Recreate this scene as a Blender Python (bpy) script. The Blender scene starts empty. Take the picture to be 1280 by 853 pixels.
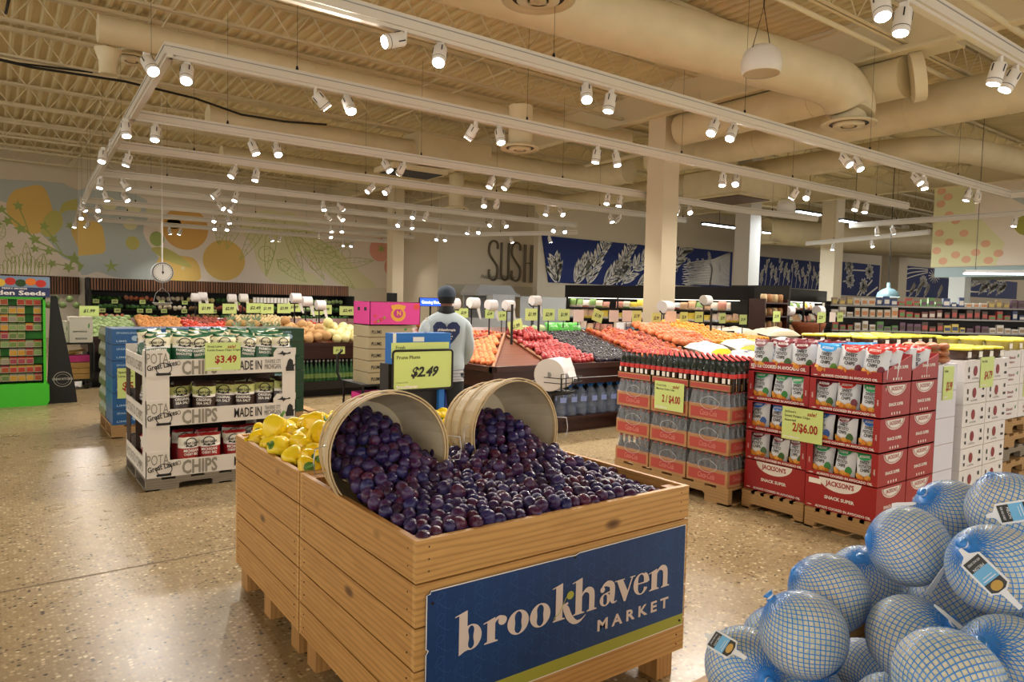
import bpy, bmesh, math, random
from mathutils import Vector, Matrix, noise
C = bpy.context.scene.collection
SC = bpy.context.scene
PI = math.pi
random.seed(7)
# ------------------------------------------------------------------ camera, world, exposure
EYE = 1.526
cam_d = bpy.data.cameras.new('camera'); cam = bpy.data.objects.new('camera', cam_d); C.objects.link(cam)
cam_d.sensor_width = 36; cam_d.lens = 880.25 / 1280 * 36; cam_d.clip_start = 0.02; cam_d.clip_end = 300
pitch, roll, yaw = -0.0548584, 0.0230428, 0.6350738
fwd = Vector((math.sin(yaw) * math.cos(pitch), math.cos(yaw) * math.cos(pitch), math.sin(pitch)))
rgt = Vector((math.cos(yaw), -math.sin(yaw), 0)); up = rgt.cross(fwd)
cr, sr = math.cos(roll), math.sin(roll)
r2, u2 = cr * rgt + sr * up, -sr * rgt + cr * up
cam.matrix_world = Matrix(((r2.x, u2.x, -fwd.x, 0), (r2.y, u2.y, -fwd.y, 0), (r2.z, u2.z, -fwd.z, EYE), (0, 0, 0, 1)))
SC.camera = cam
SC.view_settings.view_transform = 'Standard'; SC.view_settings.look = 'None'
SC.view_settings.gamma = 1; SC.view_settings.use_curve_mapping = False
SC.view_settings.exposure = 0.58
w = bpy.data.worlds.new('world'); SC.world = w; w.use_nodes = True
w.node_tree.nodes['Background'].inputs[0].default_value = (1.0, 0.94, 0.86, 1)
w.node_tree.nodes['Background'].inputs[1].default_value = 1.35
SPOT_W = 105.0          # power of one track spotlight
BARE_W = 9.0            # spill of one track spotlight
SC.cycles.max_bounces = 6; SC.cycles.diffuse_bounces = 4; SC.cycles.transparent_max_bounces = 12
SC.cycles.sample_clamp_indirect = 4; SC.cycles.use_denoising = True

# ------------------------------------------------------------------ materials
def mat(name, col, rough=0.6, metal=0.0, spec=0.5, emit=None, es=0.0, coat=0.0, trans=0.0, alpha=1.0, sss=0.0):
    m = bpy.data.materials.new(name); m.use_nodes = True
    b = m.node_tree.nodes['Principled BSDF']
    b.inputs['Base Color'].default_value = (*col, 1); b.inputs['Roughness'].default_value = rough
    b.inputs['Metallic'].default_value = metal; b.inputs['Specular IOR Level'].default_value = spec
    b.inputs['Coat Weight'].default_value = coat; b.inputs['Transmission Weight'].default_value = trans
    b.inputs['Alpha'].default_value = alpha
    if emit: b.inputs['Emission Color'].default_value = (*emit, 1); b.inputs['Emission Strength'].default_value = es
    return m
def hexc(h):
    f = lambda c: c / 12.92 if c <= .04045 else ((c + .055) / 1.055) ** 2.4
    return tuple(f(int(h[i:i + 2], 16) / 255) for i in (0, 2, 4))
def H(name, h, **k): return mat(name, hexc(h), **k)
class NT:
    def __init__(s, m): s.m = m; s.t = m.node_tree; s.b = s.t.nodes['Principled BSDF']
    def n(s, typ, **kw):
        nd = s.t.nodes.new(typ)
        for k, v in kw.items(): setattr(nd, k, v)
        return nd
    def l(s, a, b): s.t.links.new(a, b)
    def ramp(s, fac, stops, interp='LINEAR'):
        r = s.n('ShaderNodeValToRGB'); r.color_ramp.interpolation = interp
        e = r.color_ramp.elements
        while len(e) < len(stops): e.new(0.5)
        for i, (p, c) in enumerate(stops): e[i].position = p; e[i].color = (*c, 1)
        s.l(fac, r.inputs[0]); return r.outputs[0]
    def mix(s, fac, a, b, mode='MIX'):
        x = s.n('ShaderNodeMix', data_type='RGBA', blend_type=mode)
        if isinstance(fac, float): x.inputs[0].default_value = fac
        else: s.l(fac, x.inputs[0])
        for i, v in ((6, a), (7, b)):
            if isinstance(v, tuple): x.inputs[i].default_value = (*v, 1)
            else: s.l(v, x.inputs[i])
        return x.outputs[2]
    def coords(s, scale=(1, 1, 1), kind='Object'):
        tc = s.n('ShaderNodeTexCoord'); mp = s.n('ShaderNodeMapping'); mp.inputs['Scale'].default_value = scale
        s.l(tc.outputs[kind], mp.inputs[0]); return mp.outputs[0]
    def noise(s, vec, scale, detail=4, rough=.5, dist=0):
        n = s.n('ShaderNodeTexNoise'); n.inputs['Scale'].default_value = scale; n.inputs['Detail'].default_value = detail
        n.inputs['Roughness'].default_value = rough; n.inputs['Distortion'].default_value = dist
        s.l(vec, n.inputs['Vector']); return n.outputs['Fac']
    def bump(s, h, strength, dist=0.01):
        b = s.n('ShaderNodeBump'); b.inputs['Strength'].default_value = strength; b.inputs['Distance'].default_value = dist
        s.l(h, b.inputs['Height']); s.l(b.outputs[0], s.b.inputs['Normal'])
    def rand(s):
        oi = s.n('ShaderNodeObjectInfo'); g = s.n('ShaderNodeNewGeometry'); a = s.n('ShaderNodeMath', operation='ADD'); f = s.n('ShaderNodeMath', operation='FRACT')
        s.l(oi.outputs['Random'], a.inputs[0]); s.l(g.outputs['Random Per Island'], a.inputs[1]); s.l(a.outputs[0], f.inputs[0]); return f.outputs[0]

def wood(name, dark, light, axis=0, knots=True, rough=.55, var=.25):
    m = mat(name, dark, rough=rough); t = NT(m)
    sc = [9, 9, 9]; sc[axis] = .9
    v = t.coords(tuple(sc)); n1 = t.noise(v, 3.0, 6, .6, 1.2)
    wv = t.n('ShaderNodeTexWave', wave_type='BANDS'); wv.bands_direction = 'Z' if axis != 2 else 'X'
    wv.inputs['Scale'].default_value = 1.6; wv.inputs['Distortion'].default_value = 7; wv.inputs['Detail'].default_value = 3; wv.inputs['Detail Scale'].default_value = .8
    t.l(v, wv.inputs['Vector'])
    c = t.ramp(n1, [(.3, dark), (.7, light)])
    c2 = t.mix(.42, c, t.ramp(wv.outputs['Fac'], [(0, tuple(x * .62 for x in dark)), (.55, light), (1, light)]))
    g = t.n('ShaderNodeNewGeometry')
    c3 = t.mix(var, c2, t.ramp(g.outputs['Random Per Island'], [(0, tuple(x * .6 for x in dark)), (1, tuple(min(1, x * 1.15) for x in light))]))
    if knots:
        ks = [5.5, 5.5, 5.5]; ks[axis] = 2.6
        vo = t.n('ShaderNodeTexVoronoi'); vo.inputs['Scale'].default_value = 1.0; t.l(t.coords(tuple(ks)), vo.inputs['Vector'])
        k = t.ramp(vo.outputs['Distance'], [(.0, (1, 1, 1)), (.07, (.7, .7, .7)), (.13, (0, 0, 0))])
        c3 = t.mix(k, c3, (.07, .022, .006))
    t.l(c3, t.b.inputs['Base Color']); t.bump(n1, .12, .002)
    return m
def speckle(name, cols, scale, rough=.5, obj=True, **k):
    m = mat(name, cols[0], rough=rough, **k); t = NT(m)
    f = t.noise(t.coords(), scale, 3)
    n = len(cols)
    t.l(t.ramp(f, [(.3 + .4 * i / max(1, n - 1), c) for i, c in enumerate(cols)]), t.b.inputs['Base Color'])
    return m
def fruit(name, cols, rough=.35, scale=14, sp=.4, bump=0):
    m = mat(name, cols[0], rough=rough, spec=.4); t = NT(m)
    a = t.ramp(t.rand(), [(i / max(1, len(cols) - 1), c) for i, c in enumerate(cols)])
    f = t.noise(t.coords(), scale, 3)
    b = t.ramp(f, [(.35, cols[0]), (.65, cols[-1])])
    t.l(t.mix(sp, a, b), t.b.inputs['Base Color'])
    if bump: t.bump(t.noise(t.coords(), scale * 6, 3), bump, .003)
    return m

# ------------------------------------------------------------------ mesh builder
class MB:
    def __init__(s): s.v = []; s.f = []; s.mi = []; s.sm = []
    def add(s, vs, fs, mi=0, smooth=False, M=None):
        o = len(s.v)
        s.v += [tuple(M @ Vector(p)) if M else tuple(p) for p in vs]
        for f in fs: s.f.append([i + o for i in f]); s.mi.append(mi); s.sm.append(smooth)
        return s
    def box(s, x0, x1, y0, y1, z0, z1, mi=0, M=None):
        v = [(x0, y0, z0), (x1, y0, z0), (x1, y1, z0), (x0, y1, z0), (x0, y0, z1), (x1, y0, z1), (x1, y1, z1), (x0, y1, z1)]
        return s.add(v, [(0, 3, 2, 1), (4, 5, 6, 7), (0, 1, 5, 4), (1, 2, 6, 5), (2, 3, 7, 6), (3, 0, 4, 7)], mi, False, M)
    def cyl(s, p0, p1, r0, r1=None, n=12, mi=0, caps=True, smooth=True, M=None):
        r1 = r0 if r1 is None else r1
        p0, p1 = Vector(p0), Vector(p1); d = (p1 - p0).normalized()
        a = d.orthogonal().normalized(); b = d.cross(a)
        v = []
        for p, r in ((p0, r0), (p1, r1)):
            for i in range(n): t = 2 * PI * i / n; v.append(p + (a * math.cos(t) + b * math.sin(t)) * r)
        s.add(v, [(i, (i + 1) % n, n + (i + 1) % n, n + i) for i in range(n)], mi, smooth, M)
        if caps: s.add(v[:n], [tuple(range(n))[::-1]], mi, False, M); s.add(v[n:], [tuple(range(n))], mi, False, M)
        return s
    def tube(s, pts, r, n=6, mi=0, M=None, closed=False):
        P = [Vector(p) for p in pts]; k = len(P); v = []; pa = None
        for i, p in enumerate(P):
            q0 = P[i - 1] if (i or closed) else P[0]; q1 = P[(i + 1) % k] if (i < k - 1 or closed) else P[-1]
            d = (q1 - q0).normalized()
            a = d.orthogonal().normalized() if pa is None else (pa - d * pa.dot(d)).normalized()
            pa = a; b = d.cross(a); rr = r[i] if isinstance(r, (list, tuple)) else r
            for j in range(n): t = 2 * PI * j / n; v.append(p + (a * math.cos(t) + b * math.sin(t)) * rr)
        m = k if closed else k - 1
        f = [(i * n + j, i * n + (j + 1) % n, ((i + 1) % k) * n + (j + 1) % n, ((i + 1) % k) * n + j) for i in range(m) for j in range(n)]
        s.add(v, f, mi, True, M)
        if not closed: s.add(v[:n], [tuple(range(n))[::-1]], mi, False, M); s.add(v[-n:], [tuple(range(n))], mi, False, M)
        return s
    def lathe(s, prof, n=16, mi=0, M=None, mis=None, sx=1, sy=1, smooth=True):
        v = [(r * math.cos(2 * PI * j / n) * sx, r * math.sin(2 * PI * j / n) * sy, z) for r, z in prof for j in range(n)]
        for i in range(len(prof) - 1):
            fs = [(i * n + j, i * n + (j + 1) % n, (i + 1) * n + (j + 1) % n, (i + 1) * n + j) for j in range(n)]
            o = len(s.v)
            if i == 0: s.v += [tuple(M @ Vector(p)) if M else p for p in v]; base = o
            for f in fs: s.f.append([q + base for q in f]); s.mi.append(mis[i] if mis else mi); s.sm.append(smooth)
        return s
    def sphere(s, c, r, n=10, m=7, mi=0, sc=(1, 1, 1), M=None):
        prof = [(max(1e-4, math.sin(PI * i / m)) * r, -math.cos(PI * i / m) * r) for i in range(m + 1)]
        T = Matrix.Translation(c) @ Matrix.Diagonal((*sc, 1))
        return s.lathe(prof, n, mi, (M @ T) if M else T)
    def prism(s, poly, z0, z1, mi=0, M=None):
        n = len(poly); v = [(x, y, z0) for x, y in poly] + [(x, y, z1) for x, y in poly]
        return s.add(v, [tuple(range(n))[::-1], tuple(range(n, 2 * n))] + [(i, (i + 1) % n, n + (i + 1) % n, n + i) for i in range(n)], mi, False, M)
    def flat(s, polys, o, ux, uy, mi=0, fn=None):
        o, ux, uy = Vector(o), Vector(ux), Vector(uy)
        for p in polys:
            s.add([fn(x, y) if fn else o + ux * x + uy * y for x, y in p], [tuple(range(len(p)))], mi)
        return s
    def strip(s, pts, ws, o=(0, 0, 0), ux=(1, 0, 0), uy=(0, 1, 0), mi=0, closed=False, fn=None):
        o, ux, uy = Vector(o), Vector(ux), Vector(uy); n = len(pts); L = []; R_ = []
        for i in range(n):
            a = pts[i - 1] if (i or closed) else pts[0]; b = pts[(i + 1) % n] if (i < n - 1 or closed) else pts[-1]
            dx, dy = b[0] - a[0], b[1] - a[1]; l = math.hypot(dx, dy) or 1; w_ = (ws[i] if isinstance(ws, (list, tuple)) else ws) / 2
            L.append((pts[i][0] - dy / l * w_, pts[i][1] + dx / l * w_)); R_.append((pts[i][0] + dy / l * w_, pts[i][1] - dx / l * w_))
        k = n if closed else n - 1
        v = [fn(*p) if fn else o + ux * p[0] + uy * p[1] for p in L + R_]
        return s.add(v, [(i, n + i, n + (i + 1) % n, (i + 1) % n) for i in range(k)], mi)
    def text(s, t, o, ux, uy, h, w=None, mi=0, bold=0, shear=0, align='l', fn=None):
        V, F, tw = glyphs(t, bold, shear)
        o, ux, uy = Vector(o), Vector(ux).normalized(), Vector(uy).normalized(); sx = (w / tw) if w else h; dx = {'l': 0, 'c': -tw / 2, 'r': -tw}[align]
        s.add([fn((x + dx) * sx, y * h) if fn else o + ux * (x + dx) * sx + uy * y * h for x, y in V], F, mi); return s
    def mesh(s, name, mats):
        me = bpy.data.meshes.new(name); me.from_pydata(s.v, [], s.f)
        for m in (mats if isinstance(mats, (list, tuple)) else [mats]): me.materials.append(m)
        me.polygons.foreach_set('material_index', s.mi); me.polygons.foreach_set('use_smooth', s.sm); me.update(); return me
    def build(s, name, mats, parent=None, loc=None, rz=None):
        o = bpy.data.objects.new(name, s.mesh(name, mats)); C.objects.link(o)
        if parent: o.parent = parent
        if loc: o.location = loc
        if rz: o.rotation_euler.z = rz
        return o
_G = {}
def glyphs(t, bold=0, shear=0):
    k = (t, bold, shear)
    if k not in _G:
        c = bpy.data.curves.new('t', 'FONT'); c.body = t; c.offset = bold; c.shear = shear; c.size = 1; c.resolution_u = 2
        o = bpy.data.objects.new('t', c); C.objects.link(o)
        dg = bpy.context.evaluated_depsgraph_get(); dg.update(); me = bpy.data.meshes.new_from_object(o.evaluated_get(dg))
        V = [(v.co.x / .72, v.co.y / .72) for v in me.vertices]; F = [tuple(p.vertices) for p in me.polygons]
        x0 = min([v[0] for v in V] or [0]); V = [(x - x0, y) for x, y in V]; tw = max([v[0] for v in V] or [1])
        bpy.data.objects.remove(o); bpy.data.curves.remove(c); bpy.data.meshes.remove(me); _G[k] = (V, F, tw)
    return _G[k]
def crv(pts, k=6, closed=True):
    n = len(pts); out = []
    for i in range(n if closed else n - 1):
        g = lambda j: pts[j % n] if closed else pts[min(max(j, 0), n - 1)]
        p0, p1, p2, p3 = g(i - 1), g(i), g(i + 1), g(i + 2)
        for q in range(k):
            t = q / k
            out.append(tuple(.5 * (2 * p1[d] + (p2[d] - p0[d]) * t + (2 * p0[d] - 5 * p1[d] + 4 * p2[d] - p3[d]) * t * t + (3 * p1[d] - p0[d] - 3 * p2[d] + p3[d]) * t ** 3) for d in range(len(p1))))
    if not closed: out.append(tuple(pts[-1]))
    return out
def ell(cx, cy, rx, ry, n=24): return [(cx + rx * math.cos(2 * PI * i / n), cy + ry * math.sin(2 * PI * i / n)) for i in range(n)]

def tag(o, label, cat, group=None, kind=None):
    o['label'] = label; o['category'] = cat
    if group: o['group'] = group
    if kind: o['kind'] = kind
    return o
def thing(name, label, cat, loc=(0, 0, 0), rz=0, group=None):
    o = bpy.data.objects.new(name, None); o.empty_display_size = .1; C.objects.link(o); o.location = loc; o.rotation_euler = (0, 0, rz)
    return tag(o, label, cat, group)
KIDS = {}
def kids(o):
    return [c for c in o.children]
def dup(root, loc=None, rot=None, label=None, group=None, scale=None):
    def rec(o, par, ks):
        c = o.copy(); C.objects.link(c)
        if par: c.parent = par
        for k_, kk in ks: rec(k_, c, kk)
        return c
    if root.name not in KIDS:
        def tree(o): return [(c, tree(c)) for c in o.children]
        KIDS[root.name] = tree(root)
    r = rec(root, None, KIDS[root.name])
    if loc is not None: r.location = loc
    if rot is not None: r.rotation_euler = rot if isinstance(rot, (tuple, list)) else (0, 0, rot)
    if scale is not None: r.scale = scale if isinstance(scale, (tuple, list)) else (scale,) * 3
    if label: r['label'] = label
    if group: r['group'] = group
    return r
class Proto:            # first use moves the original, later ones copy it
    def __init__(s, root): s.r = root; s.used = False; dup_tree(root)
    def put(s, loc, rot=0, label=None, group=None, scale=None):
        if s.used: return dup(s.r, loc, rot, label, group, scale)
        s.used = True; r = s.r; r.location = loc; r.rotation_euler = rot if isinstance(rot, (tuple, list)) else (0, 0, rot)
        if scale is not None: r.scale = scale if isinstance(scale, (tuple, list)) else (scale,) * 3
        if label: r['label'] = label
        if group: r['group'] = group
        return r
def dup_tree(root):
    def tree(o): return [(c, tree(c)) for c in o.children]
    KIDS[root.name] = tree(root)
def struct(name, mb, mats, label=None):
    o = mb.build(name, mats); o['kind'] = 'structure'
    if label: o['label'] = label
    return o
ORD = ['', 'second', 'third', 'fourth', 'fifth', 'sixth', 'seventh', 'eighth', 'ninth', 'tenth', 'eleventh', 'twelfth', 'thirteenth', 'fourteenth', 'fifteenth', 'sixteenth', 'seventeenth', 'eighteenth', 'nineteenth', 'twentieth', 'twenty-first', 'twenty-second', 'twenty-third', 'twenty-fourth']
def nth(i, n, a='leftmost', z='rightmost', frm='from left'):
    frm = {'from the bottom': 'from bottom', 'from the front': 'from front'}.get(frm, frm)
    return a if i == 0 else z if i == n - 1 else ORD[i] + ' ' + frm
# ------------------------------------------------------------------ shared materials
M = {}
for k, h in dict(white='E9E6E0', black='0E0D0D', dark='1A1513', paper='F2EFE9', lime='C3DB5E', grey='9A9A98', steel='B9BBBC', cream='E6D9B4',
                 navy='0B2C5C', red='A81F22', kraft='B98A5C', blue='1F6FC8', ink='1C1A19', pink='D43A8F', yellow='F2D21E', green='3E8E36', shelf='17110E',
                 silver='C9CDD2', price='B02418', tanw='D8C9A0').items(): M[k] = H(k, h)
M['duct'] = speckle('duct_paint', [hexc('D6C8A2'), hexc('DFD2AE')], 3, .5)
M['deck'] = speckle('deck_paint', [hexc('D8C99C'), hexc('E2D3A8')], 1.5, .6)
M['joist'] = H('joist_paint', 'E2D6B4', rough=.5)
M['track'] = H('track_paint', 'D9D2C4', rough=.4)
M['lamp'] = H('lamp_body', 'E6E1D8', rough=.35)
M['glow'] = mat('lamp_glow', (1, 1, 1), emit=(1, .95, .88), es=28)
M['tube'] = mat('tube_glow', (1, 1, 1), emit=(.8, .9, 1), es=6)
M['wallw'] = H('wall_paint', 'DDD2BC', rough=.8)
M['glass'] = mat('clear_plastic', (.85, .93, 1), rough=.08, alpha=.32, spec=.8)
M['wrap'] = mat('shrink_wrap', (.75, .8, .85), rough=.12, alpha=.16, spec=.9)
M['table'] = wood('dark_table_wood', hexc('2A120A'), hexc('3B1A10'), 0, False, .35, .1)
M['board'] = wood('reddish_board', hexc('5A2A16'), hexc('743C22'), 0, False, .4, .1)
M['pallet'] = wood('pallet_wood', hexc('8A6B45'), hexc('B9935F'), 0, False, .75, .5)
M['palletg'] = wood('grey_pallet', hexc('6B6254'), hexc('8E8474'), 0, False, .75, .4)

# ------------------------------------------------------------------ floor
fm = mat('terrazzo', (.4, .3, .2), rough=.3, spec=.4); t = NT(fm); co = t.coords()
vo = t.n('ShaderNodeTexVoronoi'); vo.inputs['Scale'].default_value = 48; t.l(co, vo.inputs['Vector'])
sep = t.n('ShaderNodeSeparateColor'); t.l(vo.outputs['Color'], sep.inputs[0])
chip = t.ramp(sep.outputs[0], [(0, hexc('2A2019')), (.08, hexc('4C3A28')), (.17, hexc('86704E')), (.5, hexc('A08C68')), (.8, hexc('B29E7A')), (.95, hexc('C6B692')), (1, hexc('E0D2B0'))])
fine = t.ramp(t.noise(co, 150, 4, .7), [(.3, hexc('766448')), (.7, hexc('AF9A74'))])
cloud = t.ramp(t.noise(co, .5, 4), [(.3, (.9, .9, .9)), (.7, (1.05, 1.05, 1.05))])
mk = t.ramp(vo.outputs['Distance'], [(.36, (0, 0, 0)), (.52, (1, 1, 1))])
c = t.mix(cloud, (0, 0, 0), t.mix(mk, chip, fine), 'MIX'); c = t.mix(1.0, t.mix(mk, chip, fine), cloud, 'MULTIPLY')
t.l(c, t.b.inputs['Base Color']); t.l(t.ramp(t.noise(co, 3, 3), [(.3, (.26,) * 3), (.7, (.32,) * 3)]), t.b.inputs['Roughness'])
mb = MB(); mb.box(-14, 92, -12, 30, -.1, 0); struct('floor', mb, fm)
jm = H('floor_joint', '6A563C')
mb = MB(); mb.strip([(-9, 4.1), (9, 4.55)], .012, (0, 0, .0015)); mb.strip([(-6, 8.9), (9, 9.1)], .012, (0, 0, .0015)); struct('trim_1', mb, jm)

# ------------------------------------------------------------------ ceiling: fluted deck, joists, girders
DZ = 6.1
mb = MB(); x = -12.0; y0, y1 = -9, 30; P = []
while x < 70:
    P += [(x, DZ - .02), (x + .085, DZ - .02), (x + .12, DZ - .068), (x + .165, DZ - .068)]; x += .2
vs = [(a, y0, b) for a, b in P] + [(a, y1, b) for a, b in P]; n = len(P)
mb.add(vs, [(i, i + 1, n + i + 1, n + i) for i in range(n - 1)]); mb.box(-12, 92, y0, y1, DZ + .02, DZ + .12)
ceil = struct('ceiling', mb, M['deck'])
def joist(Y, x0, x1, ph):
    j = MB()
    for s in (-1, 1):
        j.box(x0, x1, Y + s * .02 - .03, Y + s * .02 + .03, DZ - .115, DZ - .1); j.box(x0, x1, Y + s * .045 - .004, Y + s * .045 + .004, DZ - .16, DZ - .1)
        j.box(x0, x1, Y + s * .035 - .025, Y + s * .035 + .025, 5.5, 5.508); j.box(x0, x1, Y + s * .012 - .004, Y + s * .012 + .004, 5.5, 5.55)
    x = x0 + ph; up_ = True
    while x < x1 - .62:
        a, b = (5.52, DZ - .13) if up_ else (DZ - .13, 5.52)
        j.cyl((x, Y, a), (x + .33, Y, b), .012, n=5, caps=False); x += .33 if up_ else .33; up_ = not up_
    o = j.build('joist', M['joist'], ceil); return o
for k in range(-9, 8): joist(13.03 + 1.95 * k, -9, 11.0, (k * .17) % .4)
for k in range(-6, 8): joist(13.03 + 1.95 * k, 11.0, 40 if k > -2 else 24, (k * .23) % .4)
for X in (11.0, 23.8):
    g = MB(); g.box(X - .01, X + .01, -8, 28, 5.4, 6.0); g.box(X - .1, X + .1, -8, 28, 5.38, 5.42); g.box(X - .1, X + .1, -8, 28, 5.96, 6.02)
    if X == 11.0: g.box(X + .02, X + .5, 4.6, 9.4, 5.4, 6.02)
    g.build('girder', M['joist'], ceil)
def pipe(pts, r, m='joist', name='pipe', n=8): return MB().tube(pts, r, n).build(name, M[m] if isinstance(m, str) else m, ceil)
for X in (-3.2, 2.1, 7.2): pipe([(X, -8, 5.53), (X, 27.9, 5.53)], .015, n=5); pipe([(X, -8, DZ - .17), (X, 27.9, DZ - .17)], .015, n=5)
for X in (15.5, 19.5): pipe([(X, -4, 5.53), (X, 27.9, 5.53)], .02, n=5)
pipe([(-9, 9.55, 5.45), (11, 9.55, 5.45)], .03); pipe([(-9, 3.9, 5.4), (24, 3.9, 5.4)], .045); pipe([(3, 5.4, 5.43), (16, 5.4, 5.43)], .035)
pipe([(11, 15.2, 5.2), (40, 15.2, 5.2)], .04); pipe([(13, 2, 5.3), (13.2, 27, 5.3)], .05)
cab = H('cable_black', '14110F')
pipe([(-6, 14.7, 5.5), (-3, 14.9, 5.43), (-.5, 14.98, 5.46), (.6, 15.0, 5.4), (2.0, 14.9, 5.42), (3.2, 14.9, 5.34), (4.1, 14.98, 5.2), (5.0, 15.02, 5.22), (5.9, 15.0, 5.3)], .022, cab, 'cable')
pipe([(-6, 14.75, 5.47), (-2, 14.95, 5.5), (.4, 15.05, 5.44), (1.5, 14.98, 5.5)], .018, cab, 'cable')
for i, (X, Y) in enumerate([(-.2, 11.1), (.1, 11.08)]): pipe([(X, Y, 5.95), (X + .12, Y - .02, 5.8), (X + .05, Y, 5.62), (X + .15, Y + .4, 5.5), (X + .1, Y + 1.6, 5.5)], .02, cab if i else 'joist', 'cable')
pipe([(-3, 9.2, 5.62), (-1.2, 11.3, 5.7), (.1, 13.4, 5.85)], .018, cab, 'cable')

# ------------------------------------------------------------------ ducts and diffusers
def duct(name, label, pts, r, n=20, extra=None, seams=True):
    d = MB().tube(pts, r, n)
    if seams:
        for i in range(len(pts) - 1):
            a, b = Vector(pts[i]), Vector(pts[i + 1]); L = (b - a).length
            if L < 1: continue
            for k in range(1, int(L / 1.5) + 1):
                p = a + (b - a) * (k * 1.5 / L) if k * 1.5 < L else None
                if p: dd = (b - a).normalized() * .012; d.cyl(p - dd, p + dd, r + .008, n=n)
    if extra: extra(d)
    o = d.build(name, M['duct']); return tag(o, label, 'duct', None)
duct('air_duct', 'long round beige duct closed at its left end, nearest of the left ducts', [(1.2, 11.35, 5.15), (7.0, 11.35, 5.15), (10.7, 11.35, 5.12), (11.25, 11.1, 5.1)], .19)
def box2(d): d.box(8.2, 9.3, 15.0, 15.85, 4.75, 5.55); d.box(9.3, 10.3, 15.05, 15.8, 4.9, 5.5)
duct('air_duct', 'round beige duct with a square box midway, second back on the left', [(3.55, 15.4, 5.15), (8.4, 15.4, 5.15)], .24, extra=box2)
duct('air_duct', 'round beige duct right of the square box, running to the middle column', [(9.2, 15.4, 5.15), (12.6, 15.2, 5.1), (13.3, 14.6, 5.05), (13.4, 13.2, 5.0)], .3)
duct('air_duct', 'round beige duct farthest back on the left, close to the mural wall', [(4.8, 19.4, 5.15), (16.5, 19.4, 5.15), (18, 18.8, 5.1)], .26)
duct('air_duct', 'large round beige duct crossing the top edge and bending down to a vent', crv([(3.2, 6.75, 5.1), (6.5, 6.45, 5.05), (9.6, 6.1, 5.05), (10.5, 6.0, 5.0), (10.85, 5.95, 4.75), (10.85, 5.95, 4.6)], 4, False), .36, seams=False)
duct('air_duct', 'round beige duct starting at the flat cap and running back to the middle column', [(11.25, 5.3, 5.1), (11.3, 9.7, 5.1)], .31)
tag(MB().cyl((11.22, 5.22, 5.05), (11.3, 5.08, 5.08), .37, n=28).build('duct_disc', M['duct']), 'flat round disc closing the duct beside the big bend', 'duct')
duct('air_duct', 'wide beige main duct running front to back right of the capped one', [(13.0, -6, 5.05), (13.0, 12, 5.05)], .36)
duct('air_duct', 'beige duct that comes forward and bends to the right edge above the end mural', crv([(15.9, 20, 4.95), (15.8, 13, 5.0), (15.8, 9.0, 5.0), (15.85, 7.6, 5.0), (16.6, 6.7, 5.0), (18.2, 6.4, 5.0), (24, 5.6, 5.0)], 5, False), .27, seams=False)
duct('air_duct', 'beige duct low in the distance above the blue murals with an upturned elbow', [(24, 16.3, 4.5), (27, 15, 4.4), (34, 12.6, 4.4)], .5, seams=False)
duct('air_duct', 'beige duct in the far distance right of the upturned elbow', [(30, 17.5, 4.7), (40, 14, 4.5)], .55, seams=False)
b = MB(); b.box(14.6, 16.6, 10.6, 12.4, 4.35, 4.95); b.box(14.9, 16.2, 10.9, 12.1, 4.3, 4.36, 1); b.box(14.8, 16.3, 10.8, 12.2, 4.32, 4.355, 0)
tag(b.build('return_air_box', [M['duct'], H('grille_dark', '5B4028')]), 'square beige duct box with a dark grille below, right of the middle column', 'vent')
b = MB(); b.box(7.5, 9.0, 15.0, 16.0, 4.6, 4.72); b.box(7.6, 8.9, 15.1, 15.9, 4.585, 4.6, 1)
tag(b.build('return_air_grille', [M['duct'], M['dark']]), 'flat dark square grille under the left duct box', 'vent')
dk = H('slot_dark', '2A2018')
def diffuser(loc, r, top, label):
    t_ = thing('round_diffuser', label, 'vent', loc)
    a = MB(); a.lathe([(r * .72, .02), (r, 0), (r * 1.02, .03), (r * .8, .07)], 28); a.lathe([(r * .3, -.02), (r * .58, -.01), (r * .56, .03)], 24)
    a.lathe([(.001, .0), (r * .22, -.02), (r * .24, .02)], 20); a.lathe([(r * .6, .025), (r * .74, .025)], 24, 1); a.lathe([(r * .24, .02), (r * .34, .02)], 24, 1)
    a.build('ring', [M['duct'], dk], t_); MB().cyl((0, 0, .05), (0, 0, top - loc[2]), r * .62, n=20).build('drop', M['duct'], t_)
    return t_
diffuser((4.28, 5.51, 4.45), .36, 5.0, 'round ceiling diffuser cut by the top edge of the picture')
diffuser((7.26, 9.75, 4.13), .33, 4.85, 'round ceiling diffuser between the two near left ducts, left of the middle column')
diffuser((10.09, 16.37, 3.99), .33, 4.9, 'small round ceiling diffuser in the distance left of the middle column')
diffuser((10.85, 5.95, 4.42), .4, 4.7, 'round diffuser under the downward bend of the large duct')
diffuser((1.71, 12.04, 5.0), .3, 5.12, 'round diffuser beside the closed end of the near left duct')
diffuser((24.0, 16.3, 4.0), .6, 4.5, 'round diffuser under the distant elbow above the blue murals')
b = MB(); b.lathe([(.12, -.3), (.115, -.26), (.12, -.1), (.17, .03), (.17, .06)], 20); b.lathe([(.001, -.29), (.115, -.29)], 16)
o = b.build('duct_collar', M['duct'], None, (1.36, 11.7, 4.93)); tag(o, 'tapered beige duct collar hanging left of the near duct end', 'duct')
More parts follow.
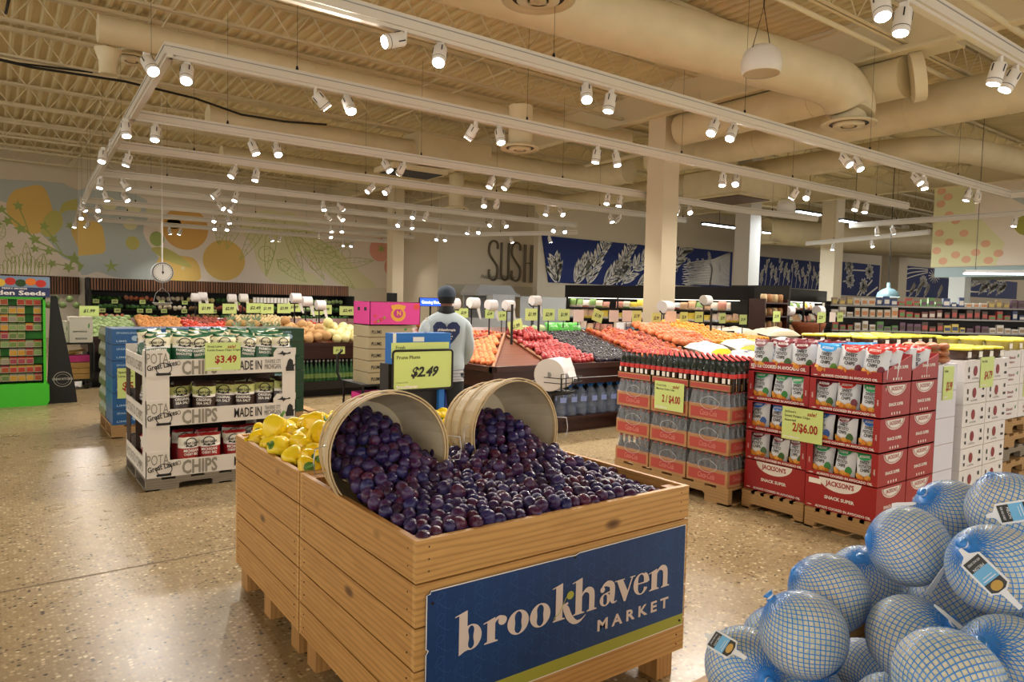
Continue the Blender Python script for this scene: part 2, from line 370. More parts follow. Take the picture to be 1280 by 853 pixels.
# pendant loudspeaker
t_ = thing('pendant_speaker', 'white bell shaped loudspeaker hanging under the large duct', 'speaker', (5.83, 4.07, 3.72))
MB().lathe([(.001, .26), (.1, .25), (.16, .2), (.19, .1), (.18, .02), (.165, 0)], 24).build('housing', M['lamp'], t_)
MB().lathe([(.001, .012), (.165, .005)], 24).build('speaker_grille', H('grille_beige', 'B8A88C'), t_)
MB().tube([(-.17, 0, .15), (0, 0, .62), (.17, 0, .15)], .004, 4).tube([(0, 0, .6), (0, 0, 2.3)], .006, 4).build('hanger', cab, t_)
for i, (p, lb) in enumerate([((16.41, 10.55, 4.0), 'white round pendant speaker right of the second column'), ((20.5, 14.3, 3.95), 'white drum shaped pendant by the two bright tubes')]):
    t_ = thing('pendant_speaker', lb, 'speaker', p); MB().lathe([(.001, .3), (.2, .28), (.24, .1), (.2, 0), (.001, 0)], 16).build('housing', M['lamp'], t_); MB().tube([(0, 0, .28), (0, 0, 2)], .01, 4).build('hanger', M['joist'], t_)

# ------------------------------------------------------------------ lighting tracks and spotlights
TZ = 3.8
def track(label, pts, wires=True, z=TZ):
    t_ = thing('lighting_track', label, 'light track', (pts[0][0], pts[0][1], z), 0, 'lighting tracks hung from the ceiling')
    b = MB(); o = Vector((pts[0][0], pts[0][1], 0))
    for a, c in zip(pts[:-1], pts[1:]):
        a, c = Vector((*a, 0)) - o, Vector((*c, 0)) - o; d = (c - a).normalized(); ang = math.atan2(d.y, d.x); R_ = Matrix.Translation(a) @ Matrix.Rotation(ang, 4, 'Z'); L = (c - a).length
        b.box(-.05, L + .05, -.05, .05, .03, .14, 0, R_); b.box(-.05, L + .05, -.028, .028, 0, .03, 0, R_); b.box(-.05, L + .05, -.056, .056, .1, .108, 1, R_)
    b.build('channel', [M['track'], M['grey']], t_)
    for a, c in zip(pts[:-1], pts[1:]):
        a, c = Vector((*a, 0)) - o, Vector((*c, 0)) - o; L = (c - a).length
        k = 1.2
        while k < L:
            p = a + (c - a) * (k / L); q = MB(); q.tube([(p.x, p.y, .14), (p.x, p.y, 5.5 - z)], .0022, 4); q.lathe([(.02, .14), (.012, .19), (.004, .2)], 6, M=Matrix.Translation((p.x, p.y, 0))); q.build('hanger', cab, t_); k += 3.1
    return t_
sp = thing('track_spotlight', 'white cylindrical spotlight on a ceiling track', 'spotlight', (0, 0, 0))
b = MB(); b.lathe([(.001, -.005), (.055, -.005), (.062, .01), (.062, .175), (.058, .18), (.001, .18)], 16)
for a in range(4):
    b.box(.0615, .0655, -.005, .005, .1, .165, 1, Matrix.Rotation(a * PI / 2 + .4, 4, 'Z'))
b.lathe([(.0625, .03), (.0635, .033), (.0625, .036)], 16, 1)
HM = Matrix.Translation((0, 0, -.1))
hb = MB(); hb.v = []; 
MBs = b
def mb_shift(b, M_): b.v = [tuple(M_ @ Vector(p)) for p in b.v]; return b
mb_shift(b, Matrix.Translation((0, 0, -.19))); hd = b.build('lamp_housing', [M['lamp'], M['ink']], sp); hd.location = (0, 0, -.05)
MB().lathe([(.001, -.197), (.052, -.197)], 16).build('lens', M['glow'], hd)
MB().box(-.012, .012, -.03, .03, -.1, .01).cyl((0, 0, -.1), (0, 0, 0), .014, n=8).build('mount_arm', M['lamp'], sp)
SPOT = bpy.data.lights.new('spot', 'SPOT'); SPOT.energy = SPOT_W; SPOT.color = (1, .92, .82); SPOT.spot_size = math.radians(115); SPOT.spot_blend = .8; SPOT.shadow_soft_size = .05
BARE = bpy.data.lights.new('spill', 'POINT'); BARE.energy = BARE_W; BARE.color = (1, .86, .66); BARE.shadow_soft_size = .06
dup_tree(sp); SPK = KIDS[sp.name]; sp_used = False; NL = 0
def spot(x, y, tilt, az, label, group, light=True, z=TZ):
    global sp_used, NL
    if not sp_used: sp_used = True; r = sp; r.location = (x, y, z); r['label'] = label; r['group'] = group
    else: r = dup(sp, (x, y, z), 0, label, group)
    r.rotation_euler = (0, 0, az)
    h = [c for c in (SPK0[r.name] if r.name in SPK0 else r.children) if c.name.startswith('lamp_housing')][0]
    h.rotation_euler = (0, tilt, 0)
    if light:
        l = bpy.data.objects.new('lamp_light', SPOT); C.objects.link(l); l.parent = h; l.location = (0, 0, -.22); NL += 1
    return r
SPK0 = {}
tr = [('track at the top right corner', [(4.2, 2.6), (16, 2.6)], 2.6), ('second track from the camera', [(.2, 5.52), (16.15, 5.52), (16.4, 3.0)], 5.52),
      ('third track from the camera', [(1.45, 7.58), (16.4, 7.58)], 7.58), ('fourth track from the camera', [(1.5, 10.55), (14.4, 10.55), (17.2, 10.2)], 10.55),
      ('fifth track from the camera', [(1.55, 12.85), (15.2, 12.85)], 12.85), ('sixth track from the camera', [(1.7, 15.97), (14.0, 15.97)], 15.97),
      ('seventh track from the camera', [(1.75, 18.1), (12.5, 18.1)], 18.1), ('eighth track from the camera', [(1.85, 21.0), (13.4, 21.0)], 21.0),
      ('third track from the mural wall', [(2.0, 23.5), (12.6, 23.5)], 23.5), ('track closest to the mural wall', [(2.15, 26.2), (13.5, 26.2)], 26.2)]
rows = {}
for lb, pts, Y in tr: track('pale straight lighting ' + lb, pts)
track('pale cross track joining the left ends of the lighting tracks', [(1.4, 7.58), (1.75, 18.1), (2.15, 26.2)])
track('pale lighting track in front of the end mural on the right', [(19.2, 10.3), (19.2, 2.0)])
track('pale lighting track in the distance left of the end mural', [(23.5, 14.2), (22.2, 9.6)])
track('pale crossing track in front of the left end of the blue murals', [(13.5, 21.0), (15.5, 17.6)])
XS = [3.03, 5.12, 7.22, 10.1, 12.3, 14.5]
for i, (lb, pts, Y) in enumerate(tr):
    xs = {0: [5.25, 7.4, 9.6, 12.0], 3: [1.6, 3.2, 5.3, 7.45, 10.3, 12.45], 5: [1.9, 4.1, 6.4, 8.8, 11.2, 13.4], 6: [2.2, 4.6, 7.3, 9.5, 11.8], 7: [2.0, 5.2, 8.6, 12.4], 8: [2.2, 5.8, 9.2, 12.0], 9: [2.3, 5.0, 8.4, 11.2, 13.2]}.get(i, XS)
    if i == 2: xs = [1.38] + XS
    if i == 4: xs = [1.6, 3.6, 6.2, 8.8, 10.6, 12.6, 14.6]
    for j, x in enumerate(xs):
        for s in (0, 1):
            tl = random.uniform(.2, .85); az = math.atan2(Y, x) + random.uniform(-1.2, 1.2) if random.random() < .6 else random.uniform(0, 2 * PI)
            if i == 1 and j == 0: tl, az = ((1.2, 0), (.6, .9))[s]
            spot(x + (s - .5) * .36, Y, tl, az, f'white spotlight in the {nth(j, len(xs))} pair of the {lb}', 'spotlights on the ceiling tracks', light=(s == 0 or i < 4))
for i, y in enumerate((9.6, 9.2, 6.4, 6.0, 4.4)): spot(19.2, y, random.uniform(-.4, .4), random.uniform(0, 6), f'small white spotlight in front of the end mural, {nth(i, 5)}', 'spotlights by the end mural', i % 2 == 0)
for i, (x, y) in enumerate([(23.1, 13.0), (22.7, 11.5), (14.3, 19.6), (15.0, 18.4)]): spot(x, y, .3, i, ['far white spotlight left of the end mural', 'far white spotlight nearest the end mural', 'white spotlight on the crossing track by the dark blue mural', 'white spotlight at the right end of the crossing track'][i], 'distant spotlights', True)
for i, (x, y, z, L) in enumerate([(18.3, 14.06, 4.07, 1.6), (20.97, 14.58, 4.14, 1.6), (18.69, 11.3, 4.26, 1.2), (19.73, 10.51, 4.02, 1.5)]):
    t_ = thing('linear_pendant_light', ['bright hanging tube light right of the middle column', 'bright hanging tube light second right of the middle column', 'short bright hanging tube light above the far track', 'bright hanging tube light nearest the end mural'][i], 'ceiling light', (x, y, z), 0, 'hanging tube lights')
    MB().box(-L / 2, L / 2, -.07, .07, 0, .05).build('housing', M['ink'], t_); MB().box(-L / 2 + .03, L / 2 - .03, -.055, .055, -.03, 0).build('tube', M['tube'], t_)
    MB().tube([(0, 0, .05), (0, 0, 2.0 - (z - 4))], .008, 4).build('hanger', cab, t_)
    l = bpy.data.lights.new('tube_light', 'AREA'); l.shape = 'RECTANGLE'; l.size = L; l.size_y = .12; l.energy = 90; l.color = (.85, .93, 1); lo = bpy.data.objects.new('tube_light', l); C.objects.link(lo); lo.parent = t_; lo.location = (0, 0, -.05)
# ------------------------------------------------------------------ walls and murals
mu = dict(base=H('mural_base', 'E9DCCB', rough=.8), blue=H('mural_grey_blue', 'BCC4BF', rough=.8), lemon=H('mural_lemon', 'E3C06E', rough=.8), orange=H('mural_orange', 'DFAE60', rough=.8),
          lime=H('mural_lime', 'C6C070', rough=.8), leaf=H('mural_leaf', 'A3B368', rough=.8), pale=H('mural_pale_lime', 'E0DCAE', rough=.8), line=H('mural_line', 'B4C06A', rough=.8),
          tom=H('mural_tomato', 'E2A38D', rough=.8), dot=H('mural_ochre', 'D9BB6C', rough=.8), navy=H('mural_navy', '10286B', rough=.7), chalk=H('mural_chalk', 'EFEBE0', rough=.8),
          olive=H('mural_olive', 'A5A24A', rough=.8), peach=H('mural_peach', 'E2B090', rough=.8), redg=H('mural_red', 'B24A44', rough=.8))
MK = list(mu); MM = [mu[k] for k in MK]; mi = {k: i for i, k in enumerate(MK)}
mb = MB(); mb.box(2.317, 17.5, 28, 28.3, 0, 6.1); wf = struct('wall_back', mb, M['wallw'])
A0 = Vector((2.317, 28, 0)); AD = Vector((-.944, -.329, 0)); AN = Vector((.329, -.944, 0))
q = [A0, A0 + AD * 13, A0 + AD * 13 - AN * .3, A0 - AN * .3 + Vector((.2, 0, 0))]
mb = MB(); mb.prism([(p.x, p.y) for p in q][::-1], 0, 6.1); wl = struct('wall_left', mb, M['wallw'])
mb = MB(); mb.box(14.0, 20.5, 24, 24.3, 0, 6.1); mb.box(14.0, 14.3, 24.3, 28, 0, 6.1); ws_ = struct('wall_sushi_side', mb, M['wallw'])
mb = MB(); mb.box(17.4, 90, 22.02, 22.3, 2.0, 6.1); mb.box(17.4, 90, 22.0, 22.3, 0, 2.0); wb_ = struct('wall_deli_side', mb, M['wallw'])
mb = MB(); mb.box(23.9, 24.2, -6, 10.2, 2.93, 6.1); struct('wall_right', mb, M['wallw'])
pb = H('paint_pale_blue', 'A9BDBE', rough=.7)
mb = MB(); mb.box(23.95, 26.5, -6, 10.1, 2.62, 2.93); struct('trim_2', mb, pb)
mb = MB(); mb.box(23.9, 24.35, 9.2, 9.65, 0, 2.62); struct('trim_3', mb, H('column_pale', 'CFD3CE', rough=.6))
# mural on the far wall
m_ = MB(); Y = 27.985
def fw(polys, k, d=0): m_.flat(polys, (0, Y - d, 0), (1, 0, 0), (0, 0, 1), mi[k])
fw([[(2.33, 2.03), (13.1, 2.03), (16.4, 2.03), (16.4, 4.95), (2.33, 4.95)]], 'base')
fw([crv([(2.33, 4.95), (4.2, 4.95), (4.5, 4.4), (4.3, 3.7), (4.75, 2.9), (5.3, 2.04), (3.6, 2.06), (2.9, 2.25), (2.33, 2.3)], 4)], 'blue', .003)
fw([[(2.33, 4.315), (2.81, 4.01), (3.05, 3.81), (3.12, 3.35), (3.14, 3.0), (3.05, 2.88), (2.8, 2.83), (2.33, 2.76)]], 'lemon', .006)
fw([ell(4.0, 4.55, .25, .2), ell(4.64, 4.45, .25, .2), ell(3.25, 4.6, .25, .22), ell(3.9, 3.95, .22, .2)], 'pale', .006); fw([ell(4.74, 3.5, .24, .26), ell(5.3, 4.1, .24, .2)], 'leaf', .006)
fw([ell(3.97, 3.3, .22, .24)], 'lime', .006)
fw([ell(5.69, 3.95, .78, .78, 32)], 'orange', .006); fw([ell(7.04, 2.86, .76, .76, 32)], 'lemon', .006)
fw([crv([(4.7, 2.05), (4.7, 2.6), (5.0, 3.0), (5.5, 2.95), (6.0, 2.85), (6.2, 2.4), (6.05, 2.05)], 5)], 'lemon', .006)
fw([crv([(4.55, 3.15), (5.0, 3.2), (5.55, 2.9), (5.9, 2.55), (5.5, 2.6), (4.95, 2.8)], 4)], 'lime', .008)
fw([crv([(8.98, 4.9), (8.0, 4.7), (7.6, 4.1), (8.07, 3.5), (8.28, 2.8), (8.84, 2.13), (10.12, 2.04), (10.93, 2.05), (10.62, 2.42), (9.95, 2.72), (9.79, 3.2), (9.6, 4.2)], 4)], 'pale', .006)
fw([crv([(9.3, 4.9), (10.27, 4.5), (10.78, 3.9), (11.46, 3.6), (12.54, 2.67), (13.3, 2.05), (11.83, 2.04), (10.96, 2.6), (10.12, 3.2), (9.15, 3.78)], 4)], 'pale', .007)
fw([ell(2.9 + 4, 3.7 - .9, .1, .1, 6)], 'lemon', .009)
def leaves(b, x, z, ang, L, W, k, d=.01, wd=.02, fnn=None, n=5):
    ca, sa = math.cos(ang), math.sin(ang)
    pt = lambda u, v: (x + ca * u - sa * v, z + sa * u + ca * v)
    up_ = [pt(L * i / 10, W * math.sin(PI * (i / 10) ** .8)) for i in range(11)]; dn = [pt(L * i / 10, -W * math.sin(PI * (i / 10) ** .8)) for i in range(11)]
    fnn(up_ + dn[::-1][1:-1], wd, True, k, d)
    fnn([pt(0, 0), pt(L, 0)], wd * .7, False, k, d)
    for i in range(1, n):
        u = L * i / n; h = W * math.sin(PI * (i / n) ** .8)
        fnn([pt(u, 0), pt(u + L * .07, h)], wd * .6, False, k, d); fnn([pt(u, 0), pt(u + L * .07, -h)], wd * .6, False, k, d)
def fl(pts, wd, cl, k, d): m_.strip(pts, wd, (0, Y - d, 0), (1, 0, 0), (0, 0, 1), mi[k], cl)
for x, z, a, L in [(8.6, 4.6, -2.1, 2.0), (8.9, 4.6, -1.7, 2.3), (9.3, 4.5, -1.2, 2.2), (7.6, 4.7, -1.9, 1.5), (7.0, 4.7, -1.7, 1.3), (9.6, 4.3, -.5, 2.4), (9.6, 4.2, -.95, 2.4), (10.4, 3.4, .25, 1.7), (10.8, 3.2, -.7, 2.0), (11.3, 2.9, .15, 1.9), (9.0, 3.0, -.6, 1.5)]:
    leaves(m_, x, z, a, L, .22, 'line', .012, .022, fl, 8)
for p in [(11.2, 3.4, .25), (11.9, 3.4, .2), (10.6, 2.9, .25), (8.6, 3.2, .3), (9.3, 2.8, .25)]: fl(ell(p[0], p[1], p[2], p[2], 16), .022, True, 'line', .012)
fw([ell(13.45, 3.65, .5, .5), ell(14.15, 2.95, .5, .48), ell(15.18, 2.62, .5, .5)], 'tom', .012)
fw([[(14.6, 4.95), (16.0, 4.95), (16.0, 3.1), (14.6, 3.1)]], 'base', .004); 
for i in range(26): fw([ell(14.75 + (i % 5) * .27 + random.uniform(-.05, .05), 3.1 + (i // 5) * .35 + random.uniform(-.06, .06), .1, .1, 10)], 'dot', .008)
def star(x, z, r, k='leaf', d=.016, n=6): fw([[(x + (r if i % 2 == 0 else r * .3) * math.cos(PI * i / n + .4), z + (r if i % 2 == 0 else r * .3) * math.sin(PI * i / n + .4)) for i in range(2 * n)]], k, d)
star(13.5, 3.7, .25); star(15.2, 2.65, .27); star(3.3, 2.45, .26, 'leaf', .016, 5); star(7.1, 3.1, .12, 'lemon'); star(5.6, 2.5, .1, 'pale')
fw([[(2.33, 3.0 - .8), (2.5, 2.45), (2.4, 2.5), (2.33, 2.6)]], 'leaf', .016)
mur = m_.build('mural', MM, wf)
# mural on the angled left wall
m_ = MB()
def lp(u, z, d=0.01): p = A0 + AD * u + AN * d; return Vector((p.x, p.y, z))
def lw(polys, k, d=.01): m_.flat(polys, (0, 0, 0), (1, 0, 0), (0, 0, 1), mi[k], fn=lambda x, z: lp(x, z, d))
lw([[(0, 2.05), (0, 4.97), (6, 4.97), (6, 2.05)]], 'base')
lw([crv([(0, 4.96), (2.6, 4.96), (6, 4.96), (6, 4.4), (2.2, 4.3), (1.7, 3.9), (.9, 3.2), (.6, 2.8), (.3, 2.6), (0, 2.75)], 4)], 'blue', .013)
lw([crv([(1.62, 4.8), (1.23, 4.95), (1.0, 4.89), (.84, 4.52), (.75, 4.02), (.85, 3.61), (1.25, 3.39), (1.59, 3.41), (1.92, 3.63), (2.07, 4.06), (2.02, 4.42), (1.84, 4.69)], 3)], 'lemon', .016)
lw([crv([(1.09, 3.41), (1.08, 3.72), (.94, 4.05), (.7, 4.2), (.51, 4.1), (.46, 3.78), (.61, 3.51), (.85, 3.3)], 4)], 'lime', .019)
lw([crv([(.55, 4.1), (.45, 4.45), (.2, 4.6), (0, 4.65), (0, 4.3), (.3, 4.25)], 3)], 'lime', .018); lw([crv([(0, 3.1), (.1, 3.3), (.2, 3.55), (.12, 3.8), (0, 3.9)], 3)], 'lemon', .018)
def ll(pts, wd, cl, k, d): m_.strip(pts, wd, mi=mi[k], closed=cl, fn=lambda x, z: lp(x, z, d))
ll(crv([(2.4, 4.2), (2.05, 3.9), (1.7, 3.6), (1.2, 3.15), (.8, 2.95), (.35, 2.7), (0, 2.55)], 4, False), .05, False, 'leaf', .022)
ll(crv([(1.75, 4.2), (1.6, 3.85), (1.45, 3.35)], 3, False), .03, False, 'leaf', .022); ll(crv([(1.0, 3.6), (.75, 3.25), (.5, 2.8)], 3, False), .035, False, 'leaf', .022); ll([(1.2, 2.9), (.6, 2.85)], .03, False, 'leaf', .022); ll([(.7, 2.45), (.1, 2.35)], .03, False, 'leaf', .022)
def lstar(u, z, r, n=5): lw([[(u + (r if i % 2 == 0 else r * .45) * math.cos(PI * i / n + u * 3), z + (r if i % 2 == 0 else r * .45) * math.sin(PI * i / n + u * 3)) for i in range(2 * n)]], 'leaf', .024)
for u, z, r in [(2.2, 4.05, .16), (2.05, 3.7, .18), (1.75, 4.22, .17), (1.7, 3.5, .2), (1.3, 3.2, .2), (1.02, 3.65, .17), (.75, 3.25, .18), (.9, 2.85, .17), (1.3, 2.9, .15), (.12, 2.65, .25), (.3, 2.35, .2), (.8, 2.45, .16), (2.0, 2.95, .15), (2.3, 3.6, .15), (.25, 3.75, .14)]: lstar(u, z, r)
def lc(pts, wd, cl, k, d): ll(pts, wd, cl, k, d)
for i in range(22):
    u = .9 + i * .11; h = random.uniform(.25, .75); ll(crv([(u, 2.06), (u - .06, 2.06 + h * .6), (u + .03, 2.06 + h), (u + .09, 2.06 + h * .6), (u + .06, 2.06)], 3, False), .015, False, 'line', .02)
for i, (u, z, a, L) in enumerate([(2.3, 3.1, 1.9, .5), (1.9, 2.4, 1.2, .6), (1.2, 2.3, 1.9, .5), (1.5, 2.3, 1.5, .8)]): leaves(m_, u, z, a, L, .12, 'line', .02, .014, lc, 4)
m_.build('mural', MM, wl)
# slatted wooden band over the vegetable case
sl = wood('slat_wood', hexc('6B4630'), hexc('8A5F43'), 2, False, .6, .5); b = MB()
x = 2.52
while x < 11.6: b.box(x, x + .045, 27.0, 27.04, 1.62, 2.01); x += .085
b.box(2.5, 11.62, 27.04, 27.9, 1.6, 2.02, 1); b.box(2.45, 2.56, 26.95, 27.05, .3, 2.03, 1); tag(b.build('slatted_canopy', [sl, M['dark']]), 'brown vertical slatted wooden band above the far vegetable case', 'canopy')
b = MB(); u = 0.05
while u < 6:
    p = A0 + AD * u + AN * .12; q2 = A0 + AD * (u + .045) + AN * .12
    b.prism([(p.x, p.y), (q2.x, q2.y), (q2.x - AN.x * .04, q2.y - AN.y * .04), (p.x - AN.x * .04, p.y - AN.y * .04)][::-1], 1.45, 2.04); u += .085
b.prism([((A0 + AN * .1).x, (A0 + AN * .1).y), ((A0 + AD * 6 + AN * .1).x, (A0 + AD * 6 + AN * .1).y), ((A0 + AD * 6).x, (A0 + AD * 6).y), (A0.x, A0.y)][::-1], 1.45, 2.04, 1)
tag(b.build('slatted_canopy', [sl, M['dark']]), 'brown slatted wooden band behind the seed rack on the angled left wall', 'canopy')
# SUSHI lettering
sg = thing('sushi_sign', 'tall thin dark outlined SUSHI lettering on the beige wall', 'sign', (16.35, 23.95, 2.3))
b = MB(); SY = -.08
def sstroke(pts, w_=.055):
    P_ = [(x, SY, z) for x, z in pts]; b.tube(P_, w_, 6)
def S_(x0): return [crv([(x0 + .42, 1.75), (x0 + .42, 2.0), (x0 + .3, 2.15), (x0 + .12, 2.12), (x0, 1.9), (x0, 1.5), (x0 + .2, 1.15), (x0 + .42, .8), (x0 + .42, .35), (x0 + .3, .12), (x0 + .1, .15), (x0, .35), (x0, .65)], 4, False)]
for x0 in (0, 1.18):
    for p in S_(x0): sstroke(p)
sstroke([(.62, 2.1), (.62, .4), (.7, .18), (.82, .12), (.94, .18), (1.0, .4), (1.0, 2.1)])
for xx in (1.83, 1.92, 2.2, 2.29, 2.5, 2.59): sstroke([(xx, 2.1), (xx, .05)], .03)
sstroke([(1.92, 1.1), (2.2, 1.1)], .03)
b.v = [(p[0] * .98 - 1.35, p[1], p[2] * .78) for p in b.v]
b.build('outline_letters', H('sign_bronze', '6A5E4A', rough=.4), sg)
MB().text('hissho sushi bar', (-1.75, SY - .02, .12), (1, 0, 0), (0, 0, 1), .2, 1.75, shear=.3).build('small_script', H('sign_green_grey', '55605A'), sg)
sg.location = (17.75, 24.03, 2.35)
# deli wall: blue panels with white line plants
def panel(x0, x1, z0, z1, label, draw, slant=0):
    t_ = MB(); t_.prism([(x0 + slant, z0), (x1, z0), (x1, z1), (x0, z1)], 0, .06, 0, Matrix(((1, 0, 0, 0), (0, 0, -1, 22.0), (0, 1, 0, 0), (0, 0, 0, 1)))); o = t_.build('mural_panel', [mu['navy']]); tag(o, label, 'mural')
    d = MB()
    def st(pts, wd, cl=False, *_):
        d.strip([(min(max(x, x0 + .05), x1 - .05), min(max(z, z0 + .03), z1 - .03)) for x, z in pts], wd, (0, 21.93, 0), (1, 0, 0), (0, 0, 1), 0, cl)
    draw(st); d.build('line_drawing', mu['chalk'], o); return o
def fern(st, x, z, ang, L, n=6, ll_=1.5, wd=.06):
    pts = crv([(x, z), (x + math.cos(ang) * L * .5 + .1, z + math.sin(ang) * L * .5), (x + math.cos(ang - .15) * L, z + math.sin(ang - .15) * L)], 6, False); st(pts, wd * 1.2)
    for i in range(n):
        p = pts[int((i + 1) * (len(pts) - 1) / n)]
        for s in (-1, 1): leaves(None, p[0], p[1], ang + s * (.5 + .1 * (i % 3)), ll_ * (.62 - .04 * i), .075, '', 0, wd, lambda q, w_, c_, k, dd: st(q, w_, c_), 1)
def dr1(st):
    for x, z, a, L in [(18.4, 2.3, 1.9, .9), (19.3, 2.3, 1.1, 1.2), (20.0, 2.3, 1.2, 2.0), (20.9, 2.3, .75, 1.6), (21.7, 2.4, 1.25, 1.9), (22.0, 2.4, .8, 2.3), (22.9, 2.3, .45, 1.5), (23.6, 2.4, 1.0, 2.0)]: fern(st, x, z, a, L, 7, 1.25, .045)
def dr2(st):
    for i in range(34): st([(28.9 - .3 + .1 * math.sin(i), 2.5 + i * .035), (31.4, 2.9 + i * .045 + .2 * math.sin(i * 2.1))], .035)
    for i in range(30):
        x, z = random.uniform(27.6, 31), random.uniform(3.3, 4.1); st(ell(x, z, .09, .06, 8), .03, True)
def dr2b(st):
    for x, z, a, L in [(24.9, 3.0, .9, 1.6)]: fern(st, x, z, a, L)
    for i in range(36): st([(26.2 + .25 * math.sin(i * 1.7), 2.5 + i * .03), (28.2, 2.62 + i * .035), (29.5, 2.6 + i * .05)], .03)
    st([(28.0, 2.6), (28.15, 3.4), (27.95, 3.6)], .12)
    for i in range(24): st(ell(random.uniform(25.4, 28.8), random.uniform(3.2, 4.2), .07, .1, 8), .03, True)
def dr3(st):
    for i in range(15):
        x = 32.2 + i * .4; z = 2.8 + (i * 37 % 10) * .08; st([(x - .1, 2.65), (x, z)], .04)
        for k in range(5): leaves(None, x + random.uniform(-.12, .12), z + k * .13, random.uniform(.8, 2.2), .32, .07, '', 0, .045, lambda q, w_, c_, kk, dd: st(q, w_, c_), 1)
def dr4(st):
    for x, z in [(41.0, 3.3), (43.2, 3.9), (42.6, 3.0), (40.8, 4.1)]:
        for k in range(9): a = k * .7; leaves(None, x, z, a, .5, .14, '', 0, .06, lambda q, w_, c_, kk, dd: st(q, w_, c_), 1)
    st([(40.2, 3.2), (41, 3.3)], .08); st([(40.3, 3.9), (43.2, 3.95)], .08); st([(42.2, 2.4), (43.6, 3.4)], .12); st([(41.9, 2.4), (42.8, 3.3)], .1); st([(43, 2.4), (44.3, 3.0)], .12)
def dr5(st):
    for k in range(3): st(crv([(46.6, 3.3 + k * .35), (48.6, 3.8 + k * .28), (51, 4.2 + k * .1)], 5, False), .07)
    st(crv([(46.7, 2.9), (49, 2.9), (50.4, 3.3)], 5, False), .08)
    for k in range(6): leaves(None, 50.4, 3.3, .3 + k * .4, .7, .16, '', 0, .06, lambda q, w_, c_, kk, dd: st(q, w_, c_), 1)
    for x in (48.5, 49.4, 50.6, 52.6): fern(st, x, 2.5, 1.0, .9, 4, .5, .08)
    for k in range(14): a = k * .45; st([(52.0, 4.0), (52.0 + .9 * math.cos(a), 4.0 + .5 * math.sin(a))], .06)
def dr6(st):
    for k in range(13): st([(57.3, 3.3), (54.9 + k * .55, 4.25)], .06)
    st(crv([(55, 3.5), (58, 3.1), (61, 3.2)], 4, False), .1)
    for k in range(9): fern(st, 59.5 + k * .55, 2.9 + (k % 3) * .15, .9, .8, 3, .6, .09)
    for k in range(10): st(ell(58.8 + k * .6, 3.8 + .2 * math.sin(k), .3, .18, 8), .08, True)
panel(17.55, 24.6, 2.36, 4.2, 'dark blue mural panel with white leafy sprigs beside the sushi lettering', dr1, .4)
panel(24.6, 29.7, 2.5, 4.28, 'dark blue mural panel with a tied white bundle right of the middle column', dr2b)
panel(31.8, 38.0, 2.65, 4.2, 'dark blue mural panel with white lavender sprigs behind the meat case', dr3)
panel(40.05, 44.5, 2.4, 4.35, 'dark blue mural panel with white daisies left of the flared column', dr4)
panel(46.4, 54.5, 2.5, 4.5, 'dark blue mural panel with long curved white stems left of the pale blue column', dr5)
panel(54.9, 67, 2.72, 4.1, 'dark blue mural panel with white flower heads under the end mural', dr6)
# end mural on the right wall
m_ = MB()
def rw(polys, k, d): m_.flat(polys, (23.9 - d, 0, 0), (0, -1, 0), (0, 0, 1), mi[k])
rw([[(-10.2, 2.95), (2, 2.95), (2, 6.0), (-10.2, 6.0)]], 'base', .004)
rw([crv([(-10.2, 2.95), (-8.4, 2.95), (-8.2, 3.6), (-9, 4.5), (-9.2, 6), (-10.2, 6)], 1)], 'pale', .006)
for i, (y, z) in enumerate([(10.0, 4.9), (9.75, 4.55), (9.55, 4.9 - .55), (10.0, 4.0), (9.3, 3.95), (9.7, 3.7), (10.05, 3.45), (9.5, 3.3), (9.85, 3.12), (9.2, 3.15), (8.95, 3.35), (8.6, 3.1), (8.35, 3.3), (8.7, 3.6), (10.0, 5.3), (9.8, 5.1)]): rw([ell(-y, z, .13, .11, 12)], 'peach', .008)
rw([crv([(-7.9, 4.3), (-7.95, 3.95), (-7.4, 3.75), (-5, 3.8), (-3, 4.2), (-3, 5.4), (-6.5, 5.4), (-7.2, 4.6)], 4)], 'olive', .008)
rw([crv([(-7.3, 2.96), (-7.3, 3.3), (-6.8, 3.6), (-5.5, 3.8), (-3, 3.6), (-3, 2.96)], 4)], 'redg', .009); rw([crv([(-8.1, 4.9), (-7.3, 4.7), (-6.9, 4.3), (-7.0, 4.25), (-7.5, 4.5)], 4)], 'blue', .01)
m_.build('mural', MM, bpy.data.objects['wall_right'])
# columns
cm = H('column_paint', 'DDD0B4', rough=.6); cw = H('column_white', 'C9C5BC', rough=.6)
def column(x, y, s, h, label, m): 
    b = MB(); b.box(-s / 2, s / 2, -s / 2, s / 2, 0, h); b.box(-s / 2 - .02, s / 2 + .02, -s / 2 - .02, s / 2 + .02, 0, .12); return tag(b.build('column', m, None, (x, y, 0)), label, 'column', kind='structure')
column(11.3, 10.15, .46, 6.0, 'broad beige square column in the middle of the room', cm)
column(11.1, 21.9, .42, 6.0, 'far beige square column in front of the tomato mural', cm)
column(17.3, 12.3, .5, 6.0, 'pale grey square column right of the broad middle column', cw)
column(24.6, 13.9, .55, 6.0, 'beige column right of the meat case', cm)
column(38.0, 18.0, .9, 6.0, 'flared beige column between the far blue murals', cm)
